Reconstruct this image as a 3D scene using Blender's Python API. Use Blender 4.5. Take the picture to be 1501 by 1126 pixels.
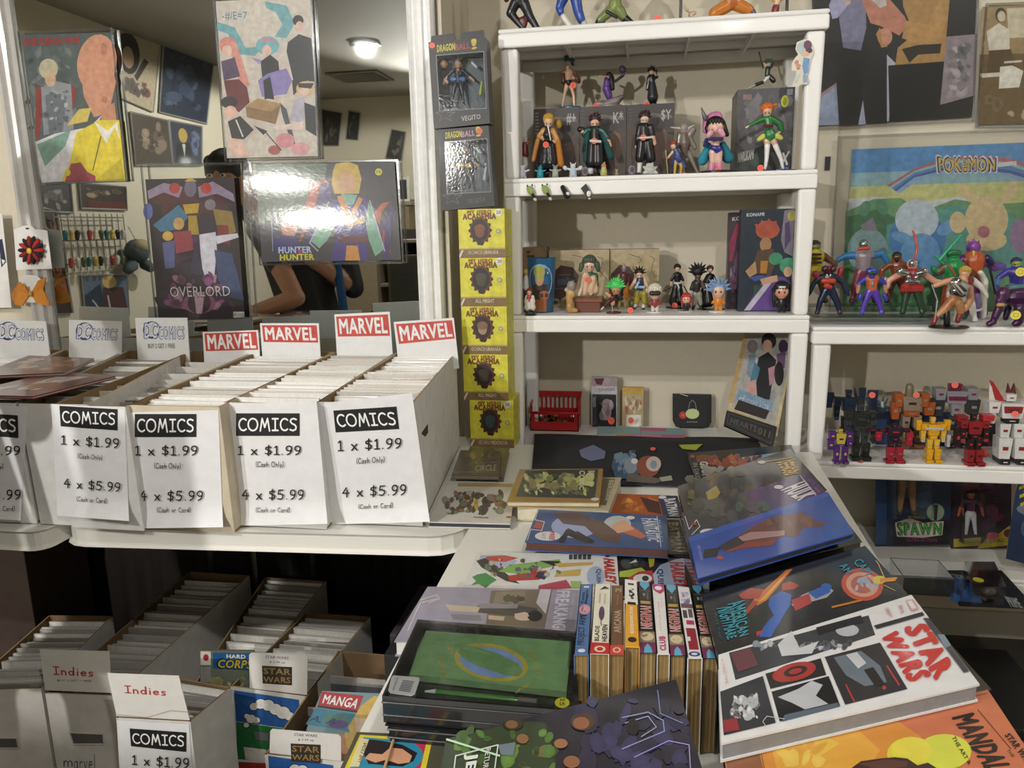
import bpy, bmesh, math, random
from mathutils import Vector, Matrix
from mathutils.geometry import tessellate_polygon
random.seed(7)
for _o in list(bpy.data.objects): bpy.data.objects.remove(_o)
SC = bpy.context.scene
COL = SC.collection
# ------------------------------------------------------------------ camera
F, CX, CY, H = 1130.0, 750.5, 563.0, 1.352
_dn = Vector((115, -5537, -1130)).normalized(); _up = -_dn
_fy = Vector((197, 232, -1130)); _fy = (_fy - _fy.dot(_up) * _up).normalized()
_rx = _fy.cross(_up)
M3 = Matrix((_rx, _fy, _up))
cam = bpy.data.cameras.new('camera'); camo = bpy.data.objects.new('camera', cam); COL.objects.link(camo)
cam.sensor_fit = 'HORIZONTAL'; cam.sensor_width = 36; cam.lens = F / 1501 * 36
cam.clip_start = 0.02
camo.matrix_world = Matrix.Translation((0, 0, H)) @ M3.to_4x4()
SC.camera = camo
# ------------------------------------------------------------------ world, lights, exposure
W = bpy.data.worlds.new('world'); SC.world = W; W.use_nodes = True
W.node_tree.nodes['Background'].inputs[0].default_value = (.9, .93, 1, 1)
W.node_tree.nodes['Background'].inputs[1].default_value = 0.0
SC.view_settings.view_transform = 'Standard'; SC.view_settings.look = 'None'
SC.view_settings.gamma = 1; SC.view_settings.use_curve_mapping = False
SC.view_settings.exposure = 1.78
YM, YW, ZC = 2.2, 2.55, 2.5            # mirror wall, shelf wall, ceiling
ROOM = (-3.0, 2.2, -2.5)               # left wall x, right wall x, front wall y
LAMPS = [(-1.75, -0.55, 58), (0.45, -0.3, 34), (-1.9, 1.1, 2), (1.25, 1.5, 7), (-.4, -1.9, 6)]
WSP = (-1.85, -2.28, 1.98, 76)         # wall spotlight behind the camera: x, y, z, power
def spot(x, y, pw):
    l = bpy.data.lights.new('downlight_beam', 'SPOT'); l.energy = pw; l.shadow_soft_size = .05
    l.spot_size = math.radians(174); l.spot_blend = .12; l.color = (1, .97, .925)
    o = bpy.data.objects.new('downlight_beam', l); o.location = (x, y, ZC - .02); COL.objects.link(o)
for a in LAMPS: spot(*a)
_l = bpy.data.lights.new('wall_spotlight_beam', 'SPOT'); _l.energy = WSP[3]; _l.shadow_soft_size = .045; _l.spot_size = math.radians(95); _l.spot_blend = .4; _l.color = (1, .97, .925)
_o = bpy.data.objects.new('wall_spotlight_beam', _l); COL.objects.link(_o); _o.location = (WSP[0], WSP[1] + .03, WSP[2]); _o.rotation_euler = (Vector((.2, 2.3, 1.35)) - _o.location).to_track_quat('-Z', 'Y').to_euler()
# ------------------------------------------------------------------ helpers
def lin(c):
    if isinstance(c, str):
        c = c.lstrip('#'); c = [int(c[i:i+2], 16) for i in (0, 2, 4)] if len(c) == 6 else [int(k, 16) * 17 for k in c]
    r = []
    for v in c:
        v /= 255.0; r.append(v / 12.92 if v <= .04045 else ((v + .055) / 1.055) ** 2.4)
    return tuple(r) + (1.0,)
def ray(x, y): return M3 @ Vector(((x - CX) / F, -(y - CY) / F, -1))
O = Vector((0, 0, H))
def on(x, y, ax, v):
    d = ray(x, y); return O + d * ((v - O[ax]) / d[ax])
def onY(x, y, v): return on(x, y, 1, v)
def onZ(x, y, v): return on(x, y, 2, v)
def mir(x, y, ax, v):
    """point of a plane of the real room whose reflection in the wall mirror shows at this spot"""
    o = Vector((0, 2 * YM, H)); d = ray(x, y); d = Vector((d.x, -d.y, d.z))
    return o + d * ((v - o[ax]) / d[ax])
class Pl:
    def __init__(s, a, b, c): s.p = Vector(a); s.n = (Vector(b) - s.p).cross(Vector(c) - s.p).normalized(); s.n *= (-1 if s.n.dot(s.p - O) > 0 else 1)
    def at(s, x, y, off=0):
        d = ray(x, y); q = s.p + s.n * off
        return O + d * ((q - O).dot(s.n) / d.dot(s.n))
def plY(v): return Pl((0, v, 0), (1, v, 0), (0, v, 1))
def plZ(v): return Pl((0, 0, v), (1, 0, v), (0, 1, v))
def plX(v): return Pl((v, 0, 0), (v, 1, 0), (v, 0, 1))
# materials: colour from the mesh's colour attribute, varied by noise
MATS = {}
def M(kind):
    if kind in MATS: return MATS[kind]
    m = bpy.data.materials.new(kind); m.use_nodes = True; MATS[kind] = m
    nt = m.node_tree; N = nt.nodes; L = nt.links; b = N['Principled BSDF']
    at = N.new('ShaderNodeAttribute'); at.attribute_name = 'Col'
    rough, metal, coat, bump, sc, var = dict(
        paper=(.55, 0, 0, .02, 40, .05), gloss=(.3, 0, .35, 0, 45, .08), card=(.8, 0, 0, .15, 30, .10), print=(.45, 0, .1, 0, 55, .22),
        plastic=(.38, 0, 0, .02, 60, .04), toy=(.33, 0, .1, .02, 90, .10), metal=(.3, .85, 0, .04, 12, .12), shelf=(.42, 0, .08, .03, 8, .03),
        cloth=(.9, 0, 0, .3, 220, .15), wall=(.75, 0, 0, .05, 60, .03), skin=(.5, 0, 0, .05, 50, .06), hair=(.5, 0, 0, .3, 120, .2),
        pages=(.85, 0, 0, .25, 60, .12), floor=(.6, 0, 0, .1, 6, .2), chrome=(.15, 1, 0, 0, 10, .02), wrap=(.22, 0, .8, .12, 18, .10))[kind]
    no = N.new('ShaderNodeTexNoise'); no.inputs['Scale'].default_value = sc; no.inputs['Detail'].default_value = 4
    co = N.new('ShaderNodeTexCoord'); L.new(co.outputs['Object'], no.inputs['Vector'])
    mr = N.new('ShaderNodeMapRange'); mr.inputs[1].default_value = .3; mr.inputs[2].default_value = .7
    mr.inputs[3].default_value = 1 - var; mr.inputs[4].default_value = 1 + var * .4
    L.new(no.outputs['Fac'], mr.inputs[0])
    mx = N.new('ShaderNodeMix'); mx.data_type = 'RGBA'; mx.blend_type = 'MULTIPLY'; mx.inputs[0].default_value = 1
    L.new(at.outputs['Color'], mx.inputs[6]); L.new(mr.outputs[0], mx.inputs[7]); L.new(mx.outputs[2], b.inputs['Base Color'])
    b.inputs['Roughness'].default_value = rough; b.inputs['Metallic'].default_value = metal
    b.inputs['Coat Weight'].default_value = coat; b.inputs['Coat Roughness'].default_value = .08
    if bump:
        bp = N.new('ShaderNodeBump'); bp.inputs['Strength'].default_value = bump * 2; bp.inputs['Distance'].default_value = .002
        L.new(no.outputs['Fac'], bp.inputs['Height']); L.new(bp.outputs[0], b.inputs['Normal'])
    return m
def clear_mat(name, tint, gl, rough):
    m = bpy.data.materials.new(name); m.use_nodes = True; nt = m.node_tree; N = nt.nodes; L = nt.links
    N.remove(N['Principled BSDF']); out = N['Material Output']
    t = N.new('ShaderNodeBsdfTransparent'); t.inputs[0].default_value = tint
    g = N.new('ShaderNodeBsdfGlossy'); g.inputs['Roughness'].default_value = rough
    lw = N.new('ShaderNodeFresnel'); lw.inputs[0].default_value = 1.45
    no = N.new('ShaderNodeTexNoise'); no.inputs['Scale'].default_value = 25
    bp = N.new('ShaderNodeBump'); bp.inputs['Strength'].default_value = .1; bp.inputs['Distance'].default_value = .002
    L.new(no.outputs['Fac'], bp.inputs['Height']); L.new(bp.outputs[0], g.inputs['Normal'])
    ml = N.new('ShaderNodeMath'); ml.operation = 'MULTIPLY_ADD'; ml.inputs[1].default_value = .9; ml.inputs[2].default_value = gl
    L.new(lw.outputs[0], ml.inputs[0]); x = N.new('ShaderNodeMixShader'); L.new(ml.outputs[0], x.inputs[0])
    L.new(t.outputs[0], x.inputs[1]); L.new(g.outputs[0], x.inputs[2]); L.new(x.outputs[0], out.inputs[0])
    MATS[name] = m
clear_mat('clear', (.97, .98, .98, 1), .02, .08)
clear_mat('clear_soft', (.95, .96, .96, 1), .03, .15)
clear_mat('clear_rim', (.82, .84, .87, 1), .10, .15)
clear_mat('blister', (.88, .9, .92, 1), .03, .1)
clear_mat('acrylic', (.9, .92, .93, 1), .06, .05)
def emit_mat():
    m = bpy.data.materials.new('lamp_disc'); m.use_nodes = True; b = m.node_tree.nodes['Principled BSDF']
    b.inputs['Emission Color'].default_value = (1, .97, .9, 1); b.inputs['Emission Strength'].default_value = 30; MATS['lamp_disc'] = m
emit_mat()
def mirror_mat():
    m = bpy.data.materials.new('mirror_glass'); m.use_nodes = True; b = m.node_tree.nodes['Principled BSDF']
    b.inputs['Base Color'].default_value = (.62, .64, .61, 1); b.inputs['Metallic'].default_value = 1; b.inputs['Roughness'].default_value = .015; MATS['mirror_glass'] = m
mirror_mat()

class MB:
    def __init__(s): s.v = []; s.f = []; s.c = []; s.off = 0.0
    def add(s, vs, fs, c):
        k = len(s.v); s.v += [Vector(a) for a in vs]; s.f += [[k + i for i in f] for f in fs]; s.c += [lin(c)] * len(fs); return s
    def poly(s, pts, c): return s.add(pts, [list(range(len(pts)))], c)
    def hexa(s, lo, hi, c):       # two quads of 4 points
        return s.add(list(lo) + list(hi), [(3,2,1,0),(4,5,6,7),(0,1,5,4),(1,2,6,5),(2,3,7,6),(3,0,4,7)], c)
    def box(s, a, b, c):
        x0,y0,z0 = a; x1,y1,z1 = b
        return s.hexa([(x0,y0,z0),(x1,y0,z0),(x1,y1,z0),(x0,y1,z0)], [(x0,y0,z1),(x1,y0,z1),(x1,y1,z1),(x0,y1,z1)], c)
    def prism(s, pts, d, c, c2=None):
        n = len(pts); d = Vector(d); p = [Vector(a) for a in pts]; q = [a + d for a in p]
        s.add(p + q, [list(range(n))], c2 or c); k = len(s.v) - 2 * n
        fs = [[k + n + i for i in reversed(range(n))]] + [[k + i, k + (i+1) % n, k + n + (i+1) % n, k + n + i] for i in range(n)]
        s.f += fs; s.c += [lin(c)] * len(fs); return s
    def tube(s, pts, rs, c, n=8, caps=True):
        pts = [Vector(p) for p in pts]
        if not isinstance(rs, (list, tuple)): rs = [rs] * len(pts)
        rings = []; u = None
        for i, p in enumerate(pts):
            t = (pts[min(i+1, len(pts)-1)] - pts[max(i-1, 0)])
            if t.length < 1e-9: t = Vector((0, 0, 1))
            t.normalize()
            if u is None: u = t.cross(Vector((0, 0, 1)) if abs(t.z) < .9 else Vector((1, 0, 0))).normalized()
            u = (u - u.dot(t) * t).normalized(); w = t.cross(u)
            rings.append([p + (u * math.cos(2*math.pi*k/n) + w * math.sin(2*math.pi*k/n)) * rs[i] for k in range(n)])
        vs = [v for r in rings for v in r]; fs = []
        for i in range(len(pts) - 1):
            for k in range(n): fs.append((i*n+k, i*n+(k+1) % n, (i+1)*n+(k+1) % n, (i+1)*n+k))
        if caps: fs.append(list(reversed(range(n)))); fs.append([(len(pts)-1)*n+k for k in range(n)])
        return s.add(vs, fs, c)
    def ball(s, p, r, c, n=10, m=7, q=None):
        if not isinstance(r, (list, tuple)): r = (r, r, r)
        vs = []; fs = []
        for i in range(m + 1):
            a = math.pi * i / m
            for k in range(n):
                b = 2 * math.pi * k / n; v = Vector((r[0]*math.sin(a)*math.cos(b), r[1]*math.sin(a)*math.sin(b), r[2]*math.cos(a)))
                if q: v = q @ v
                vs.append(Vector(p) + v)
        for i in range(m):
            for k in range(n): fs.append((i*n+k, (i+1)*n+k, (i+1)*n+(k+1) % n, i*n+(k+1) % n))
        return s.add(vs, fs, c)
    def cap(s, a, ra, b, rb, c, n=8):      # tapered capsule
        a = Vector(a); b = Vector(b); d = b - a; L = d.length
        if L < 1e-6: return s.ball(a, ra, c)
        d /= L; P = []; R = []
        for k in range(4): t = k * math.pi / 6; P.append(a - d * ra * math.cos(t)); R.append(max(ra * math.sin(t), 1e-5))
        for k in range(4): t = (3 - k) * math.pi / 6; P.append(b + d * rb * math.cos(t)); R.append(max(rb * math.sin(t), 1e-5))
        return s.tube(P, R, c, n, False)
    def lathe(s, p, prof, c, n=24, sx=1, sy=1):
        vs = []; fs = []
        for r, z in prof:
            for k in range(n): a = 2*math.pi*k/n; vs.append((p[0]+r*sx*math.cos(a), p[1]+r*sy*math.sin(a), p[2]+z))
        for i in range(len(prof) - 1):
            for k in range(n): fs.append((i*n+k, i*n+(k+1) % n, (i+1)*n+(k+1) % n, (i+1)*n+k))
        fs.append(list(reversed(range(n)))); fs.append([(len(prof)-1)*n+k for k in range(n)])
        return s.add(vs, fs, c)
def mesh_from(mb, name, origin):
    me = bpy.data.meshes.new(name); o = Vector(origin)
    me.from_pydata([v - o for v in mb.v], [], mb.f); me.update()
    ca = me.color_attributes.new('Col', 'FLOAT_COLOR', 'CORNER')
    buf = []
    for p in me.polygons:
        c = mb.c[p.index]
        if isinstance(c, list):
            for q in c: buf += q
        else: buf += list(c) * p.loop_total
    ca.data.foreach_set('color', buf)
    return me
def put(mb, name, mat, parent=None, origin=None, bevel=0, smooth=False, seg=2):
    if origin is None:
        if parent is not None: origin = wloc(parent)
        else:
            xs = [v.x for v in mb.v]; ys = [v.y for v in mb.v]; zs = [v.z for v in mb.v]
            origin = ((min(xs)+max(xs))/2, (min(ys)+max(ys))/2, min(zs))
    me = mesh_from(mb, name, origin); me.materials.append(M(mat) if isinstance(mat, str) else mat)
    o = bpy.data.objects.new(name, me); COL.objects.link(o)
    if parent is None: o.location = origin; o['_w'] = list(origin)
    else: o.parent = parent; o['_w'] = list(origin)
    if smooth: me.polygons.foreach_set('use_smooth', [True] * len(me.polygons))
    if bevel:
        b = o.modifiers.new('bevel', 'BEVEL'); b.width = bevel; b.segments = seg; b.limit_method = 'ANGLE'; b.angle_limit = .6
    return o
def wloc(o):
    return Vector(o['_w'])
def thing(name, label, cat, loc, group=None):
    o = bpy.data.objects.new(name, None); COL.objects.link(o); o.location = loc; o.empty_display_size = .02
    o['_w'] = list(loc); return tag(o, label, cat, group)
def tag(o, label, cat=None, group=None):
    o['label'] = label
    if cat: o['category'] = cat
    if group: o['group'] = group
    return o
def struct(o): o['kind'] = 'structure'; return o
# ------------------------------------------------------------------ lettering
_tx = {}
def tmesh(txt, bold=0.0, shear=0.0):
    k = (txt, bold, shear)
    if k not in _tx:
        cu = bpy.data.curves.new('t', 'FONT'); cu.body = txt; cu.shear = shear; cu.resolution_u = 2
        cu.space_character = 1 + bold * 1.7
        o = bpy.data.objects.new('t', cu); me = bpy.data.meshes.new_from_object(o)
        vs = [(v.co.x, v.co.y) for v in me.vertices]; fs = [list(p.vertices) for p in me.polygons]
        bpy.data.objects.remove(o); bpy.data.curves.remove(cu); bpy.data.meshes.remove(me)
        x0 = min(v[0] for v in vs); x1 = max(v[0] for v in vs); y0 = min(v[1] for v in vs); y1 = max(v[1] for v in vs)
        b = bold * .75; x0 -= b; x1 += b; y0 -= b*.7; y1 += b*.7     # room for the heavier strokes
        sh = [(0, 0)] + ([(b, 0), (-b, 0), (0, b*.7), (0, -b*.7), (b*.7, b*.5), (-b*.7, b*.5), (b*.7, -b*.5), (-b*.7, -b*.5)] if bold >= .02 else [])
        _tx[k] = ([[((x+dx-x0)/(x1-x0), 1-(y+dy-y0)/(y1-y0)) for x, y in vs] for dx, dy in sh], fs)
    return _tx[k]
# rounded hand lettering: strokes on a 0..1 wide, 0..1 high cell (y down); width of each glyph first
def arc(cx, cy, rx, ry, a0, a1, n=9): return [(cx + rx*math.cos(math.radians(a0+(a1-a0)*i/n)), cy + ry*math.sin(math.radians(a0+(a1-a0)*i/n))) for i in range(n+1)]
G = {
 'C': (.72, [arc(.45,.5,.38,.47,-50,-310,12)]), 'O': (.92, [arc(.46,.5,.42,.48,0,360,16)]),
 'M': (.98, [[(.08,1),(.24,.02),(.47,.72),(.72,.02),(.9,1)]]), 'I': (.58, [[(.05,.04),(.55,.04)],[(.3,.04),(.3,.96)],[(.05,.96),(.55,.96)]]),
 'S': (.72, [[(.62,.1),(.4,.02),(.18,.08),(.1,.25),(.25,.42),(.5,.52),(.62,.68),(.58,.88),(.35,.98),(.08,.9)]]),
 '1': (.52, [[(.1,.2),(.28,.04),(.28,.96)],[(.06,.96),(.5,.96)]]), 'x': (.62, [[(.1,.42),(.56,.98)],[(.56,.42),(.1,.98)]]),
 '$': (.7, [[(.6,.2),(.38,.12),(.14,.2),(.12,.38),(.4,.5),(.6,.64),(.55,.84),(.32,.9),(.08,.82)],[(.38,-.04),(.34,1.06)]]),
 '.': (.3, [[(.14,.93),(.15,.94)]]), '9': (.66, [arc(.32,.3,.24,.27,0,360,12), [(.56,.28),(.52,.62),(.38,.85),(.16,.98)]]),
 '4': (.72, [[(.42,.04),(.08,.6),(.66,.6)],[(.5,.3),(.46,1)]]), '5': (.68, [[(.58,.04),(.18,.05),(.12,.46),(.34,.4),(.56,.52),(.58,.76),(.4,.95),(.08,.92)]]),
 '(': (.34, [arc(.34,.5,.22,.55,-100,-260,6)]), ')': (.34, [arc(0,.5,.22,.55,-80,80,6)]),
 'a': (.6, [arc(.28,.72,.2,.25,0,360,10), [(.5,.45),(.52,1)]]), 's': (.5, [[(.42,.52),(.25,.46),(.1,.55),(.2,.7),(.38,.78),(.36,.94),(.08,.96)]]),
 'h': (.58, [[(.1,.0),(.1,.98)],[(.1,.66),(.3,.46),(.46,.58),(.48,.98)]]), 'n': (.58, [[(.1,.46),(.1,.98)],[(.1,.62),(.3,.46),(.46,.58),(.48,.98)]]),
 'l': (.25, [[(.12,0),(.12,.98)]]), 'y': (.56, [[(.08,.46),(.28,.9)],[(.5,.46),(.2,1.25)]]), 'o': (.6, [arc(.3,.72,.22,.25,0,360,10)]),
 'r': (.48, [[(.1,.46),(.12,.98)],[(.12,.64),(.28,.48),(.44,.52)]]), 'd': (.62, [arc(.28,.72,.2,.25,0,360,10), [(.5,0),(.52,.98)]]),
 'i': (.26, [[(.13,.48),(.13,.98)],[(.13,.2),(.13,.22)]]), 'e': (.6, [[(.1,.72),(.5,.7),(.46,.52),(.28,.46),(.1,.6),(.1,.82),(.26,.97),(.5,.9)]]),
 'v': (.52, [[(.06,.46),(.26,.97),(.46,.46)]]), 'k': (.52, [[(.1,0),(.1,.98)],[(.44,.46),(.12,.72),(.46,.98)]]), 'c': (.52, [arc(.32,.72,.22,.26,-50,-310,8)]),
 ' ': (.4, []), "'": (.2, [[(.1,0),(.1,.18)]]), 't': (.46, [[(.22,.15),(.24,.98)],[(.06,.46),(.42,.44)]]), 'm': (.85, [[(.1,.46),(.1,.98)],[(.1,.62),(.26,.46),(.4,.6),(.4,.98)],[(.4,.62),(.58,.46),(.72,.6),(.72,.98)]]),
 'g': (.6, [arc(.28,.7,.2,.24,0,360,10), [(.5,.46),(.5,1.1),(.3,1.25),(.1,1.18)]])}
def comic_strokes(txt, gap=.12):
    x = 0; out = []
    for ch in txt:
        w, st = G[ch]
        for p in st: out.append([(x + a, b) for a, b in p])
        x += w + gap
    W_ = x - gap
    return [[(a / W_, b) for a, b in p] for p in out], W_
class Art:
    """flat print on a surface: coloured shapes, lettering and lines, each a hair above the last"""
    def __init__(s, quad, mp, uv=True, step=.000022):
        s.q = quad; s.mp = mp; s.uv = uv; s.k = 1; s.mb = MB(); s.step = step
    def P(s, a, b, uv=None):
        if s.uv if uv is None else uv:
            q = s.q; x = (1-b)*((1-a)*q[0][0]+a*q[1][0]) + b*((1-a)*q[3][0]+a*q[2][0]); y = (1-b)*((1-a)*q[0][1]+a*q[1][1]) + b*((1-a)*q[3][1]+a*q[2][1])
            a, b = x, y
        return s.mp(a, b, s.k * s.step)
    def poly(s, pts, c):
        s.mb.poly([s.P(*p) for p in pts], c); s.k += 1; return s
    def bg(s, c): 
        u = s.uv; s.uv = True; s.poly([(0,0),(1,0),(1,1),(0,1)], c); s.uv = u; return s
    def rect(s, x0, y0, x1, y1, c): return s.poly([(x0,y0),(x1,y0),(x1,y1),(x0,y1)], c)
    def ell(s, cx, cy, rx, ry, c, rot=0, n=20, a0=0, a1=360):
        r = math.radians(rot); pts = []
        for i in range(n):
            t = math.radians(a0 + (a1 - a0) * i / (n if a1 - a0 == 360 else n - 1)); x = rx*math.cos(t); y = ry*math.sin(t)
            pts.append((cx + x*math.cos(r) - y*math.sin(r), cy + x*math.sin(r) + y*math.cos(r)))
        return s.poly(pts, c)
    def line(s, pts, w, c, asp=1.0):
        for i in range(len(pts) - 1):
            (x0, y0), (x1, y1) = pts[i], pts[i+1]; dx = x1-x0; dy = (y1-y0)/asp; L = math.hypot(dx, dy) or 1e-6
            nx = -dy/L*w/2; ny = dx/L*w/2*asp; ex = dx/L*w*.3; ey = dy/L*w*.3*asp
            s.mb.poly([s.P(x0-ex+nx,y0-ey+ny), s.P(x1+ex+nx,y1+ey+ny), s.P(x1+ex-nx,y1+ey-ny), s.P(x0-ex-nx,y0-ey-ny)], c)
            s.k += .2
        s.k += 1; return s
    def text(s, txt, quad, c, bold=.0, shear=0):
        layers, fs = tmesh(txt, bold, shear); q = quad
        for vs in layers:      # heavier letters: the same glyphs laid again a little to each side
            s.mb.add([s.P((1-b)*((1-a)*q[0][0]+a*q[1][0]) + b*((1-a)*q[3][0]+a*q[2][0]), (1-b)*((1-a)*q[0][1]+a*q[1][1]) + b*((1-a)*q[3][1]+a*q[2][1])) for a, b in vs], fs, c); s.k += .5
        s.k += 1; return s
    def hand(s, txt, quad, c, w=.12):
        st, W_ = comic_strokes(txt)
        q = quad; B = lambda a, b: ((1-b)*((1-a)*q[0][0]+a*q[1][0]) + b*((1-a)*q[3][0]+a*q[2][0]), (1-b)*((1-a)*q[0][1]+a*q[1][1]) + b*((1-a)*q[3][1]+a*q[2][1]))
        for p in st:
            for i in range(len(p)):
                # round dot at each point, bar between
                ring = [s.P(*B(p[i][0] + w/2/W_*math.cos(t*math.pi/4), p[i][1] + w/2*math.sin(t*math.pi/4))) for t in range(8)]
                s.mb.poly(ring, c); s.k += .12
                if i + 1 < len(p):
                    dx = (p[i+1][0]-p[i][0])*W_; dy = p[i+1][1]-p[i][1]; L = math.hypot(dx, dy) or 1e-6; nx = -dy/L*w/2; ny = dx/L*w/2
                    s.mb.poly([s.P(*B(x, y)) for x, y in ((p[i][0]+nx/W_, p[i][1]+ny), (p[i+1][0]+nx/W_, p[i+1][1]+ny), (p[i+1][0]-nx/W_, p[i+1][1]-ny), (p[i][0]-nx/W_, p[i][1]-ny))], c); s.k += .12
        s.k += 1; return s
    def blobs(s, x0, y0, x1, y1, pal, n, r0, r1, seed=0, asp=1.0):
        R = random.Random(seed); L = [lin(c) for c in pal]; mean = [sum(c[i] for c in L)/len(L) for i in range(4)]
        for _ in range(n):
            r = R.uniform(r0, r1); cx = R.uniform(x0 + r, max(x0 + r, x1 - r)); cy = R.uniform(y0 + r*asp, max(y0 + r*asp, y1 - r*asp)); rot = R.uniform(0, 6.28); e = R.uniform(.35, 1)
            own = R.choice(L); rim = [own[i]*.45 + mean[i]*.55 for i in range(4)]; pts = []
            for k in range(9):
                t = 2*math.pi*k/9; q = r * R.uniform(.68, 1); x = q*math.cos(t); y = q*e*math.sin(t)
                pts.append((cx + x*math.cos(rot) - y*math.sin(rot), cy + (x*math.sin(rot) + y*math.cos(rot))*asp))
            K = len(s.mb.v); s.mb.v += [s.P(cx, cy)] + [s.P(*p) for p in pts]
            for k in range(9): s.mb.f.append([K, K+1+k, K+1+(k+1) % 9]); s.mb.c.append([list(own), rim, rim])
            s.k += .4
        return s
    def man(s, cx, top, h, skin, hair, coat, legs, w=1.0, asp=1.0, lean=0):
        """plain faceless standing figure of flat colour"""
        X = lambda x, y: (cx + x*h*w + lean*y*h, top + y*h*asp)
        s.poly([X(-.1,.52),X(.1,.52),X(.13,1),X(.03,1),X(0,.62),X(-.03,1),X(-.13,1)], legs)
        s.poly([X(-.16,.2),X(-.05,.16),X(.05,.16),X(.16,.2),X(.2,.5),X(.15,.5),X(.11,.3),X(.12,.56),X(-.12,.56),X(-.11,.3),X(-.15,.5),X(-.2,.5)], coat)
        x, y = X(0,.09); s.ell(x, y-.015*h*asp, .078*h*w, .095*h*asp, hair, n=12); s.ell(x, y+.02*h*asp, .05*h*w, .065*h*asp, skin, n=12); return s
    def make(s, name, mat, parent): return put(s.mb, name, mat, parent)
def quadpts(q, pl): return [pl.at(x, y) for x, y in q]
# ------------------------------------------------------------------ room shell
XL, XR, YF = ROOM
WC = '#cfc7b4'
def slab(name, a, b, c, mat): return struct(put(MB().box(a, b, c), name, mat))
slab('floor', (XL-.1, YF-.1, -.1), (XR+.1, YW+.1, 0), '#4a4642', 'floor')
slab('wall_left', (XL-.1, YF-.1, 0), (XL, YM, ZC), WC, 'wall')
slab('wall_right', (XR, YF-.1, 0), (XR+.1, YW+.1, ZC), WC, 'wall')
slab('wall_front', (XL, YF-.1, 0), (XR, YF, ZC), WC, 'wall')
slab('wall_back', (-.56, YW, 0), (XR, YW+.1, ZC), WC, 'wall')
slab('wall_mirror_side', (XL-.1, YM, 0), (-.56, YW+.1, ZC), WC, 'wall')
# ceiling: a slab, with a recessed look given by each downlight's ring
slab('ceiling', (XL-.1, YF-.1, ZC), (XR+.1, YW+.1, ZC+.1), '#968f83', 'wall')
slab('trim_1', (XL, YM-.012, 0), (-.56, YM, .09), '#b9b5ab', 'wall')
slab('baseboard_back', (-.56, YW-.012, 0), (XR, YW, .09), '#b9b5ab', 'wall')
for i, (x, y, pw) in enumerate(LAMPS):
    seen = i == 0
    t = thing('downlight', ['recessed ceiling downlight with a dark ring, reflected in the mirror', 'recessed downlight above the tables', 'recessed downlight close to the mirror wall', 'recessed downlight over the right hand shelves', 'recessed downlight at the back of the room'][i], 'light', (x, y, ZC-.02))
    put(MB().lathe((x, y, ZC-.014), [(.062, .012), (.095, .012), (.1, 0), (.066, -.003)], '#3c3833', 32), 'ring', 'metal', t, smooth=True)
    put(MB().lathe((x, y, ZC-.012), [(.0605, 0), (.0605, .004)], '#ffffff', 24), 'lamp', 'lamp_disc', t)
x, y, z, _ = WSP; t = thing('wall_spotlight', 'white spotlight on an arm on the wall behind the camera', 'light', (x, YF, z-.05))
put(MB().tube([(x, YF+.001, z), (x, YF+.02, z)], .05, '#dddddd', 20), 'wall_plate', 'plastic', t); put(MB().tube([(x, YF+.02, z), (x, y-.06, z)], .008, '#cccccc'), 'arm', 'metal', t, smooth=True)
put(MB().tube([(x, y-.07, z), (x, y-.05, z), (x, y+.0, z)], [.02, .045, .055], '#dddddd', 24, True), 'lamp_head', 'plastic', t); put(MB().tube([(x, y+.001, z), (x, y+.004, z)], .048, '#ffffff', 24), 'lamp', 'lamp_disc', t)
# air vent on the ceiling
v = mir(530, 112, 2, ZC); vx, vy = v.x, v.y
t = thing('ceiling_vent', 'square metal air vent in the ceiling, seen in the mirror', 'vent', (vx, vy, ZC-.02))
put(MB().box((vx-.2, vy-.2, ZC-.012), (vx+.2, vy-.17, ZC-.001), '#6e685e').box((vx-.2, vy+.17, ZC-.012), (vx+.2, vy+.2, ZC-.001), '#6e685e').box((vx-.2, vy-.17, ZC-.012), (vx-.17, vy+.17, ZC-.001), '#6e685e').box((vx+.17, vy-.17, ZC-.012), (vx+.2, vy+.17, ZC-.001), '#6e685e'), 'frame', 'metal', t)
for k in range(6):
    y = vy - .15 + k*.055
    put(MB().hexa([(vx-.17, y, ZC-.02), (vx+.17, y, ZC-.02), (vx+.17, y+.01, ZC-.02), (vx-.17, y+.01, ZC-.02)], [(vx-.17, y+.02, ZC-.004), (vx+.17, y+.02, ZC-.004), (vx+.17, y+.03, ZC-.004), (vx-.17, y+.03, ZC-.004)], '#8a8478'), 'slat', 'metal', t)
# ------------------------------------------------------------------ mirror with fluted white frame
mx0, mx1, mz0, mz1 = -1.868, -.652, .80, 2.42
t = thing('wall_mirror', 'large wall mirror in a fluted white frame behind the comic boxes', 'mirror', ((mx0+mx1)/2, YM-.02, mz0))
put(MB().box((mx0, YM-.012, mz0), (mx1, YM-.008, mz1), '#ffffff'), 'mirror_glass', 'mirror_glass', t)
put(MB().box((mx0-.08, YM-.008, mz0-.06), (mx1+.08, YM-.001, mz1+.06), '#5a564e'), 'backing', 'card', t)
def fluted(x0, sgn, c='#f4f4f2'):   # vertical moulding: profile extruded along z
    prof = [(0, .001), (0, .022), (.008, .03), (.016, .022), (.020, .020), (.024, .032), (.034, .036), (.044, .032), (.048, .022), (.054, .020), (.060, .028), (.068, .03), (.074, .02), (.078, .001)]
    return MB().prism([(x0 + sgn*a, YM - b, mz0-.06) for a, b in prof], (0, 0, mz1-mz0+.12), c)
put(fluted(mx1, 1), 'frame_side', 'gloss', t)
put(fluted(mx0, -1, '#b6b3ae'), 'frame_side', 'gloss', t)
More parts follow.
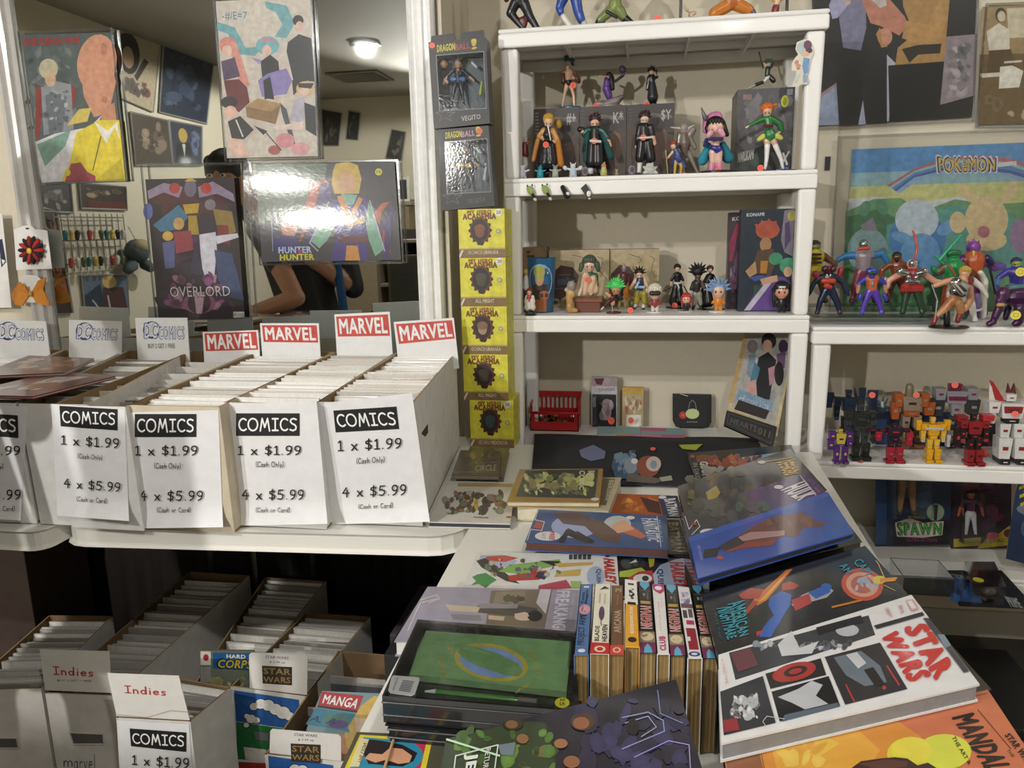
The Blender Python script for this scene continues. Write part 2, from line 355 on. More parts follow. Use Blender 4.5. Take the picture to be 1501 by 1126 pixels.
for z in (mz0-.058, mz1):
    put(MB().box((mx0, YM-.03, z), (mx1, YM-.002, z+.058), '#f4f4f2').box((mx0, YM-.038, z+.02), (mx1, YM-.03, z+.04), '#f4f4f2'), 'frame_rail', 'gloss', t, bevel=.003)
# ------------------------------------------------------------------ folding tables
def table(name, label, pts, zt, th, legs):
    c = sum((Vector((p[0], p[1], 0)) for p in pts), Vector()) / len(pts)
    t = thing(name, label, 'table', (c.x, c.y, 0), 'white folding tables')
    o = put(MB().prism([(p[0], p[1], zt) for p in pts], (0, 0, -th), '#e2e0d8'), 'tabletop', 'shelf', t, bevel=.008, seg=3)
    q = [((p[0]-c.x)*.96+c.x, (p[1]-c.y)*.93+c.y, zt-th) for p in pts]
    put(MB().prism(q, (0, 0, -.012), '#55534f'), 'under_frame', 'metal', t)
    for x, y in legs:
        put(MB().tube([(x, y, .0), (x, y, zt-th-.01)], .0125, '#6b6b6b'), 'leg', 'metal', t, smooth=True)
        put(MB().tube([(x, y, .0), (x, y, .02)], .017, '#222222'), 'foot_cap', 'plastic', t, smooth=True)
    return t
def rounded(x0, y0, x1, y1, r, sk=0, n=5):   # sk: how much y grows along x
    out = []
    for cx, cy, a in ((x1-r, y0+r, -90), (x1-r, y1-r, 0), (x0+r, y1-r, 90), (x0+r, y0+r, 180)):
        for k in range(n): 
            t = math.radians(a + 90*k/(n-1)); px = cx + r*math.cos(t); out.append((px, cy + r*math.sin(t) + sk*(px - x1)*(1 if cy < (y0+y1)/2 else 0)))
    return out
table('folding_table', 'white plastic folding table carrying the front comic boxes, rounded right corner', rounded(-1.248, 1.43, -.362, 2.16, .07, .06), .74, .043, [(-1.02, 2.13), (-.42, 2.13), (-.42, 1.72)])
table('folding_table', 'white folding table at the left edge, seam beside the first price sheet', rounded(-2.6, 1.345, -1.256, 2.13, .03, .0), .74, .043, [(-2.5, 1.45), (-1.35, 2.1)])
table('folding_table', 'white folding table standing below the tall shelf, covered with books', [(-.352, 2.1), (-.345, 1.25), (-.33, .55), (.36, .55), (.42, 1.4), (.44, 2.1)][::-1], .739, .04, [(-.26, .65), (.3, .65), (.36, 2.0)])
# ------------------------------------------------------------------ plastic shelving units
def shelving(label, x0, x1, y0, y1, zs, ztop, th=.048, g='#f0efec'):
    t = thing('shelving_unit', label, 'shelf', ((x0+x1)/2, (y0+y1)/2, 0), 'white plastic shelving units')
    pw = .046
    for x in (x0, x1-pw):
        for y in (y0+.003, y1-pw):
            lo = 0
            for z in zs:   # one tapered post piece between each pair of boards
                hi = z - th if z != zs[-1] else z - th
                if hi - lo > .03:
                    i0 = .004; put(MB().hexa([(x+i0, y+i0, lo), (x+pw-i0, y+i0, lo), (x+pw-i0, y+pw-i0, lo), (x+i0, y+pw-i0, lo)], [(x, y, hi), (x+pw, y, hi), (x+pw, y+pw, hi), (x, y+pw, hi)], g), 'post', 'shelf', t, bevel=.009, seg=3)
                lo = z
    for z in zs:
        top = z == zs[-1]; e = .006 if top else 0
        m = MB().box((x0+.0-e, y0-e, z-.012), (x1+e, y1+e, z), g)
        m.box((x0-e, y0-e, z-th), (x1+e, y0+.012-e, z-.012), g).box((x0-e, y1-.012+e, z-th), (x1+e, y1+e, z-.012), g)
        m.box((x0-e, y0+.012-e, z-th), (x0+.012-e, y1-.012+e, z-.012), g).box((x1-.012+e, y0+.012-e, z-th), (x1+e, y1-.012+e, z-.012), g)
        put(m, 'shelf_board', 'shelf', t, bevel=.006 if top else .004, seg=3)
        r = MB()
        for k in range(1, 5): x = x0 + (x1-x0)*k/5; r.box((x-.003, y0+.014, z-.035), (x+.003, y1-.014, z-.0125), g)
        for k in (1, 2): y = y0 + (y1-y0)*k/3; r.box((x0+.014, y-.003, z-.03), (x1-.014, y+.003, z-.0125), g)
        put(r, 'rib', 'shelf', t)
    return t
ZB = [0.17, .692, 1.102, 1.482, 1.868]
shelving('tall white plastic shelving unit full of figurines, in the middle of the wall', -.392, .437, 2.17, 2.53, [.30, .692, 1.102, 1.482, 1.868], 1.9)
shelving('lower white plastic shelving unit with robots and muscle toys at the right edge', .452, 1.32, 2.17, 2.53, [.372, .695, 1.072], 1.08)
# things stored in the dark under the left tables
def crate(x, y, z, w, d, h, c, lab):
    t = thing('storage_carton', lab, 'box', (x, y, z))
    put(MB().box((x-w/2, y-d/2, z), (x+w/2, y+d/2, z+h*.82), c), 'carton_body', 'card', t, bevel=.003)
    put(MB().box((x-w/2-.006, y-d/2-.006, z+h*.82), (x+w/2+.006, y+d/2+.006, z+h), c), 'lid', 'card', t, bevel=.003)
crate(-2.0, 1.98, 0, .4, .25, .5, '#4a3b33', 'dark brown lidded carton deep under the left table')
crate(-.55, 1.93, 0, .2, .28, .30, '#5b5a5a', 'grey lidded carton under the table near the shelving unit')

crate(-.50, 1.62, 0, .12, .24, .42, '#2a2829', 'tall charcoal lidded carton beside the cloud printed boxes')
def hung(name, label, x0, x1, y, z0, z1, c, n, amp=.012):  # dark sheet on a rod, added to stand in for shade under tables
    m = MB(); V = []
    for i in range(n+1): x = x0 + (x1-x0)*i/n; V += [(x, y + amp*math.sin(i*1.9), z0), (x, y + amp*math.sin(i*1.9)*.5, z1)]
    m.add(V, [(2*i, 2*i+2, 2*i+3, 2*i+1) for i in range(n)], c); c_ = ((x0+x1)/2, y, z0); t = thing(name, label, 'cloth', c_)
    o = put(m, 'sheet_panel', 'cloth', t, smooth=True); sl = o.modifiers.new('s', 'SOLIDIFY'); sl.thickness = .003
    put(MB().tube([(x0, y, z1), (x1, y, z1)], .006, '#2a2a2a', 8), 'rod', 'metal', t)
hung('shade_sheet', 'added black sheet for the shade under the middle table behind the floor boxes', -1.235, -.37, 2.165, .01, .68, '#151414', 60)
hung('shade_sheet', 'added dark brown sheet for the brown panel in shade under the left table', -2.5, -1.26, 2.165, .01, .68, '#2b231e', 60)
hung('shade_sheet', 'added black sheet for the shade below the tall shelving unit behind the front table', -.36, .44, 2.150, .01, .66, '#161515', 50, .004)
# ------------------------------------------------------------------ long cardboard comic boxes
BR_ = '#8d7452'; WH = '#d9d7d3'
def carton(name, label, top, zt, z0, group, out=WH, inner=BR_, skew=(0, 0), hole=True, edge='#a08862'):
    """top: four (x, y) of the open top, front left, front right, back right, back left"""
    T = [Vector((p[0], p[1], zt)) for p in top]; B = [Vector((p[0], p[1] + (skew[0] if i < 2 else 0), z0)) for i, p in enumerate(top)]
    c = sum(B, Vector()) / 4; t = thing(name, label, 'box', (c.x, c.y, z0), group)
    def wall(nm, i, j, th=.004):
        a, b, d, e = T[i], T[j], B[j], B[i]; n = (b - a).cross(Vector((0, 0, 1))).normalized()
        if n.dot(c - a) < 0: n = -n
        n.z = 0; m = MB(); m.add([a, b, d, e, a+n*th, b+n*th, d+n*th, e+n*th], [(0,1,2,3)], out)
        m.add([a, b, d, e, a+n*th, b+n*th, d+n*th, e+n*th], [(7,6,5,4), (0,4,5,1)], inner); m.c[-1] = lin(edge)
        m.add([a, b, d, e, a+n*th, b+n*th, d+n*th, e+n*th], [(1,5,6,2), (2,6,7,3), (3,7,4,0)], out)
        return put(m, nm, 'card', t)
    wall('front_panel', 0, 1); wall('side_panel', 1, 2); wall('back_panel', 2, 3); wall('side_panel', 3, 0)
    put(MB().hexa([b for b in B], [b + Vector((0, 0, .004)) for b in B], inner), 'bottom_panel', 'card', t)
    if hole:   # grip hole recess on the right side and front, dark slot with turned rim
        a, b = T[1], T[2]; d = (b - a).normalized(); n = Vector((d.y, -d.x, 0)); m = a.lerp(b, .12) + n*.0006 + Vector((0, 0, -.1))
        put(MB().poly([m, m + d*.0, m + d*.075 + Vector((0,0,0)), m + d*.075 + Vector((0, 0, .02)), m + Vector((0, 0, .02))], '#3a2f22'), 'grip_hole', 'card', t)
    return t
def ORD(k): return str(k) + ('th' if 10 < k % 100 < 14 else {1: 'st', 2: 'nd', 3: 'rd'}.get(k % 10, 'th'))
RB = random.Random(3)
CM = []
def cmesh(c0, c1, c2):      # one bagged comic: 1 m wide unit scaled later
    m = MB(); w, h, th = .5, 1.0, .0055
    m.add([(-w,0,0),(w,0,0),(w,0,h),(-w,0,h),(-w,th,0),(w,th,0),(w,th,h),(-w,th,h)], [(4,7,6,5),(0,4,5,1),(1,5,6,2),(0,3,7,4)], c0)
    m.add([(-w,0,h),(w,0,h),(w,th,h),(-w,th,h)], [(0,1,2,3)], c0)
    m.add([(-w,0,0),(w,0,0),(w,0,h*.93),(-w,0,h*.93)], [(0,1,2,3)], c1)
    m.add([(-w,0,h*.93),(w,0,h*.93),(w,0,h),(-w,0,h)], [(0,1,2,3)], c2)
    me = mesh_from(m, 'bagged_comic', (0, 0, 0)); me.materials.append(M('wrap')); return me
for a in [('#e9e7e2','#d8d6d0','#e4e2dc'), ('#dddad2','#8a4a3e','#cfcac2'), ('#efeeea','#4e6a8c','#e6e4de'), ('#d0cdc4','#c9a66a','#dad7ce'), ('#e4e3de','#6b6f74','#b8b5ae'), ('#f2f1ee','#cfcdc8','#f0eeea'), ('#cbc5ba','#7b7268','#9a948a')]: CM.append(cmesh(*a))
def fill(top, zt, z0, n, label, group, a=.05, b=.93, zj=.012, pal=None, up=0, cat='comic'):
    P = [Vector((p[0], p[1], 0)) for p in top]
    for k in range(n):
        s = a + (b - a) * (k + RB.uniform(-.3, .3)) / max(1, n - 1)
        l = P[0].lerp(P[3], s); r = P[1].lerp(P[2], s); c = (l + r) / 2; d = r - l
        h = zt - z0 - .012 + RB.uniform(-zj, zj*.3) + up
        o = bpy.data.objects.new('bagged_comic', CM[(pal or range(7))[RB.randrange(len(pal or range(7)))]]); COL.objects.link(o)
        o.location = (c.x + RB.uniform(-.002, .002), c.y, z0 + .005); o.rotation_euler = (RB.uniform(-.09, -.02), 0, math.atan2(d.y, d.x) + RB.uniform(-.012, .012))
        o.scale = (d.length * .93, 1, h); o['_w'] = list(o.location)
        tag(o, ORD(k + 1) + ' ' + label, cat, group)
def packed(parent, top, zt, z0, a, b, n, cols, drop=.012):
    """the many more comics than can be picked apart, as thin bagged edges between the single ones"""
    P = [Vector((p[0], p[1], 0)) for p in top]; m = MB()
    for k in range(n):
        s = a + (b-a)*(k+RB.uniform(-.35,.35))/(n-1); l = P[0].lerp(P[3], s); r = P[1].lerp(P[2], s); c = (l+r)/2; d = (r-l)*.45; z = zt - drop - RB.uniform(0, .014) ; w = Vector((0, .0022, 0)); e = RB.uniform(-.004, .004); x = Vector((RB.uniform(-.003, .003), 0, 0)); D = Vector((0, 0, z0+.02))
        A, B = c-d+x, c+d+x; T0, T1 = Vector((0, .008, z+e)), Vector((0, .008, z-e)); m.add([A+D, B+D, B+T1, A+T0, A+D+w, B+D+w, B+T1+w, A+T0+w], [(0,1,2,3), (3,2,6,7), (4,7,6,5), (0,3,7,4), (1,5,6,2)], RB.choice(cols))
    o = put(m, 'packed_comics', 'wrap', parent); o['kind'] = 'stuff'
ZT, Z0 = 1.012, .742
tops = {}
Xf = [-1.66, -1.475, -1.285, -1.0945, -.845, -.655, -.466]       # fronts, x of right edge; first value is a left edge
def X_(px, py, z): return onZ(px, py, z)
def pq(pts, z): return [tuple(onZ(x, y, z))[:2] for x, y in pts]
def yb(px, y=2.06): return onY(px, 518, y).x
bpy.context.view_layer.update()
BX = [   # front-left px, front-right px (on the top rim), back-left px, back-right px
 ((465, 590), (604, 575), 584, 670, 'white long box at the right end of the row, smooth bright side'),
 ((328, 590), (462, 589), 494, 582, 'white long box, second from the right end of the row'),
 ((188, 604), (322, 602), 378, 492, 'white long box with a worn brown side edge, third from the right'),
 ((75, 592), (184, 600), 282, 376, 'half empty long box with a torn price sheet, below the lowest red sign'),
 ((-70, 594), (72, 590), 189, 280, 'long box whose price sheet is cut by the left edge of the photo'),
 ((-210, 590), (-72, 592), 95, 187, 'long box partly under the flat magazines, second from the left wall side'),
 ((-350, 590), (-214, 592), -6, 93, 'long box farthest left, magazines lying on it')]
CL = ['bagged comic from the front, long box at the right end', 'bagged comic from the front, second long box from the right', 'bagged comic from the front, long box with worn brown side',
      'bagged comic from the front, half empty long box', 'bagged comic from the front, long box at left photo edge', 'bagged comic from the front, box partly under magazines', 'bagged comic from the front, farthest left long box']
NB = [38, 38, 34, 20, 30, 24, 14]
for i, (fl, fr, bl, br, lab) in enumerate(BX):
    a = onZ(fl[0], fl[1], ZT); b = onZ(fr[0], fr[1], ZT); a.x += .002; b.x -= .002
    if i == 0: a.y = b.y = 1.435
    elif i < 4: a.y = b.y = (1.415, 1.375, 1.36)[i-1]; 
    else: a.y = b.y = 1.37
    if i: a = onY(*fl, a.y); b = onY(*fr, b.y)
    else: a = onY(*fl, a.y); b = onY(*fr, b.y)
    if i >= 4: a.x, b.x = [(-1.285, -1.122), (-1.458, -1.294), (-1.63, -1.466)][i-4]
    top = [(a.x, a.y), (b.x, b.y), (yb(br), 2.06), (yb(bl), 2.06)]
    top[2] = (top[2][0] - .002, 2.06); top[3] = (top[3][0] + .002, 2.06)
    tops[i] = top
    bxo = carton('comic_long_box', lab, top, ZT, Z0, 'long boxes of comics on the tables', skew=((.03 if i == 0 else .01), 0), out='#dcdbd8' if i != 2 else '#c9bda6')
    fill(top, ZT, Z0, NB[i], CL[i], 'comics in long box %s' % ('one two three four five six seven'.split()[i]), a=(.10 if i == 0 else .05 if i != 3 else .12), b=(.90 if i != 3 else .86), zj=(.012 if i != 3 else .03), pal=[0, 0, 5, 5, 2, 1, 3, 4, 0] if i < 3 else [3, 6, 4, 0, 0, 5, 2] , up=(.006 if i < 3 else -.02 if i == 3 else -.004))
    packed(bxo, top, ZT, Z0, (.09 if i == 0 else .05 if i != 3 else .12), .9, (70, 70, 64, 26, 46, 40, 20)[i], ['#e6e4df','#efeeea','#d6d2c8','#c4bfb4','#b9a890','#8e98a4','#f2f1ee'] if i < 3 else ['#c4c0b8','#a8a49a','#d8d4cc','#7d746a'], (.006 if i < 3 else .03 if i == 3 else .016))
# --- price sheets
def sheet(parent, quad, pl, rect, l1, l2, l3, l4, curl=True):
    m = MB(); n = 10; C = []
    for j in range(n + 1):
        for k in range(n + 1):
            u, v = k / n, j / n; q = quad
            x = (1-v)*((1-u)*q[0][0]+u*q[1][0]) + v*((1-u)*q[3][0]+u*q[2][0]); y = (1-v)*((1-u)*q[0][1]+u*q[1][1]) + v*((1-u)*q[3][1]+u*q[2][1])
            C.append(pl.at(x, y, .0012 + (.014*max(0, v-.86)/.14*(.4+u) if curl else 0) + ((.0003*math.sin(u*9+v*7+q[0][0])) if curl else 0)))
    m.add(C, [(j*(n+1)+k, (j+1)*(n+1)+k, (j+1)*(n+1)+k+1, j*(n+1)+k+1) for j in range(n) for k in range(n)], '#e3e3e4')
    s = put(m, 'price_sheet', 'paper', parent, smooth=True)
    q = quad; e1 = Vector((q[1][0]+q[2][0]-q[0][0]-q[3][0], q[1][1]+q[2][1]-q[0][1]-q[3][1]))/2; e2 = Vector((q[3][0]+q[2][0]-q[0][0]-q[1][0], q[3][1]+q[2][1]-q[0][1]-q[1][1]))/2; o0 = Vector(((q[0][0]+q[1][0]+q[2][0]+q[3][0])/4, (q[0][1]+q[1][1]+q[2][1]+q[3][1])/4)); dt = e1.x*e2.y-e1.y*e2.x
    def lift(x, y):
        d = Vector((x, y)) - o0; u = .5 + (d.x*e2.y-d.y*e2.x)/dt; v = .5 + (e1.x*d.y-e1.y*d.x)/dt
        return .0024 + (.015*max(0, v-.86)/.14*(.4+u) + .0003*math.sin(u*9+v*7+q[0][0]) if curl else 0)
    a = Art(quad, lambda x, y, o: pl.at(x, y, lift(x, y) + o), uv=False)
    a.poly([((1-u)*rect[i][0]+u*rect[(i+1)%4][0], (1-u)*rect[i][1]+u*rect[(i+1)%4][1]) for i in range(4) for u in (0, .25, .5, .75)], '#1d1d1d')
    a.k += 70
    c = [(sum(p[0] for p in rect)/4), (sum(p[1] for p in rect)/4)]
    a.hand('COMICS', [(c[0]+(p[0]-c[0])*.93, c[1]+(p[1]-c[1])*.56) for p in rect], '#ededed', .14)
    for tx, q, w in (('1 x $1.99', l1, .12), ('(Cash Only)', l2, .13), ('4 x $5.99', l3, .12), ('(Cash or Card)', l4, .13)):
        if q: a.hand(tx, q, '#1c1c1c', w)
    a.make('lettering', 'paper', s)
def R4(x0, y0, x1, y1, sk=0): return [(x0, y0), (x1, y0+sk), (x1, y1+sk), (x0, y1)]
bx = [o for o in bpy.data.objects if o.name.startswith('comic_long_box') and o.type == 'EMPTY']
sheet(bx[0], [(466,592),(604,576),(630,765),(481,769)], Pl((-.6, 1.435, ZT), (-.5, 1.435, ZT), (-.6, 1.465, Z0)), [(488.6,602),(581,596),(585,629),(492,634)], [(494,646),(589,642),(589,657),(495,661.5)], [(522,672),(564,669.5),(564,677.5),(522,680)], [(501,715),(596,710),(596,725.5),(501,729)], [(525,740),(576,737),(576,744.5),(525,746)])
def yp(i, dy=.01): y = tops[i][0][1]; return Pl((0, y, ZT), (1, y, ZT), (0, y+dy, Z0))
sheet(bx[1], [(328,592),(464,589),(480,768),(339,771)], yp(1), R4(346,606,439,639), R4(348,653.5,441.6,667), R4(374.5,677,416,684.6), R4(354,718,446,732.5), R4(374.5,744.3,425,751))
sheet(bx[2], [(184,605),(320,601),(327,773),(190,775)], yp(2), R4(197.5,607,287.6,640.7), R4(197.5,653.5,290,667.5), R4(225.6,679,265,686.7), R4(204.5,719.6,298,734), R4(229.5,744,279.6,751))
sheet(bx[3], [(75,592),(183,600),(189,764),(84,756)], yp(3), [(87,595),(172,600),(172,631),(89,625)], [(89,638),(175,643),(175,657),(89,651.6)], [(113.5,664.7),(150,667.5),(150,674),(113.5,671.7)], [(93,701.4),(177,707.8),(177,721),(93,715)], [(112,728),(157,731),(157,738),(112,734.7)])
sheet(bx[4], [(-72,594),(41,596),(30,763),(-66,758)], yp(4), [(-65,603),(26,609),(27,642),(-64,636)], R4(-62,654,30,667), R4(-38,680,5,687), R4(-62,718,31,732), R4(-28,742,22,749))
# --- brand signs standing at the backs of the boxes
def sign(label, quad, Y, kind):
    p = plY(Y); c = onY((quad[2][0]+quad[3][0])/2, quad[2][1]+6, Y)
    t = thing('divider_sign', label, 'sign', c, 'white divider signs at the backs of the long boxes')
    q = [quad[0], quad[1], (quad[2][0], quad[2][1]+22), (quad[3][0], quad[3][1]+22)]
    put(MB().prism([p.at(*a) for a in q], (0, .003, 0), '#e4e5e4'), 'card', 'paper', t)
    x0, y0 = quad[0]; x1, y1 = quad[1]; a = Art(quad, lambda x, y, o: p.at(x, y, .0004 + o), uv=False)
    def B(u, v): 
        b = v; return ((1-b)*((1-u)*quad[0][0]+u*quad[1][0]) + b*((1-u)*quad[3][0]+u*quad[2][0]), (1-b)*((1-u)*quad[0][1]+u*quad[1][1]) + b*((1-u)*quad[3][1]+u*quad[2][1]))
    def Q(u0, v0, u1, v1): return [B(u0, v0), B(u1, v0), B(u1, v1), B(u0, v1)]
    if kind == 'red':
        e = .82 if 'lowest' in label else .58
        a.poly(Q(.03, .06, .965, e), '#c94a42'); a.text('MARVEL', Q(.07, .12, .935, e-.06), '#ececec', .045)
        if 'lowest' in label: pass
    else:
        cx, cy = B(.3, .32); w = (x1-x0)
        a.ell(cx, cy, .17*w, .17*w, '#3f4f86', 35, 24); a.ell(cx+.01*w, cy-.012*w, .13*w, .145*w, '#e4e5e4', 35, 24)
        a.text('DC', Q(.13, .12, .43, .56), '#3d4c82', .1, .25); a.text('DC', Q(.145, .14, .415, .54), '#e6e8f0', .02, .25)
        a.text('COMICS', Q(.42, .22, .93, .58), '#3d4c82', .1, .2); a.text('COMICS', Q(.43, .24, .92, .56), '#e6e8f0', .02, .2)
        if kind == 'free': a.text('BUY 2 GET 1 FREE', Q(.2, .68, .72, .80), '#444444')
    a.make('lettering', 'print', t)
sign('white divider sign with a blue logo, cut by the left edge of the photo', [(-14,468),(67,471),(76,521),(-12,520)], 2.0, 'blue')
sign('white divider sign with a blue logo and no small line, left of centre', [(101,469),(178,471),(178,520),(101,520)], 2.0, 'blue')
sign('white divider sign with a blue logo above a small grey line of text', [(198,466),(274,466),(279,521),(203,522)], 2.0, 'free')
sign('lowest red and white sign, wrapped in plastic, behind the half empty box', [(297,487),(378,484),(382,519),(300,521)], 2.01, 'red')
sign('red and white sign standing third from the right end', [(381,474),(467,474),(471,523),(386,521)], 2.02, 'red')
sign('tallest red and white sign, second from the right end', [(490,461),(571,457),(577,518),(495,517)], 2.03, 'red')
sign('tilted red and white sign at the right end of the row', [(577,472),(665,466),(673,518),(586,528)], 2.0, 'red')
# --- flat magazines on the left boxes
def flat(name, label, cat, quadz, th, side, art, matn='gloss', group=None, base=None, anchor=None):
    """a book or magazine lying down: quadz = corners (px, py, z) of its upper face; returns thing"""
    P3 = [onZ(x, y, z) for x, y, z in quadz]
    # make the corners coplanar
    pl = Pl(P3[0], P3[1], P3[3]) if len(P3) == 4 else Pl(*P3[:3])
    P3 = [pl.at(x, y) for x, y, z in quadz]; n = pl.n
    c = sum(P3, Vector()) / len(P3); t = thing(name, label, cat, (c.x, c.y, c.z - th), group)
    cov = min(.0022, th*.3)
    put(MB().prism(P3, -n*cov, art[0]), 'cover', matn, t)
    if th > .004:
        cc = [p + (c - p) * .018 - n*cov for p in P3]; put(MB().prism(cc, -n*(th-2*cov), side), 'pages', 'pages', t)
        put(MB().prism([p - n*(th-cov) for p in P3], -n*cov, art[0]), 'back_cover', matn, t)
    a = Art([q[:2] for q in quadz], lambda x, y, o: pl.at(x, y, o + .0001))
    if len(art) > 1 and art[1]: art[1](a); a.make('cover_print', matn, t)
    t['_pl'] = 0; return t, pl
RED5 = ['#6d2a33', '#d9d4d0', '#8f3a3f', '#e6e1dc', '#4b3038', '#5a2730']
def mag1(a): a.blobs(.02,.05,.98,.95, ['#c9a37c','#e2d6c3','#6a4a3e','#8b3b35','#3e4f33','#d9c9b0','#b5543f','#d8a23a'], 26, .05, .16, 5, 1)
def mag2(a): a.blobs(.02,.05,.98,.95, RED5, 22, .05, .2, 9, 1); a.poly([(.3,.2),(.7,.1),(.66,.35),(.34,.5)], '#d7d6d4'); a.blobs(.35,.15,.65,.45, ['#55555a','#c9c9cc','#a43a35'], 10, .02, .06, 4)
flat('magazine', 'glossy magazine with cream and brown cover lying on the left boxes', 'magazine', [(42,521,1.035),(138,525,1.035),(95,546,1.035),(-40,552,1.035)], .008, '#c9c4ba', ('#7a4a40', mag1), group='magazines lying on the left boxes')
flat('magazine', 'glossy dark red magazine lying nearer than the brown one, on the left boxes', 'magazine', [(82,544,1.028),(170,551,1.028),(48,581,1.028),(-60,578,1.028)], .007, '#c9c4ba', ('#6d2a33', mag2), group='magazines lying on the left boxes')
# ------------------------------------------------------------------ boxes on the floor under the tables
def low(label, q, zt, n, clabel, grp, cl='#cfccc6', z0=0.0, a=.06, b=.92, inner='#7a6244', pal=None, hole=False, zj=.012, up=0, back=None):
    top = pq(q, zt)
    if back: top = top[:2] + [(top[2][0], min(top[2][1], back)), (top[3][0], min(top[3][1], back))]
    t = carton('comic_box', label, top, zt, z0, 'comic boxes on the floor', out=cl, inner=inner, hole=hole)
    if n: fill(top, zt, z0, n, clabel, grp, a, b, zj, pal, up); packed(t, top, zt, z0, a, b, n*2, ['#b4b2ac','#8f8d88','#c9c7c0','#7a7066','#a09c94'], .02)  # packed edges coloured darker than on the tables, putting in the shade below
    return t, top
lowA, tA = low('plain white comic box at the bottom left corner with a torn rim', [(-55,1013),(60,1009),(165,903),(72,902)], .30, 18, 'comic from the front, floor box at bottom left corner', 'comics in the bottom left floor box', pal=[6,4,0,5,3])
lowB, tB = low('white comic box with a grip slot and handwriting, under the first red lettered sign', [(66,1016),(168,1020),(372,838),(286,832)], .30, 32, 'comic from the front, floor box with the grip slot', 'comics in the floor box with grip slot', pal=[0,3,6,4,5], back=2.07)
lowC, tC = low('short white comic box with a price sheet, standing in front on the floor', [(170,1052),(279,1058),(338,1008),(252,992)], .34, 14, 'comic from the front, short floor box with price sheet', 'comics in the short front floor box', cl='#d3d0cb', pal=[3,6,0,5])
lowD, tD = low('brown edged comic box with a blue and yellow comic in front', [(284,1003),(352,1009),(478,852),(388,846)], .29, 26, 'comic from the front, brown edged floor box', 'comics in the brown edged floor box', pal=[0,3,6,5,4], a=.05, b=.98)
lowE, tE = low('comic box printed with clouds on blue, under the upper gold lettered card', [(338,1006),(449,1021),(543,904),(448,898)], .30, 24, 'tightly packed comic from the front, upper cloud printed box', 'comics in the cloud printed box', a=.25, pal=[4,0,6,3], cl='#d6d4cc')
lowF, tF = low('deep cloud printed box holding the comic with a red title strip', [(388,1106),(505,1116),(592,962),(496,954)], .30, 0, '', '', cl='#d6d4cc')
# fronts of the cloud printed boxes, grip slots, sheet
def yplane(top): return Pl((top[0][0], top[0][1], 0), (top[1][0], top[1][1], 0), (top[0][0], top[0][1], 1))
def clouds(t, top, dx, dy):
    p = yplane(top); a = Art(None, lambda x, y, o: p.at(x, y, .001 + o), uv=False); S = lambda L: [(x+dx, y+dy) for x, y in L]
    a.poly(S([(343,1012),(438,1026),(441,1071),(346,1057)]), '#2b5fa5'); a.poly(S([(346,1058),(441,1072),(441,1118),(348,1113)]), '#2c7341'); a.poly(S([(349,1117),(392,1119),(392,1140),(350,1140)]), '#a3352f')
    for x, y, r in ((372,1036,6),(382,1032,8),(393,1034,9),(404,1040,9),(415,1045,10),(424,1050,7),(362,1050,4),(368,1054,7),(376,1056,5),(361,1063,4)): a.ell(x+dx, y+dy, r+1.2, r*.9+1.2, '#1c2c4c'); 
    for x, y, r in ((372,1036,6),(382,1032,8),(393,1034,9),(404,1040,9),(415,1045,10),(424,1050,7),(362,1050,4),(368,1054,7),(376,1056,5),(361,1063,4)): a.ell(x+dx, y+dy, r, r*.9, '#e9e8e2')
    a.poly(S([(372,1072),(394,1075),(394,1087),(375,1084)]), '#6f6f6c'); a.poly(S([(357,1095),(390,1099),(390,1117),(360,1113)]), '#dcdbd4')
    a.make('cloud_print', 'print', t)
clouds(lowE, tE, 0, 0); clouds(lowF, tF, 50, 96)
def slot(t, top, q, hw=None):
    p = yplane(top); put(MB().prism([p.at(x, y, .001) for x, y in q], (0, .004, 0), '#5d5a57'), 'grip_slot', 'card', t)
    m = MB(); P_ = [p.at(x, y, .0015) for x, y in q]; m.tube(P_ + [P_[0]], .0022, '#bdb9b2', 5); put(m, 'slot_rim', 'card', t)
    if hw:
        a = Art(None, lambda x, y, o: p.at(x, y, .001 + o), uv=False); a.hand('m', hw[0], '#333333', .07); a.hand('arvel', hw[1], '#333333', .07); a.make('handwriting', 'paper', t)
slot(lowA, tA, [(-10,1082),(24,1082),(27,1097),(-8,1097)])
slot(lowB, tB, [(102,1074),(151,1076),(152,1091),(108,1091)], (R4(92,1108,108,1124), R4(108,1106,140,1128)))
pC = yplane(tC)
sheet(lowC, [(171,1056),(277,1062),(285,1190),(178,1180)], pC, [(190,1068),(273,1074),(273,1102.6),(192,1094)], [(193,1107),(277.5,1112),(277.5,1127),(193,1121)], [(215,1140),(255,1142),(255,1150),(215,1148)], None, None, curl=False)
def lowsign(label, q, top, lines, plane=None, fold=0):
    p = plane or yplane(top); p = Pl(p.p + Vector((0, -.004, 0)), p.p + Vector((1, -.004 + (top[1][1]-top[0][1])/(top[1][0]-top[0][0]), 0)), p.p + Vector((0, -.004, 1)))
    c = p.at((q[2][0]+q[3][0])/2, q[2][1]); t = thing('box_sign', label, 'sign', c, 'small signs on the floor boxes')
    put(MB().prism([p.at(*a) for a in q], (0, .0015, 0), '#dedbd5'), 'card', 'paper', t)
    a = Art(q, lambda x, y, o: p.at(x, y, .0004 + o), uv=False); lines(a); a.make('lettering', 'print', t)
lowsign('white folded sign with red hand lettering and a small grey line below it', [(58,952),(160,955),(163,1016),(66,1012)], tB, lambda a: (a.hand('Indies', [(77,977),(137,980),(137,992),(78,989)], '#b5403a', .14), a.text('BUY 2 GET 1 FREE', [(84,996),(134,997),(134,1000),(84,999)], '#555555')))
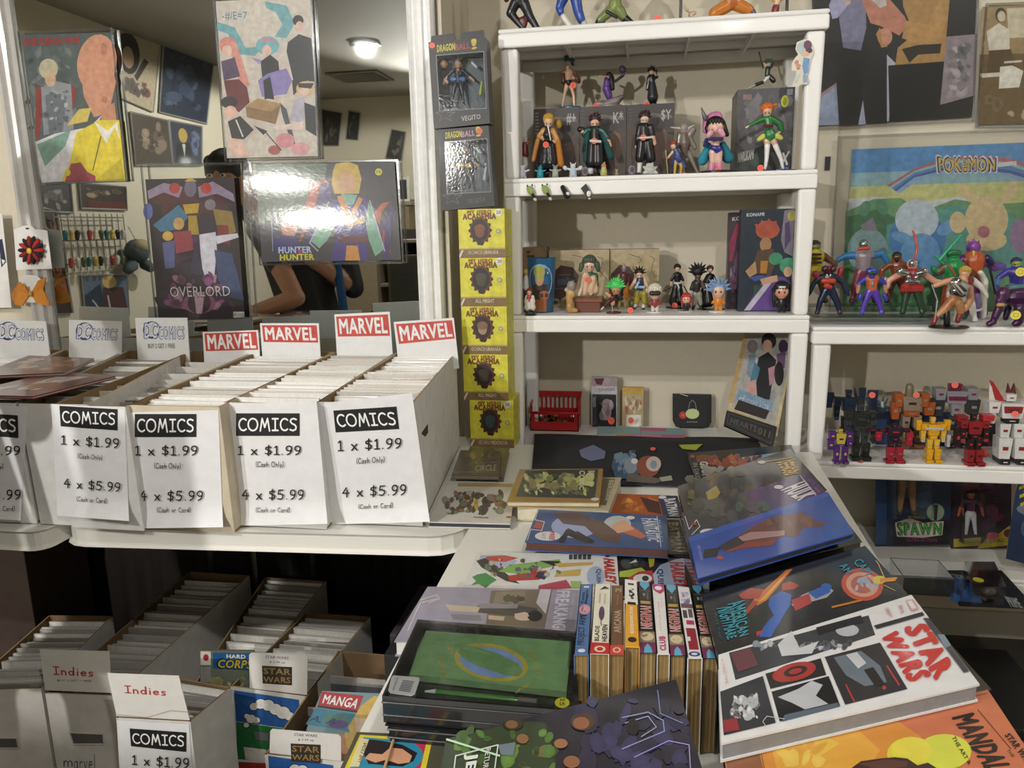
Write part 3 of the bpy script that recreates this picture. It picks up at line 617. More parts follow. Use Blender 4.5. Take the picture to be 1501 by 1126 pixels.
lowsign('creased white sign with red hand lettering and nothing below it, on the short box', [(157,987),(262,991),(278,1056),(171,1050)], tC, lambda a: (a.hand('Indies', [(182,1005),(243,1009),(244,1020),(183,1016)], '#b5403a', .14), a.line([(172,1048),(215,1052),(250,1042),(276,1044)], 1.2, '#a8a49c')))
def swl(dx, dy):
    def f(a):
        S = lambda *L: [(x+dx, y+dy) for x, y in L]
        a.text('STAR WARS', S((389,961),(423,963),(423,967),(389,965)), '#4a4a4a', .01); a.text('$ 3.99 up', S((395,969),(418,970),(418,973.5),(395,972.5)), '#4a4a4a')
        a.poly(S((384,976),(428,978),(428,1005),(385,1002)), '#3a3329'); a.text('STAR', S((386,979),(426,981),(426,990),(386,988)), '#9a7e52', .03); a.text('WARS', S((386,992),(426,993),(426,1002),(386,1000)), '#9a7e52', .03)
    return f
lowsign('white card with gold lettering in a brown panel, upper of the two', [(365,960),(368,957),(447,959),(451,963),(450,1019),(366,1009)], tE, swl(0, 0))
lowsign('white card with gold lettering in a brown panel, lower of the two, half hidden', [(396,1072),(399,1069),(496,1077),(500,1081),(500,1116),(395,1104)], tF, swl(42, 114))
# standing front comics with visible covers
pD = Pl((tD[0][0], tD[0][1]+.02, 0), (tD[1][0], tD[1][1]+.02, 0), (tD[0][0], tD[0][1]+.02, 1))
t = thing('comic', 'bagged comic with a yellow title on blue, first in the brown edged floor box', 'comic', pD.at(330, 1040))
q = [(293,953),(372,954),(374,1040),(294,1040)]
put(MB().prism([pD.at(*a) for a in q], (0, .004, 0), '#6d7468'), 'cover', 'wrap', t)
a = Art(q, lambda x, y, o: pD.at(x, y, o + .0003), uv=False)
a.poly([(294,955),(309,955),(309,975),(294,975)], '#d5d2c8').ell(302,964,4,5,'#a13030').poly([(294,978),(309,978),(309,1000),(294,1000)], '#8c8b86').poly([(312,957),(372,958),(372,983),(312,980)], '#1f568c')
a.text('HARD', [(332,959),(360,960),(360,966),(332,965)], '#dedcc8', .05); a.text('CORPS', [(317,965),(371,966),(370,983),(318,981)], '#16202c', .09, .2); a.text('CORPS', [(319,967),(370,968),(369,981),(320,979)], '#d7c23a', .04, .2)
a.blobs(294,985,372,1030,['#c9b25a','#5c6a50','#8a8a60','#3d5560'],14,3,9,3); a.make('cover_print', 'print', t)
# comic with the red strip, leaning back in the deep box
A_ = onZ(430, 1128, .20); B_ = onZ(556, 1128, .20); T_ = onZ(482, 1012, .315)
pM = Pl(A_, B_, T_)
t = thing('comic', 'comic with a red title strip and a blonde figure, leaning in the deep floor box', 'comic', pM.at(500, 1090))
q = [(472,1013),(566,1017),(590,1110),(428,1120)]
put(MB().prism([pM.at(*a) for a in q], pM.n*-.004, '#7d9aa0'), 'cover', 'wrap', t)
a = Art(q, lambda x, y, o: pM.at(x, y, o + .0003), uv=False)
a.poly([(472,1014),(533,1020),(524,1042),(466,1034)], '#b0262a'); a.text('MANGA', [(476,1018),(529,1025),(521,1039),(472,1031)], '#eeeeee', .04); a.poly([(466,1034),(524,1042),(523,1045),(465,1037)], '#1c1c1c')
a.poly([(463,1038),(520,1046),(512,1072),(448,1062)], '#2f7f9a').ell(492,1056,20,11,'#4f7f78').ell(496,1062,14,6,'#5a3f86')
a.text('A, A', [(455,1048),(494,1054),(489,1064),(452,1058)], '#1c3a66', .03, .3)
a.poly([(530,1034),(548,1020),(564,1022),(570,1060),(560,1092),(520,1090),(510,1066)], '#d4b152').poly([(520,1052),(552,1056),(548,1076),(534,1084),(522,1072)], '#dcc3a6').poly([(498,1075),(548,1092),(560,1118),(500,1112)], '#c98a62').poly([(505,1074),(520,1074),(520,1100),(508,1096)], '#d4b152')
a.make('cover_print', 'print', t)
# bagged comics at the back of the deep box
fill(tF, .28, 0, 3, 'dark bagged comic from the front, deep cloud printed box', 'dark comics in the deep box', .45, .75, .02, [4])
# ------------------------------------------------------------------ posters in stiff clear sleeves
def poster(name, label, outer, inner, Y, artfn, bg, bulge=0.0, yaw=0.0, tilt=0.0, rim='clear_rim', sheet_mat='print', sc=1, cover=True, group=None):
    p = plY(Y); P = [p.at(*q) for q in outer]; S = [p.at(*q) for q in inner]
    c = (P[2] + P[3]) / 2; t = thing(name, label, 'poster', (c.x, Y, c.z), group)
    put(MB().prism([s - Vector((0, .001, 0)) for s in S], (0, .0012, 0), bg), 'printed_sheet', sheet_mat, t)
    a = Art(inner, lambda x, y, o: p.at(x, y, .0012 + o), uv=False); artfn(a); a.make('poster_print', sheet_mat, t)
    if not cover: return t
    n = 8; m = MB(); V = []
    for j in range(n+1):
        for k in range(n+1):
            u, v = k/n, j/n; q = (P[0]*(1-u)+P[1]*u)*(1-v) + (P[3]*(1-u)+P[2]*u)*v
            V.append(q + Vector((0, -.006 - bulge*4*v*(1-v) - yaw*(1-u) - tilt*v, 0)))
    m.add(V, [(j*(n+1)+k, (j+1)*(n+1)+k, (j+1)*(n+1)+k+1, j*(n+1)+k+1) for j in range(n) for k in range(n)], '#ffffff')
    put(m, 'clear_sleeve', 'clear_soft' if tilt else 'clear', t, smooth=True)
    r = MB(); w = .0045
    for i in range(4):
        a0, b0 = P[i], P[(i+1) % 4]; d = (b0 - a0).normalized(); nn = Vector((-d.z, 0, d.x)); nn = nn if nn.dot(c - a0 + Vector((0,0,.1))) > 0 else -nn
        o = Vector((0, -.007, 0)); r.prism([a0 + o, b0 + o, b0 + nn*w + o, a0 + nn*w + o], (0, .006, 0), '#ffffff')
    put(r, 'sleeve_rim', rim, t)
    return t
YP = 2.178
def p1(a):
    a.poly([(31,51),(162,48),(183,266),(61,268)], '#4f5b5c'); a.blobs(34,54,120,200,['#3e494b','#66706f','#59645f','#2f383a','#7c8380'],40,5,16,2)
    a.poly([(52,130),(64,124),(62,160),(58,205),(52,200)],'#8c3a34').poly([(102,124),(112,128),(108,160),(100,160)],'#8c3a34')
    a.poly([(60,128),(80,118),(104,124),(108,190),(64,198)], '#8f9398'); a.poly([(66,140),(82,134),(98,142),(92,195),(72,196)],'#6a7078'); a.ell(71,101,14,15,'#b9b296').ell(74,116,8,11,'#c5a78c')
    a.blobs(60,126,108,198,['#4f5660','#a4a8ac','#3b4046','#c2c4c6'],26,2,7,8)
    a.text('ONE PUNCH MAN', [(33,56),(116,53),(117,64),(34,68)], '#a8322e', .05)
    a.ell(142,92,29,42,'#c99377',8).poly([(119,110),(123,142),(138,172),(160,165),(170,120),(160,80)],'#c99377').poly([(150,160),(168,150),(172,190),(146,190)],'#c08a6e').ell(152,72,5,9,'#b57c66').ell(153,146,5,5,'#b57c66')
    a.poly([(52,208),(80,196),(132,186),(150,168),(110,236),(92,266),(61,268)],'#d9d6d8').poly([(54,212),(104,190),(96,214),(66,244)],'#7fa392')
    a.poly([(112,194),(146,176),(175,176),(184,266),(90,266),(102,240)],'#dcc93c').poly([(138,178),(156,210),(168,186),(176,205),(172,178),(158,192)],'#e4e2de').line([(148,200),(136,250)],1.4,'#3a382c').poly([(140,264),(178,232),(183,266)],'#c2b232')
    a.poly([(95,266),(104,240),(118,238),(128,252),(140,258),(140,266)],'#9c4152').ell(99,253,4.5,5,'#d9cf1f').poly([(98,184),(116,160),(134,158),(128,178)],'#d2be63')
poster('poster', 'poster of a bald figure in a yellow jacket, top left on the mirror', [(28,47),(166,41),(189,265),(60,271)], [(31,51),(162,48),(183,266),(61,268)], YP, p1, '#56605f', group='sleeved posters on the mirror')
def p2(a):
    a.poly([(316,2),(455,-5),(466,229),(333,232)],'#c9c0b4').blobs(330,20,460,220,['#d2c9bd','#c2b8aa','#cdbfb2'],14,12,30,1)
    a.poly([(318,32),(344,40),(360,70),(384,68),(374,82),(352,80),(334,50),(318,44)],'#6fa3aa').poly([(388,2),(420,8),(432,34),(420,56),(402,54),(414,36),(404,18),(390,12)],'#6fa3aa').poly([(330,60),(352,78),(346,84)],'#87b4b8')
    a.text('-#/E=7', [(325,17),(362,17),(362,29),(326,30)], '#4f7f90', .01)
    a.ell(392,67,17,14,'#76adb5').poly([(380,60),(388,54),(402,58),(404,62)],'#b78b98').ell(391,74,7,8,'#dcb9aa').poly([(382,90),(396,80),(408,90),(410,110),(404,140),(388,146),(384,110)],'#2b2a2e').poly([(378,118),(392,108),(420,100),(428,118),(420,138),(384,142)],'#8d7fb4').poly([(386,118),(396,112),(402,146),(388,144)],'#25242a').poly([(368,84),(384,88),(380,94)],'#9a86c0').poly([(410,150),(420,160),(434,215),(430,218),(414,170)],'#49505a')
    a.ell(334,66,13,12,'#c98a7e').poly([(328,60),(346,62),(356,92),(366,125),(352,128),(344,90)],'#cf9183').ell(333,74,7,8,'#dcbcae').poly([(324,90),(344,84),(352,112),(328,118)],'#5a4762').poly([(328,118),(350,116),(362,128),(366,150),(350,165),(334,150)],'#6d3233')
    a.poly([(360,156),(378,144),(412,152),(404,182),(362,172)],'#8a6c46').poly([(360,156),(378,144),(412,152),(398,164)],'#a98a5c')
    a.ell(437,30,8,8,'#26252a').ell(439,39,6,8,'#d3b5a5').poly([(422,62),(438,50),(456,56),(462,120),(448,118),(430,118),(420,75)],'#29282d').poly([(428,118),(440,112),(450,118),(430,140)],'#2c2b30')
    a.ell(447,130,13,11,'#cdb07c').ell(446,134,7,7,'#dfc3b2').poly([(436,122),(460,122),(456,130),(438,128)],'#25242a').poly([(432,146),(446,142),(450,170),(440,180),(424,176)],'#b4adb8').poly([(446,150),(462,156),(464,200),(448,190)],'#2a292e')
    a.ell(336,150,12,9,'#26252a').ell(338,164,9,9,'#dcb5a4').poly([(334,178),(352,170),(372,190),(358,204),(340,204)],'#26252b').poly([(336,202),(352,204),(366,228),(350,232),(336,220)],'#dcb9a8').line([(346,176),(356,200)],2,'#d6d3d0').poly([(372,184),(392,192),(386,198)],'#2a2930')
    a.ell(418,206,14,11,'#cc8b92').ell(440,218,14,9,'#d49ca0').ell(402,220,9,7,'#a95b5a').poly([(398,186),(444,178),(446,190),(404,190)],'#dcc7bd').line([(386,190),(412,220)],1.6,'#444048')
poster('poster', 'tall cream poster with teal swirls and dark dressed figures, top centre of the mirror', [(313,-6),(458,-13),(470,232),(331,237)], [(317,2),(455,-5),(466,229),(333,232)], YP, p2, '#c9c0b4', group='sleeved posters on the mirror')
def p3(a):
    a.poly([(213,263),(343,260),(359,467),(233,463)],'#2a2026').blobs(216,266,344,330,['#4a1f26','#3a1a20','#55242a','#241a20'],24,8,20,3).blobs(224,330,352,460,['#221b24','#2e2434','#1c1820','#3c2440','#512a55'],40,8,22,4)
    a.poly([(216,280),(240,268),(268,274),(262,290),(240,282),(218,292)],'#8f7f96').poly([(290,274),(312,266),(342,284),(344,296),(318,284),(292,290)],'#8f7f96').ell(256,276,8,8,'#a8392e').ell(302,276,8,8,'#a8392e').ell(279,276,9,13,'#6b6078').poly([(270,266),(279,260),(289,266)],'#b8a23e')
    a.poly([(268,300),(292,298),(290,312),(272,314)],'#b5962e').poly([(276,316),(288,316),(292,344),(276,344)],'#a58a34').poly([(224,330),(262,300),(276,318),(262,336),(236,340)],'#46748f').ell(217,310,7,12,'#5866a0').ell(308,300,8,8,'#7a7480').poly([(312,306),(340,310),(346,340),(322,350)],'#8a7234').poly([(318,330),(334,330),(338,360),(320,354)],'#7a2428')
    a.ell(262,328,8,9,'#c29a5a').ell(246,346,8,7,'#c8a24a').poly([(254,340),(280,338),(284,366),(258,372)],'#8e3a44').poly([(238,356),(256,352),(256,392),(242,394)],'#565c86')
    a.ell(303,330,10,12,'#2c2236').poly([(292,344),(316,340),(318,366),(314,406),(298,404),(294,372)],'#c9c6cf').poly([(316,346),(348,342),(350,348),(318,358)],'#c9c6cf').poly([(314,366),(340,372),(358,440),(336,436),(320,410)],'#3a4b70').poly([(300,404),(286,360),(278,400)],'#30304a')
    a.blobs(236,392,330,460,['#7a2f6e','#56224e','#8f4a86','#3c1c3c','#a8888f'],26,4,12,6); a.ell(292,444,24,16,'#8a5470').ell(292,444,17,16,'#3a1a30'); a.poly([(284,428),(300,428),(296,460),(288,460)],'#b79aa8')
    a.text('OVERLORD', [(247,419),(338,418),(339,435),(249,437)], '#1e1824', .06); a.text('OVERLORD', [(248,420),(337,419),(338,434),(250,436)], '#d5d0d2', .01)
    a.rect(342,457,358,466,'#cfcac6').text('|||||||', [(343,459),(357,459),(357,464),(343,464)], '#333333', .03)
poster('poster', 'dark portrait poster with white lettering, lowest on the mirror', [(207,240),(356,238),(370,466),(230,474)], [(213,263),(343,260),(359,467),(233,470)], YP - .004, p3, '#2a2026', group='sleeved posters on the mirror')
def p4(a):
    a.poly([(374,239),(578,237),(588,381),(384,384)],'#3c383b').blobs(380,245,580,380,['#44403f','#36333a','#3e3a42'],20,14,36,2)
    a.poly([(374,240),(470,240),(462,280),(440,300),(380,330)],'#6f7a68').poly([(430,240),(480,240),(470,300),(432,310)],'#5a6a52')
    a.poly([(456,268),(486,262),(480,284),(462,300),(452,330),(440,355),(444,316)],'#b0532e').poly([(470,270),(500,262),(470,310),(462,350),(446,362),(460,310)],'#3e2b6a').poly([(548,312),(560,298),(572,295),(560,310),(556,330)],'#b85a34').poly([(560,326),(572,330),(572,372),(562,372)],'#b0482c').poly([(556,330),(564,340),(562,380),(570,380),(578,300)],'#3a2a68')
    a.poly([(488,250),(492,240),(510,237),(524,242),(530,262),(526,284),(490,284),(486,268)],'#c9a94a').ell(508,268,13,15,'#cf9f78')
    a.poly([(484,294),(508,284),(538,290),(546,330),(536,348),(540,382),(484,382),(494,348),(486,320)],'#41307a').poly([(500,284),(524,286),(518,300),(506,300)],'#7db0a0').poly([(494,288),(502,286),(514,312),(526,288),(532,292),(516,322),(504,318)],'#c98a3c').poly([(492,314),(512,324),(534,316),(534,326),(512,332),(494,326)],'#c9963c').poly([(496,346),(540,344),(540,356),(496,356)],'#5e2a2c').poly([(508,360),(524,360),(528,382),(506,382)],'#c98a3c')
    a.poly([(484,300),(478,306),(456,354),(468,364),(480,352),(492,330)],'#79ab92').poly([(540,296),(548,310),(562,366),(550,376),(540,350),(536,326)],'#79ab92').line([(482,296),(454,356),(466,368)],1.6,'#b8b0cc').line([(542,294),(564,368)],1.6,'#b8b0cc')
    a.ell(424,326,14,17,'#8a6a48').ell(424,332,12,18,'#c0866a').poly([(400,352),(414,344),(434,346),(440,366),(404,370)],'#40336e').line([(398,322),(400,368)],1,'#8fa0c8')
    a.text('HUNTER', [(408,362),(456,361),(457,371),(408,372)], '#a9b9dc', .06); a.text('x', [(436,366),(444,366),(444,374),(436,374)], '#b03a66', .08); a.text('HUNTER', [(410,373),(460,372),(461,381),(410,382)], '#cbc42c', .06)
    a.ell(555,252,5.2,5.2,'#d9cf24').text('15', [(552,250),(558,250),(558,254.5),(552,254.5)], '#333322', .02)
poster('poster', 'landscape poster of a blonde figure in purple and green', [(370,238),(584,234),(593,386),(382,389)], [(374,239),(578,237),(588,381),(384,384)], YP - .004, p4, '#3c383b', bulge=.010, yaw=.046, tilt=.022, group='sleeved posters on the mirror')
# --- posters on the wall over the right shelves
YR = YW - .012
def p5(a):
    a.poly([(1184,-200),(1440,-214),(1424,172),(1196,185)],'#20211f').poly([(1199,140),(1226,121),(1230,183),(1199,184)],'#9aa5bd').poly([(1199,140),(1226,121),(1226,126),(1199,146)],'#a78890')
    a.poly([(1384,54),(1432,50),(1428,142),(1376,154),(1378,90)],'#8f8388').blobs(1378,56,1430,150,['#5a6066','#a59a9c','#7b7478','#b8acae','#46494e'],34,4,13,3).poly([(1370,156),(1428,140),(1424,172),(1366,175)],'#1c1c1b')
    a.poly([(1230,184),(1226,120),(1230,60),(1214,-200),(1300,-204),(1306,76),(1303,140),(1300,180),(1270,182),(1264,145),(1257,183)],'#191918').poly([(1258,183),(1265,147),(1269,182)],'#a3a9bd').poly([(1300,80),(1314,94),(1306,130),(1303,178),(1300,178)],'#b9bac8')
    a.poly([(1230,28),(1236,70),(1262,74),(1270,40),(1262,-200),(1236,-200)],'#807e98').poly([(1215,8),(1222,-10),(1240,-12),(1246,4),(1228,26),(1220,28)],'#a9a6c4').poly([(1236,-6),(1248,-4),(1246,6),(1238,8)],'#c9b3a4')
    a.poly([(1306,-204),(1392,-208),(1392,0),(1384,88),(1382,92),(1348,97),(1312,96),(1316,70),(1340,50),(1324,10)],'#a8834e').poly([(1302,96),(1384,90),(1376,175),(1304,178)],'#161715').poly([(1262,-2),(1300,-6),(1326,24),(1332,38),(1318,52),(1290,38),(1276,34)],'#b87f68').ell(1297,54,11,13,'#c28c74').poly([(1328,30),(1360,36),(1378,0),(1388,30),(1378,58),(1350,66),(1322,56)],'#b48d55').poly([(1284,50),(1290,40),(1294,64),(1302,68),(1292,70)],'#a8834e')
    a.poly([(1262,-8),(1296,-10),(1300,8),(1290,12),(1280,2)],'#bdb9b6').poly([(1322,72),(1345,66),(1380,64),(1378,78),(1346,80),(1333,92)],'#2b241d')
poster('poster', 'large dark poster of two standing people before a planet', [(1183,-206),(1443,-220),(1426,178),(1196,190)], [(1184,-200),(1438,-214),(1422,172),(1197,184)], YR, p5, '#20211f')
def p6(a):
    a.poly([(1440,10),(1590,4),(1580,180),(1432,183)],'#9b8560').poly([(1436,80),(1590,76),(1580,180),(1432,183)],'#6b5636').poly([(1476,12),(1590,8),(1590,50),(1478,56)],'#c6bca4')
    a.poly([(1446,46),(1464,34),(1480,44),(1480,72),(1450,74)],'#cfc8b8').ell(1467,22,8,11,'#4e4029').ell(1468,24,6,8,'#c9bda6').poly([(1450,74),(1482,72),(1490,106),(1446,108)],'#59462b').poly([(1466,98),(1484,96),(1500,104),(1494,128),(1464,130)],'#d6d2c6').poly([(1436,108),(1466,106),(1466,112),(1438,114)],'#cfc8ba').poly([(1472,90),(1498,88),(1498,91),(1472,93)],'#cfc8ba').blobs(1440,130,1560,180,['#80694a','#5c4829','#bcae92'],12,4,14,5)
poster('poster', 'sepia photograph of a person at a desk in a clear sleeve, right edge', [(1444,6),(1600,0),(1590,186),(1429,187)], [(1449,8),(1596,4),(1586,180),(1434,182)], YR, p6, '#8a744e', rim='clear_rim')
def p7(a):
    a.poly([(1249,219),(1600,205),(1600,450),(1236,458)],'#86b0a0').poly([(1249,219),(1600,205),(1600,262),(1247,276)],'#5b90c0').poly([(1247,254),(1600,240),(1600,282),(1245,292)],'#8fb2bb').poly([(1246,274),(1600,262),(1600,300),(1244,306)],'#c3c48a').poly([(1244,292),(1290,288),(1330,300),(1420,286),(1480,300),(1600,290),(1600,330),(1242,330)],'#c9ccd2')
    for r, c in ((0,'#b06a72'),(6,'#8fb5bb'),(11,'#5a86b8'),(17,'#4c5f9c'),(22,'#8aa8c4')):
        a.poly([(1300+r*.6,272+r*.4),(1340,247+r*.6),(1385,232+r*.8),(1430,227+r),(1480,232+r),(1520,245+r),(1520,251+r),(1480,238+r),(1430,233+r),(1385,238+r*.8),(1342,253+r*.6),(1306+r*.6,275+r*.4)],c)
    a.poly([(1241,310),(1280,292),(1320,290),(1352,310),(1400,292),(1450,300),(1600,290),(1600,450),(1236,458)],'#6d9a70').poly([(1242,318),(1290,306),(1330,330),(1350,400),(1236,410)],'#4a7a58').poly([(1300,330),(1400,300),(1500,320),(1600,310),(1600,440),(1290,450)],'#5c9a92').poly([(1237,390),(1300,370),(1380,410),(1500,400),(1600,400),(1600,452),(1235,458)],'#6fa878')
    # plain soft shapes where the cartoon animals are printed: no faces, no outlines of the characters
    a.ell(1272,368,30,34,'#86a5a8').poly([(1262,330),(1280,318),(1286,338),(1264,338)],'#8a8594').ell(1268,306,8,12,'#5a8f74',20).ell(1293,304,8,12,'#5a8f74',-30)
    a.ell(1345,350,42,40,'#4f80b6').ell(1344,322,32,30,'#b9c6cf').ell(1350,372,30,30,'#6d9dc6').ell(1322,348,16,8,'#6d9dc6',20).ell(1388,334,16,9,'#6d9dc6',-30)
    a.ell(1446,322,32,34,'#d3c097').ell(1446,352,30,16,'#d3c097').ell(1404,326,12,16,'#d3c097').ell(1418,284,8,18,'#d3c097',-45).ell(1480,282,8,18,'#d3c097',35).ell(1442,340,9,9,'#b0707c').ell(1496,346,16,26,'#9a80a4')
    for b, c, dx in ((.11,'#2a2b52',0),(.075,'#cfd2da',0)): pass
    a.text('POKéMON', [(1371,226),(1463,228),(1462,254),(1373,256)], '#cdd0da', .13); a.text('POKéMON', [(1373,229),(1461,231),(1460,252),(1375,254)], '#2f3258', .08); a.text('POKéMON', [(1375,231),(1459,233),(1458,250),(1377,252)], '#cdb056', .02)
    a.poly([(1462,239),(1490,236),(1490,242),(1463,245)],'#d5d6d4')
poster('poster', 'blue cartoon poster with a rainbow and yellow lettering, behind the muscle toys', [(1228,200),(1620,184),(1620,470),(1214,462)], [(1249,219),(1600,205),(1600,450),(1236,458)], YR, p7, '#86b0a0')
put(MB(), 'x', 'paper') if False else None
o = put(MB().box((.53, YW-.006, 1.50), (.545, YW-.001, 1.54), '#23252c'), 'tape_strip', 'plastic'); tag(o, 'small dark strip stuck to the wall beside the blue poster', 'tape')
# ------------------------------------------------------------------ hair bows and cards hung at the left of the mirror
def card(name, label, q, Y, art, th=.0015, c='#dfdedb', cat='card', group=None):
    p = plY(Y); P = [p.at(*a) for a in q]; cc = sum(P, Vector())/len(P); t = thing(name, label, cat, (cc.x, Y, min(v.z for v in P)), group)
    put(MB().prism(P, (0, th, 0), c), 'backing_card', 'paper', t)
    if art: a = Art(q, lambda x, y, o: p.at(x, y, .0005 + o), uv=False); art(a); a.make('card_print', 'paper', t)
    return t, p
def petals(t, p, cx, cy, n, r, cols, name='ribbon_loop'):
    for k in range(n):
        an = 2*math.pi*k/n; m = MB(); pts = [p.at(cx + math.cos(an)*r*s, cy + math.sin(an)*r*s*1.1, .004 + .012*math.sin(s*2.6)) for s in (.15,.35,.6,.85,1)]
        m.tube(pts, [.002,.006,.0075,.0065,.003], cols[k % len(cols)], 6); put(m, name, 'cloth', t, smooth=True)
YB = YM - .04
t, p = card('hair_bow', 'black and red loop ribbon bow on a white card, upper left', [(20,337),(30,333),(34,331),(46,331),(52,336),(69,338),(76,394),(24,396)], YB, lambda a: a.ell(40,335,3,1.5,'#4a4742'), group='hair bows on cards', cat='bow')
petals(t, p, 46, 367, 14, 19, ['#b12a28','#24201f','#8f2421','#1c1a1a']); put(MB().ball(p.at(43,368,.016), (.009,.006,.01), '#d8b83a'), 'bow_centre', 'toy', t, smooth=True)
t, p = card('hair_bow', 'orange ribbon bow with gold centre, below the black and red bow', [(28,408),(36,403),(54,404),(60,410),(62,444),(34,443)], YB, None, group='hair bows on cards', cat='bow')
for q in ([(44,429),(28,414),(17,432),(22,446),(32,448)], [(46,430),(56,412),(66,408),(62,424),(50,434)], [(46,432),(62,424),(72,446),(68,448),(54,444)], [(42,432),(36,420),(22,424),(24,436)]):
    m = MB(); c = [p.at(x, y, .006 + (.014 if i in (1, 2) else 0)) for i, (x, y) in enumerate(q)]; m.prism(c, (0, .004, 0), '#d98f3c'); put(m, 'ribbon_loop', 'cloth', t, bevel=.0015)
put(MB().ball(p.at(45,431,.014), (.006,.006,.009), '#b39a3f'), 'bow_centre', 'toy', t, smooth=True)
t, p = card('hanging_card', 'white card with dark corner squares, cut by the left edge of the photo', [(-60,313),(3,313),(17,451),(-50,452)], YB, lambda a: (a.poly([(-2,352),(3,350),(9,384),(2,392)],'#26304a'), a.poly([(2,380),(8,382),(4,388)],'#dedede')))
# ------------------------------------------------------------------ boxed toys between mirror and tall shelf
def skinbody(name, caps, vox, mat='toy', parent=None, origin=None, keepz=None):
    """one continuous body grown from tapered capsules and re-meshed; each face takes the nearest capsule's colour"""
    m = MB()
    for a, ra, b, rb, c in caps: m.cap(a, ra, b, rb, c, 8)
    og = Vector(origin if origin is not None else wloc(parent))
    me = bpy.data.meshes.new('t'); me.from_pydata([v - og for v in m.v], [], m.f); o = bpy.data.objects.new('t', me); COL.objects.link(o)
    md = o.modifiers.new('r', 'REMESH'); md.mode = 'VOXEL'; md.voxel_size = vox; md.use_smooth_shade = True
    sm = o.modifiers.new('s', 'SMOOTH'); sm.factor = .5; sm.iterations = 2
    dg = bpy.context.evaluated_depsgraph_get(); me2 = bpy.data.meshes.new_from_object(o.evaluated_get(dg)); bpy.data.objects.remove(o)
    me2.name = name; n = len(me2.polygons)
    import numpy as np
    vc = np.empty(len(me2.vertices)*3, np.float32); me2.vertices.foreach_get('co', vc); vc = vc.reshape(-1, 3)
    best = np.full(len(vc), 1e9); idx = np.zeros(len(vc), int)
    for i, (a, ra, b, rb, c) in enumerate(caps):
        a = np.array(Vector(a)-og); b = np.array(Vector(b)-og); d = b-a; L = max(float(d@d), 1e-12); tt = np.clip((vc-a)@d/L, 0, 1)
        ds = np.linalg.norm(vc-a-tt[:, None]*d, axis=1) - (ra+(rb-ra)*tt); k = ds < best; best[k] = ds[k]; idx[k] = i
    cols = np.array([lin(c[4]) for c in caps], np.float32)
    ca = me2.color_attributes.get('Col') or me2.color_attributes.new('Col', 'FLOAT_COLOR', 'POINT'); ca.data.foreach_set('color', cols[idx].ravel())
    me2.materials.clear(); me2.materials.append(M(mat)); me2.polygons.foreach_set('use_smooth', [True]*n)
    ob = bpy.data.objects.new(name, me2); COL.objects.link(ob)
    if parent is not None: ob.parent = parent
    else: ob.location = og
    ob['_w'] = list(og); return ob
def stand(cx, top, bot, skin, hair, coat, legs, shoes=None, arm=None, w=1.0, hd=.085, la=(-.2,.5), ra=(.2,.5), le=(-.17,.34), re=(.17,.34), lf=-.08, rf=.08, kl=None, lean=0, sl=None):
    """capsules (px) of a standing figure; offsets in units of its height"""
    h = bot - top; X = lambda x, y: (cx + x*h*w + lean*(1-y)*h, top + y*h); arm = arm or skin; shoes = shoes or legs; sl = sl or coat
    kl = kl or (lf*.75, rf*.75); C = []
    def c(p, r, q, s, col, d=0): C.append((X(*p), r*h, X(*q), s*h, col, d))
    c((0,.085), hd, (0,.10), hd*.85, skin); c((0,.15), .03, (0,.2), .035, skin); c((-.06,.23), .055, (.06,.23), .055, coat); c((0,.24), .085, (0,.42), .07, coat); c((0,.42), .07, (0,.5), .08, legs)
    c((-.11,.23), .042, le, .034, sl); c(le, .033, la, .027, arm); c(la, .028, (la[0]*1.03, la[1]+.03), .026, arm)
    c((.11,.23), .042, re, .034, sl); c(re, .033, ra, .027, arm); c(ra, .028, (ra[0]*1.03, ra[1]+.03), .026, arm)
    c((-.045,.5), .058, (kl[0],.72), .045, legs); c((kl[0],.72), .045, (lf,.93), .03, legs); c((lf,.96), .03, (lf*1.1,.975), .03, shoes, -.03)
    c((.045,.5), .058, (kl[1],.72), .045, legs); c((kl[1],.72), .045, (rf,.93), .03, legs); c((rf,.96), .03, (rf*1.1,.975), .03, shoes, -.03)
    return C
def world(caps, Y, k=1.0):
    out = []
    for c in caps:
        (a, ra, b, rb, col) = c[:5]; d = c[5] if len(c) > 5 else 0
        s = Y / F * .985; A = onY(a[0], a[1], Y + d*.1); B = onY(b[0], b[1], Y + d*.1); out.append((A, ra*s, B, rb*s, col))
    return out
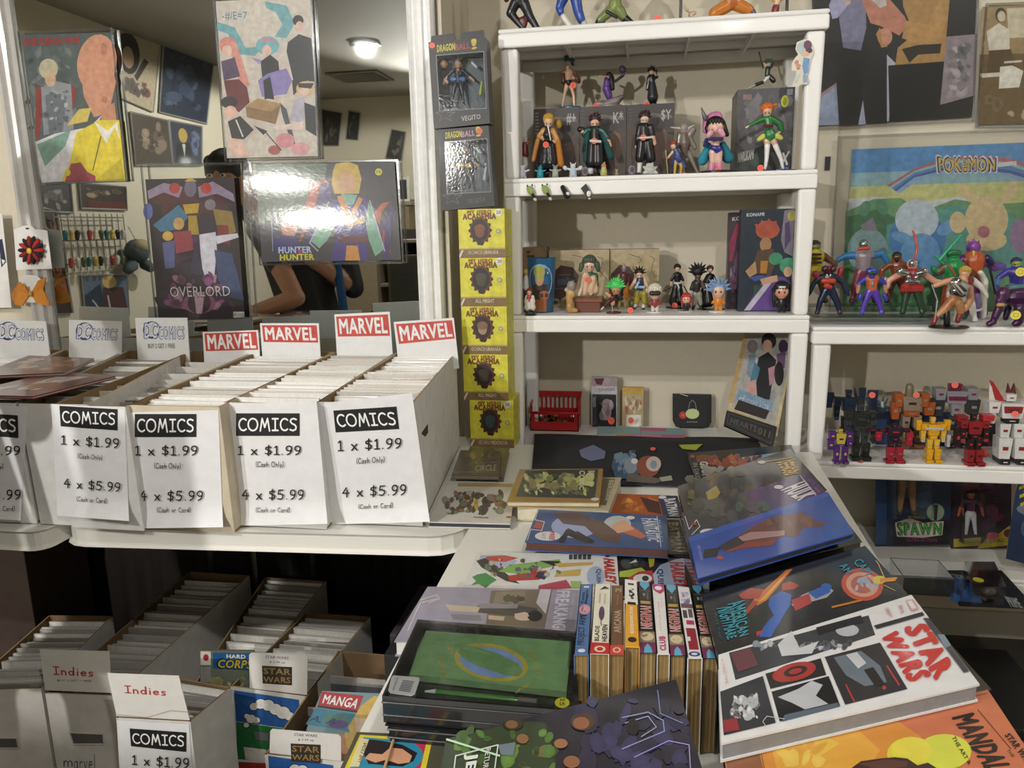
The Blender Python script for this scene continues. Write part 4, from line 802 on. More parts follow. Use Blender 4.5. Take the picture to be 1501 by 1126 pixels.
def windowbox(label, q, Y, D, title, name_, fig, st):
    p = plY(Y); P = [p.at(*a) for a in q]; c = (P[2]+P[3])/2; t = thing('toy_box', label, 'box', (c.x, Y+D/2, min(P[2].z, P[3].z)), 'black window boxes stacked beside the mirror')
    def I(u, v): return ((1-v)*((1-u)*q[0][0]+u*q[1][0])+v*((1-u)*q[3][0]+u*q[2][0]), (1-v)*((1-u)*q[0][1]+u*q[1][1])+v*((1-u)*q[3][1]+u*q[2][1]))
    u0, v0, u1, v1 = .12, .16, .95, .80
    ring = [I(0,0),I(1,0),I(1,1),I(0,1)]; win = [I(u0,v0),I(u1,v0+.0),I(u1,v1+.02),I(u0,v1)]
    m = MB(); R = [p.at(*a) for a in ring]; Wn = [p.at(*a) for a in win]; dk = '#242322'; up = Vector((0, D, 0))
    for i in range(4): j = (i+1) % 4; m.add([R[i], R[j], Wn[j], Wn[i]], [(0,1,2,3)], dk); m.add([Wn[i], Wn[j], Wn[j]+up, Wn[i]+up], [(0,1,2,3)], '#2b3a40'); m.add([R[j], R[i], R[i]+up, R[j]+up], [(0,1,2,3)], dk)
    m.add([r+up for r in R], [(0,1,2,3)], '#34454c'); put(m, 'carton', 'print', t)
    tabs = [[I(.04,0),I(.06,-.07),I(.46,-.08),I(.48,0)], [I(.56,0),I(.56,-.08),I(.97,-.09),I(.98,0)]]
    if fig == 0:
        for tb in tabs: put(MB().prism([p.at(x, y, -.004) for x, y in tb], (0, .003, 0), '#1c1b1b'), 'hang_tab', 'print', t)
    put(MB().add([w - Vector((0, .0015, 0)) for w in Wn], [(0,1,2,3)], '#ffffff'), 'window', 'blister', t)
    a = Art(None, lambda x, y, o: p.at(x, y, o+.0002), uv=False)
    a.line(win + [win[0]], 1.3, '#77797a'); a.text(title[0], [I(.14,.04),I(.46,.03),I(.46,.115),I(.14,.125)], '#c4bc2c', .05, .1); a.text(title[1], [I(.46,.05),I(.72,.04),I(.72,.11),I(.46,.12)], title[2], .05); a.text('!', [I(.74,.0),I(.84,-.0),I(.84,.12),I(.74,.13)], '#c4a72c', .05)
    a.text(name_, [I(.50,.885),I(.84,.88),I(.84,.935),I(.5,.945)], '#a9aaa8' if fig == 0 else '#55575a', .02)
    sx, sy = I(*st); a.ell(sx, sy, 4.3, 4.3, '#e2604c')
    sp = [];  cx, cy = I(.22,.85)
    for k in range(10): r = 15 if k % 2 == 0 else 6; sp.append((cx + r*math.cos(k*.628-1.57), cy + r*.75*math.sin(k*.628-1.57)))
    a.line(sp + [sp[0]], 1.0, '#63625f'); a.make('box_print', 'print', t)
    return t, I
DBL = [  # lower box first: it stands on the yellow boxes
 ('lower black window box with a figure in a pale vest', [(642,190),(716,184),(725,302),(647,309)], 'VEGETA', 1, (.82,.06), '#b98aa8'),
 ('upper black window box with a figure in an orange sash, hang tabs on top', [(628,62),(712,55),(718,181),(636,189)], 'VEGITO', 0, (.06,.04), '#a03a36')]
YY = 2.06
for lab, q, nm, k, st, tc in DBL:
    t, I = windowbox(lab, q, YY, .055, ('DRAGON', 'BALL', tc), nm, k, st)
    cx, ty = I(.5, .22); _, by = I(.5, .76)
    caps = stand(cx, ty+2, by, '#c09678', '#16151a', '#1d2230', '#1c1e28', hd=.08, le=(-.24,.36), la=(-.32,.5), re=(.24,.36), ra=(.34,.44), lf=-.14, rf=.12)
    skinbody('figure', world(caps, YY+.03), .0022, 'toy', t)
    m = MB(); p = plY(YY+.03)
    h0 = p.at(cx, ty+7); 
    for j in range(7): an = -2.6 + j*.36; m.cap(h0 + Vector((0,0,.004)), .006, h0 + Vector((math.cos(an)*.016, 0, .006 - math.sin(an)*.015)), .0015, '#15141a', 6)
    put(m, 'hair', 'toy', t, smooth=True)
    m = MB(); m.cap(p.at(cx-8, ty+30), .007, p.at(cx+8, ty+30), .007, '#d2b23a' if k else '#3c79b4'); m.cap(p.at(cx, ty+16, .004), .006, p.at(cx, ty+22, .004), .004, '#c9c7bd' if k else '#c7612e'); put(m, 'sash', 'toy', t, smooth=True)
    x1, y1 = I(.24,.27); x2, y2 = I(.9,.45)
    m = MB().ball(p.at(x1, y1), .011, '#a9a446' if k else '#b98e6a').cap(p.at(x1+2, y1+22), .004, p.at(x1+5, y1+26), .005, '#caa58a').cap(p.at(x2, y2+8), .003, p.at(x2-2, y2+25), .006, '#9aab3a' if not k else '#b8c0c4').cap(p.at(x2-8, y2-14), .004, p.at(x2-14, y2-20), .004, '#c3cace'); put(m, 'spare_parts', 'toy', t, smooth=True)
ys = [(308,303),(378,374),(449,446),(519,517),(586,585),(657,655)]
xs = [(668,740),(674,741),(677,742),(681,744),(685,745),(690,746)]
NM = ['OCHACO URARAKA','ALL MIGHT','OCHACO URARAKA','ALL MIGHT','IZUKU MIDORIYA']; HC = ['#7a4a34','#4a4238','#80604a','#4a4238','#2f4a44']
ZZ = [onY(668, 307, YY).z] + [onY(675, ys[k][0], YY).z for k in (1,2,3,4)] + [.741]
LB = ['topmost yellow box of the stack, with a round white price sticker', 'second yellow box from the top of the stack, with a price sticker', 'middle yellow box of the stack, without a price sticker', 'fourth yellow box from the top of the stack', 'bottom yellow box of the stack, with a greenish round picture']
for k in range(5):
    X0 = onY(xs[k][0]+2, ys[k][0], YY).x; X0 = max(min(X0, -.50), -.53) + .002; X1 = X0 + .127; z1, z0 = ZZ[k]-.0005, ZZ[k+1]
    if k == 4: X0 = onY(690, 650, YY).x; X1 = X0 + .125
    t = thing('figure_box', LB[k], 'box', ((X0+X1)/2, YY+.055, z0), 'stack of yellow figure boxes')
    m = MB().box((X0, YY, z0), (X1, YY+.11, z1), '#d6cf3e')
    put(m, 'carton', 'print', t, bevel=.0012)
    q = [(0,0),(1,0),(1,1),(0,1)]; a = Art(None, lambda u, v, o: Vector((X0+(X1-X0)*u, YY-.0003-o, z1+(z0-z1)*v)), uv=False)
    a.rect(0,.82,1,1,'#7d6440').rect(0,.8,1,.83,'#b3a05a').poly([(0,.94),(.06,.84),(.1,.84),(.02,1),(0,1)],'#d9d4c4')
    sb = []
    for j in range(28): r = (.31, .25)[j % 2]; sb.append((.47 + r*.85*math.cos(j*.2244), .44 + r*math.sin(j*.2244)))
    a.poly(sb, '#3a2418').ell(.47,.44,.215,.25,'#6e2e22').ell(.46,.44,.19,.23,'#2a211d').ell(.46,.46,.10,.13, HC[k] if k != 2 else '#a98a78').ell(.46,.40,.12,.09, HC[k]).poly([(.42,.64),(.5,.64),(.52,.75),(.42,.74)],'#2a2520')
    a.text('MY HERO', [(.2,.02),(.72,.02),(.72,.10),(.2,.10)], '#5a3a1e', .09); a.text('MY HERO', [(.21,.025),(.71,.025),(.71,.095),(.21,.095)], '#a8592c', .03)
    a.text('ACADEMIA', [(.1,.09),(.82,.09),(.82,.215),(.1,.215)], '#33231a', .1); a.text('ACADEMIA', [(.11,.1),(.81,.1),(.81,.205),(.11,.205)], '#8a4a24', .03)
    a.text(NM[k], [(.2 if len(NM[k])>9 else .32,.85),(.85 if len(NM[k])>9 else .74,.85),(.85 if len(NM[k])>9 else .74,.93),(.2 if len(NM[k])>9 else .32,.93)], '#cfc8b0', .02)
    a.ell(.86,.46,.055,.05,'#8f8c80').ell(.86,.46,.035,.033,'#c4c08a')
    if k in (0, 1, 4): a.ell(.87,.08,.08,.075,'#dcdad2').text('20', [(.82,.045),(.92,.045),(.92,.11),(.82,.11)], '#2a2a2a', .02)
    a.make('box_print', 'print', t)
# ------------------------------------------------------------------ figurines
class Fig:
    def __init__(s, label, cx, by, zb, Y=None, group='figurines on the tall shelf', name='figurine', cat='figurine'):
        p = onZ(cx, by, zb) if Y is None else onY(cx, by, Y)
        s.Y = p.y; s.dz = zb - p.z; s.zb = zb; s.x = p.x; s.t = thing(name, label, cat, (p.x, s.Y, zb), group); s.s = s.Y / F * .985
    def p(s, x, y, d=0): return onY(x, y, s.Y + d) + Vector((0, 0, s.dz))
    def body(s, caps, vox=None, name='body', mat='toy'):
        C = []
        for c in caps:
            a, ra, b, rb, col = c[:5]; d = c[5] if len(c) > 5 else 0; d2 = c[6] if len(c) > 6 else d
            A = s.p(*a, d*.1); B = s.p(*b, d2*.1); ra *= s.s; rb *= s.s
            A.z = max(A.z, s.zb + ra + .0003) if A.z > s.zb - .02 else A.z; B.z = max(B.z, s.zb + rb + .0003) if B.z > s.zb - .02 else B.z
            C.append((A, ra, B, rb, col))
        skinbody(name, C, vox or max(.0011, min(.0026, min(c[1] for c in C)*.55)), mat, s.t); return s
    def caps(s, name, caps, mat='toy'):
        m = MB()
        for c in caps:
            d = c[5] if len(c) > 5 else 0; m.cap(s.p(*c[0], d*.1), c[1]*s.s, s.p(*c[2], d*.1), c[3]*s.s, c[4])
        put(m, name, mat, s.t, smooth=True); return s
    def disc(s, cx, r, col, h=.004, name='base', sy=1.0, yo=0):
        p = s.p(cx, 0); put(MB().lathe((s.p(cx, 400).x, s.Y+yo, s.zb), [(r*s.s, 0), (r*s.s, h*.7), (r*s.s*.95, h)], col, 28, 1, sy), name, 'gloss', s.t); return s
    def sticker(s, x, y, d=-.03, col='#ee6a55', r=4.3):
        c = s.p(x, y, d); v = (O - c).normalized(); u = v.cross(Vector((0, 0, 1))).normalized(); w = u.cross(v)
        ring = [c + (u*math.cos(k*.5236) + w*math.sin(k*.5236)) * r*s.s for k in range(12)]
        o = put(MB().prism(ring, v*-.0008, col), 'price_sticker', 'paper', s.t); 
        if not isinstance(x, str): put(MB().tube([c + (u*math.cos(k*.785) + w*math.sin(k*.785)) * r*.45*s.s + v*.0003 for k in range(9)], .0004, '#b8402e', 4), 'sticker_ring', 'paper', s.t)
        return s
    def eyes(s, x, y, r, col='#1c1a1a'):
        m = MB()
        for k in (-1, 1): m.ball(s.p(x + k*r*.38, y + r*.15, -r*s.s*.85), (r*s.s*.11, r*s.s*.1, r*s.s*.17), col, 8, 5)
        put(m, 'eyes', 'gloss', s.t, smooth=True); return s
    def hair(s, x, y, r, col, kind='cap', n=9, L=1.0, name='hair', seed=0):
        m = MB(); c = s.p(x, y); R = r * s.s; rr = random.Random(seed + int(x))
        m.ball(c + Vector((0, R*.22, R*.18)), (R*1.08, R*1.02, R*1.02), col, 12, 8)
        if kind == 'spiky':
            for k in range(n):
                a = math.pi * (.02 + .96*k/(n-1)); dr = Vector((math.cos(a), rr.uniform(-.5, .35), math.sin(a)*1.05)); m.cap(c + dr*R*.7, R*.42, c + dr*R*(1.55+.45*rr.random())*L, R*.06, col, 6)
        if kind == 'long':
            for k in range(5):
                a = math.pi*(1.0 + k*.25); q = c + Vector((math.cos(a)*R*.85, R*.5 - math.sin(a)*R*.2*-1, 0)); m.cap(q, R*.38, q + Vector((0, 0, -R*2.1*L)), R*.15, col, 6)
        if kind in ('fringe', 'long', 'cap'):
            for k in range(5): a = (k-2)*.42; q = c + Vector((math.sin(a)*R*.8, -math.cos(a)*R*.72, R*.55)); m.cap(q, R*.3, q + Vector((0, -R*.12, -R*.32)), R*.1, col, 6)
        put(m, name, 'hair', s.t, smooth=True); return s
SK = '#dcb598'
z2, z3, z4 = 1.4825, 1.1025, .6925
# --- boxes standing on the second board, figurines on top of and before them
def picbox(label, q, zb, Y, D, side, artfn, group, cat='box', name='figure_box'):
    """upright printed carton; q = px corners of its front (TL, TR, BR, BL)"""
    p = plY(Y); P = [p.at(*a) for a in q]; x0 = (P[0].x+P[3].x)/2; x1 = (P[1].x+P[2].x)/2; z1 = (P[0].z+P[1].z)/2
    t = thing(name, label, cat, ((x0+x1)/2, Y+D/2, zb), group); put(MB().box((x0, Y, zb), (x1, Y+D, z1), side), 'carton', 'print', t, bevel=.0012)
    a = Art(None, lambda u, v, o: Vector((x0+(x1-x0)*u, Y-.0003-o, z1+(zb-z1)*v)), uv=False); artfn(a); a.make('box_print', 'print', t); return t, x0, x1, z1
def mist(kanji, k):
    def f(a):
        a.rect(0,0,1,1,'#33292a').poly([(0,.25),(.5,.35),(1,.3),(1,1),(0,1)],'#3d2e26').blobs(.03,.3,.97,.97,['#6b4a34','#4a3a34','#7a5a42','#37302f','#5a4438'],26,.06,.2,k)
        a.poly([(.3,.1),(.95,.16),(.95,.2),(.3,.16)],'#66605c').text(kanji, [(.72,.08),(.93,.08),(.93,.24),(.72,.24)], '#a9a6a2', .02).ell(.12,.88,.07,.06,'#8a8694').ell(.12,.88,.05,.042,'#4a4652')
        for j in range(7): a.rect(.03,.05+j*.045,.11,.07+j*.045,'#82755f' if k == 1 else '#453c38')
    return f
Y2 = 2.345
tb = []
for lab, q, kj, k in (('dark brown figure box behind the yellow haired swordsman', [(783,160),(849,157),(849,258),(783,258)], '#+', 1), ('dark brown figure box behind the green coated figurine', [(849.5,157),(918,154),(918,258),(849.5,258)], 'K*', 2), ('dark brown figure box behind the black uniformed figurine', [(918.5,154),(988,151),(988,258),(918.5,258)], '$Y', 3)):
    tb.append(picbox(lab, q, z2, Y2, .13, '#30282a', mist(kj, k), 'figure boxes on the second board'))
def grey(a):
    a.rect(0,0,1,1,'#4c4b4f').blobs(.02,.02,.98,.7,['#6d6a70','#7d7a80','#3e3d40','#58564f','#8a878c'],34,.05,.2,11).poly([(0,.6),(.2,.75),(.6,.62),(1,.8),(1,1),(0,1)],'#1f2322').blobs(.05,.7,.6,.97,['#2f5a36','#37433a','#20261f'],12,.04,.1,2)
    a.text('NARUKAMI', [(.04,.74),(.33,.70),(.33,.82),(.05,.86)], '#b7b5b0', .04, .2).text('X', [(.8,.76),(.96,.74),(.96,.9),(.8,.92)], '#c9c7c2', .06, .2).ell(.83,.16,.065,.07,'#b9c03a').ell(.83,.16,.04,.045,'#8f9a2e').rect(.86,.02,.96,.09,'#8b9199').rect(.8,.93,.95,.975,'#4f62a8').rect(.1,.06,.25,.12,'#8f6a66')
tb.append(picbox('tall grey printed figure box at the right end of the second board', [(1079,133),(1165,126),(1160,258),(1079,258)], z2, Y2-.03, .14, '#3c3a3c', grey, 'figure boxes on the second board'))
zt1, zt4 = tb[1][3], tb[3][3]
zt0, zt2 = tb[0][3], tb[2][3]
C_ = lambda x0, y0, r0, x1, y1, r1, c, d=0: ((x0, y0), r0, (x1, y1), r1, c, d)
# on top of the boxes
f = Fig('slim figurine with blue hair on a round blue base, topmost left', 837, 156, zt0, Y2+.06)
f.body([C_(833,87,4.5,833,88,4,SK), C_(832,93,2,832,97,2.5,SK), C_(827,100,4,841,100,4,'#8a6a50'), C_(834,101,6,833,110,5,SK), C_(827,101,3,823,108,2.6,'#7a5a46'), C_(823,108,2.4,833,107,2.2,SK), C_(841,101,3,849,109,2.6,'#7a5a46'), C_(849,109,2.5,836,108,2.2,SK), C_(833,112,4.6,834,116,4.8,'#241c1c'), C_(831,118,3.4,827,134,2.2,SK), C_(827,134,2.2,824,152,1.5,SK), C_(837,118,3.4,841,134,2.2,SK), C_(841,134,2.2,842,152,1.5,SK)])
f.caps('hair', [C_(830,82,3,839,82,3.4,'#31576e'), C_(829,78,2.6,836,77,2.2,'#31576e'), C_(838,84,2.6,840,89,1.6,'#2a3a4c')], 'hair').caps('open_shirt', [C_(826,104,3,826,114,3.4,'#5e2f2c',-.04), C_(843,104,3,848,113,3.2,'#5e2f2c')]).disc(837, 17, '#2d5f80', .009).sticker(840, 119).eyes(832, 88, 4)
f = Fig('figurine in purple dress raising an orb, on the middle dark box', 892, 154, zt1, Y2+.06)
f.body([C_(892,107,3.6,892,108,3.4,SK), C_(890,112,4.5,889,124,5.4,'#5e3a86'), C_(889,124,6,893,136,5,'#5e3a86'), C_(896,116,2.4,904,112,2,'#4a3a3c'), C_(904,112,2,913,105,2.4,'#4a3a3c'), C_(913,105,2.4,915,97,2.6,'#5d4f5c'), C_(886,108,1.8,880,106,1.6,SK)])
f.caps('hair', [C_(893,104,4,895,106,4,'#1c1920'), C_(896,108,4,898,124,3,'#1c1920')], 'hair').caps('orb', [C_(912,95,4.6,913,97,5,'#4c3f66')]).caps('coiled_tail', [C_(876,146,4,888,148,6,'#7a6f70'), C_(888,148,6,904,142,6,'#8b7f7a'), C_(904,142,6,912,136,3,'#6a6268')]).disc(892, 20, '#7b8078', .008).sticker(874, 150)
f = Fig('black long coated figurine pointing upwards, on the right hand dark box', 956, 152, zt2, Y2+.06)
f.body([C_(955,101,4.4,955,102,4,SK), C_(955,107,4,956,118,4.6,'#1f2226'), C_(956,118,5,957,138,8,'#23272b'), C_(951,109,2.8,949,120,2.2,'#1f2226'), C_(949,120,2,948,126,1.8,'#1a1a1c'), C_(960,109,2.6,963,108,2.4,'#1f2226'), C_(963,108,2.2,962,102,1.6,SK), C_(954,140,2.4,953,149,2,'#16161a'), C_(960,140,2.4,961,149,2,'#16161a')])
f.hair(955, 99, 4.8, '#17161a', 'spiky', 7, .8).caps('pistol', [C_(963,97,.8,962,103,1,'#141414',-.03)]).disc(957, 12, '#191a1c', .004).sticker(948, 148)
f = Fig('small leaping swordsman on a thin clear stand, above the tall grey box', 1128, 127, zt4, Y2+.04)
f.body([C_(1127,86,3.4,1127,87,3,'#c9c2b4'), C_(1126,92,3.6,1125,102,3.4,'#34403a'), C_(1130,90,2.4,1133,84,2,'#38463f'), C_(1124,92,2,1120,84,1.6,SK), C_(1127,104,3,1120,112,2.4,'#d8d6d2'), C_(1120,112,2.4,1108,116,2.6,'#27251f'), C_(1108,116,2.4,1099,121,2,'#a9a6a0'), C_(1129,104,3,1134,110,3.6,'#23211f')])
f.hair(1127, 84, 3.8, '#5a6a5e', 'spiky', 7).caps('sword', [C_(1113,68,.7,1119,92,.7,'#2c2a26')]).caps('stand_rod', [C_(1133,112,.6,1133,124,.6,'#6f7572')]).caps('stand_arm', [C_(1110,114,.5,1133,118,.5,'#9aa39c')]).disc(1130, 13, '#3f5a46', .003).sticker(1090, 127)
# in front of the boxes
G2 = 'figurines on the second board'
f = Fig('yellow haired swordsman figurine in an orange patterned coat', 803, 255, z2, 2.26, G2)
f.body([C_(804,170,7.5,804,171,7,SK), C_(803,180,5,803,190,7.5,'#2a2220'), C_(797,183,4.5,790,192,4,'#b98a4a'), C_(790,192,3.5,800,196,3,'#caa07a'), C_(810,184,5,816,196,4.5,'#c98f4c'), C_(816,196,4,812,200,3.4,SK), C_(801,206,9,799,232,13,'#16171b'), C_(806,206,8,808,232,11,'#17181c'), C_(794,236,4.5,793,250,3,'#17181c'), C_(810,236,4.5,811,250,3,'#1b1c20')])
f.hair(804, 167, 7.8, '#c99b2c', 'fringe').caps('coat_flap', [C_(818,200,4,822,232,5,'#b9772f'), C_(788,198,3.4,782,226,3.4,'#c98a4a'), C_(820,232,4,824,236,1.4,'#b9772f')], 'cloth').caps('hair_bun', [C_(818,172,6,819,176,5,'#b08a3a',.3)], 'hair').caps('sword', [C_(803,176,1,807,197,1,'#dcdcd4',-.25)]).sticker(800, 204).eyes(804, 172, 7).disc(802, 20, '#121214', .003)
f = Fig('dark haired figurine in a green black checked open coat', 872, 255, z2, 2.28, G2)
f.body([C_(872,173,7,872,174,6.5,SK), C_(872,183,7,872,198,7.5,'#1d2420'), C_(862,184,5,856,190,4.4,'#1e4a48'), C_(856,190,4,853,183,3,SK), C_(882,184,5,890,196,5,'#1e4a48'), C_(890,198,4.4,894,207,3.4,SK), C_(868,204,8,867,232,9,'#15161a'), C_(877,204,8,878,232,9,'#17181b'), C_(866,238,4.6,866,246,4,'#d9d9d6'), C_(879,238,4.6,880,248,4,'#17181c'), C_(866,250,3.4,866,252,3.4,'#1a1a1a')])
f.hair(872, 169, 7.6, '#3a2226', 'spiky', 9, .75).caps('open_coat', [C_(861,188,4.4,859,228,4.6,'#1f4f4c'), C_(885,190,5,895,222,5,'#1f4f4c'), C_(887,204,4,898,224,3,'#173a3a'), C_(859,206,4.5,858,214,4.6,'#12302f')], 'cloth').caps('belt', [C_(866,200,2,880,201,2,'#cfcfca',-.3)]).sticker(871, 200).eyes(872, 174, 7).caps('hand_prop', [C_(850,183,4,856,184,3.4,'#2a1f1c')]).disc(870, 19, '#121214', .003)
f = Fig('black uniformed figurine with white socks', 944, 253, z2, 2.28, G2)
f.body([C_(945,168,6.8,945,169,6.2,'#e0c2a8'), C_(944,180,7,945,196,7.5,'#1b1b1f'), C_(938,179,4.5,935,194,4,'#1b1b1f'), C_(935,194,3.6,933,206,2.8,'#1b1b1f'), C_(933,206,2.4,933,210,2.2,SK), C_(954,180,4.6,957,192,4,'#202024'), C_(957,194,3.6,959,204,3.6,SK), C_(941,202,7.5,938,226,7,'#17171a'), C_(950,202,7.5,954,226,7.5,'#19191c'), C_(938,232,3.8,937,245,3.4,'#d3d3d0'), C_(953,232,3.8,955,243,3.4,'#d3d3d0'), C_(936,248,3.2,935,251,3.2,'#141414'), C_(955,248,3.2,958,251,3.2,'#141414')])
f.hair(945, 165, 7.4, '#35191f', 'spiky', 8, .7).caps('belt', [C_(938,196,1.6,954,195,1.6,'#d0cfca',-.3)]).sticker(943, 195).eyes(945, 169, 6.5).disc(946, 16, '#141416', .003)
f = Fig('red haired figurine in blue bending over a thin gold staff', 988, 249, z2, 2.27, G2)
f.body([C_(987,205,4.2,987,206,4,SK), C_(990,211,4,995,220,4.4,'#3a4678'), C_(989,211,2.2,983,218,2,SK), C_(983,218,2,979,223,1.8,SK), C_(992,222,5,997,226,5,'#34407a'), C_(990,228,3.2,990,234,2.6,'#c9a858'), C_(990,236,2.4,989,247,2,'#b89a4c'), C_(997,228,3.2,999,236,2.6,'#c9a858'), C_(999,238,2.4,998,247,2,'#b89a4c')])
f.hair(987, 203, 4.6, '#a5402c', 'fringe').caps('staff', [C_(976,212,.7,979,247,.7,'#b49a54',-.1)]).caps('skirt', [C_(987,228,3.4,986,232,3,'#2e3a78'), C_(1000,228,3.2,1004,236,2.4,'#48568c')], 'cloth').disc(983, 9, '#b9bdae', .003).sticker(1003, 247, -.03, '#b8684c', 3)
f = Fig('grey horned demon statue between red haired girl and pink hooded chibi', 1005, 248, z2, 2.31, G2)
f.body([C_(1003,177,6,1003,179,5.6,'#9c8f8c'), C_(1003,188,6,1004,200,8,'#76695f'), C_(996,186,3.6,994,204,3,'#6b5d55'), C_(1012,187,5,1016,180,5,'#8a7d78'), C_(1012,192,4,1019,206,3.4,'#85796f'), C_(1004,206,7,1005,216,5,'#6a5e56'), C_(1001,216,4,1003,232,2.6,'#74685e'), C_(1010,214,4,1018,232,2.6,'#8d837a'), C_(1018,232,2.4,1024,246,2,'#9c948a'), C_(1003,232,2.4,1003,246,2,'#6b6058')])
f.caps('horns', [C_(997,178,2.4,983,176,.7,'#b4aca6'), C_(1009,178,2.4,1018,173,1,'#b4aca6')]).disc(1008, 13, '#6a625a', .004)
f = Fig('chibi figurine with pink horned hood, black hair and turquoise cape', 1050, 247, z2, 2.23, G2)
f.body([C_(1049,180,12.5,1049,181,12,'#e3b9a6'), C_(1049,198,5.5,1049,206,6,'#e3b9a6'), C_(1041,199,3.4,1039,193,3.4,'#e3b9a6'), C_(1039,191,4,1042,187,4.6,'#dd9fae',-.3), C_(1057,198,3.4,1060,193,3.4,'#e3b9a6'), C_(1060,190,4,1056,184,4.8,'#dd9fae',-.3), C_(1048,210,7,1052,212,7,'#2f2f84'), C_(1045,216,5.6,1045,228,4.6,'#e3b9a6'), C_(1054,216,5.6,1054,228,4.6,'#e3b9a6'), C_(1044,233,4.6,1043,241,4.2,'#d98aa8'), C_(1055,233,4.6,1055,241,4.2,'#d98aa8')])
f.caps('hood', [C_(1045,168,10,1050,166,9.4,'#d77fae',.25), C_(1038,172,8,1034,184,4,'#d77fae',.3)]).caps('horn', [C_(1034,166,3.6,1028,150,.6,'#55545c')]).hair(1049, 178, 12.2, '#1c1a1e', 'fringe').caps('hair_lock', [C_(1060,172,3.4,1066,190,3,'#1c1a1e'), C_(1037,180,3.6,1040,192,3,'#1c1a1e')], 'hair').caps('scarf', [C_(1040,196,2.6,1058,196,2.6,'#34366e',-.3), C_(1036,198,3,1033,206,2.4,'#34366e')], 'cloth').caps('cape', [C_(1040,204,4,1030,228,7,'#2f8fa6',.25), C_(1060,204,4,1068,224,8,'#25788c',.25), C_(1049,206,8,1049,226,10,'#1f6c80',.35)], 'cloth').eyes(1049, 182, 12, '#241818').disc(1048, 27, '#141416', .006).sticker(1053, 243)
f = Fig('orange haired figurine in a green dress and white stockings', 1130, 246, z2, 2.24, G2)
f.body([C_(1125,156,7,1125,157,6.6,SK), C_(1126,168,5.4,1127,178,5.6,'#2f7a3e'), C_(1120,168,3.6,1108,173,3.2,'#2f7a3e'), C_(1106,174,2.8,1099,178,2.4,'#357f44'), C_(1099,178,1.8,1094,181,1.6,SK), C_(1133,168,4.4,1143,175,5,'#2f6a3c'), C_(1144,178,4.6,1146,184,4,'#2f6a3c'), C_(1145,186,2,1142,188,2,SK), C_(1128,188,7,1129,192,8,'#357f44'), C_(1124,200,4.2,1125,206,3.8,SK), C_(1125,207,4,1124,226,3,'#e8e6e8'), C_(1124,226,3,1122,241,2,'#e8e6e8'), C_(1134,200,4.2,1137,206,3.8,SK), C_(1137,207,4,1145,226,3,'#e8e6e8'), C_(1145,226,3,1148,240,2,'#e8e6e8')])
f.hair(1125, 154, 8, '#e2752a', 'fringe').caps('hair_bow', [C_(1133,149,2.4,1138,147,2.2,'#e07038')], 'cloth').caps('skirt', [C_(1119,194,4,1113,198,3.2,'#cfd26a'), C_(1129,194,6,1128,197,5,'#5a9a4c'), C_(1139,193,4.4,1145,196,3,'#cfd26a')], 'cloth').caps('sash', [C_(1121,178,2,1132,178,2,'#5a2a2c',-.3)], 'cloth').eyes(1125, 158, 7).disc(1138, 21, '#4f2a78', .004).sticker(1115, 240)
# small animals along the front edge
def critter(label, cx, by, h, col, col2=None, ears='tip', arms=True, group='small animal figures on the second board', zb=z2, Y=2.20, w=1.0, leg=True, eye=True):
    f = Fig(label, cx, by, zb, Y, group, 'animal_figure'); c2 = col2 or col; X = lambda x, y: (cx + x*h*w, by - h + y*h); b = []
    def c(p, r, q, s, cl, d=0): b.append((X(*p), r*h, X(*q), s*h, cl, d))
    c((0,.28), .19, (0,.3), .17, col); c((0,.5), .2, (0,.72), .25, c2)
    if arms: c((-.15,.5), .08, (-.38,.42), .07, col); c((.15,.5), .08, (.38,.42), .07, col)
    if leg: c((-.14,.8), .1, (-.17,.95), .08, col); c((.14,.8), .1, (.17,.95), .08, col)
    if ears == 'tip': c((-.12,.15), .06, (-.2,0), .03, col); c((.12,.15), .06, (.2,0), .03, col)
    if ears == 'crest': c((0,.12), .08, (.1,-.02), .03, c2)
    f.body(b)
    if eye: f.eyes(*X(0,.27), .17*h)
    return f
critter('pale lilac fox like figure at the left end in front of the shelf post', 766, 257, 22, '#c9c5d2', '#b5b2c0', w=1.1).caps('tail', [C_(757,240,3.4,754,252,5,'#b9b4c4')], 'toy')
critter('turquoise lizard like figure, left on the second board', 792, 257, 20, '#2a7f92', '#2f8fa0', 'crest')
critter('grey horned creature with short arms spread', 814, 257, 20, '#8f958a', '#a5aa9e')
critter('white blue creature raising both arms', 840, 256, 22, '#d5d8dc', '#b9c6d8').caps('claws', [C_(828,242,3.2,829,243,3,'#cfd2d6'), C_(851,242,3.2,850,243,3,'#cfd2d6')], 'toy')
critter('red and green bird like figure', 885, 254, 21, '#c9866a', '#b4b86a', 'crest', False)
critter('small tan bushy creature beside the red and green bird', 904, 254, 11, '#a3946a', '#8f8358', 'tip', False)
f = Fig('pale grey coral shaped figure before the black uniformed figurine', 953, 252, z2, 2.2, 'small animal figures on the second board', 'animal_figure')
f.body([C_(952,244,5,954,246,6,'#b9bcb8'), C_(948,244,3,943,240,1.6,'#b9bcb8'), C_(955,240,3,957,234,1.4,'#b9bcb8'), C_(958,244,3,963,240,1.5,'#b9bcb8'), C_(948,248,3,944,249,2.2,'#b9bcb8'), C_(959,248,3,963,249,2.2,'#b9bcb8'), C_(951,240,2.4,948,236,1.2,'#c4c7c3')])
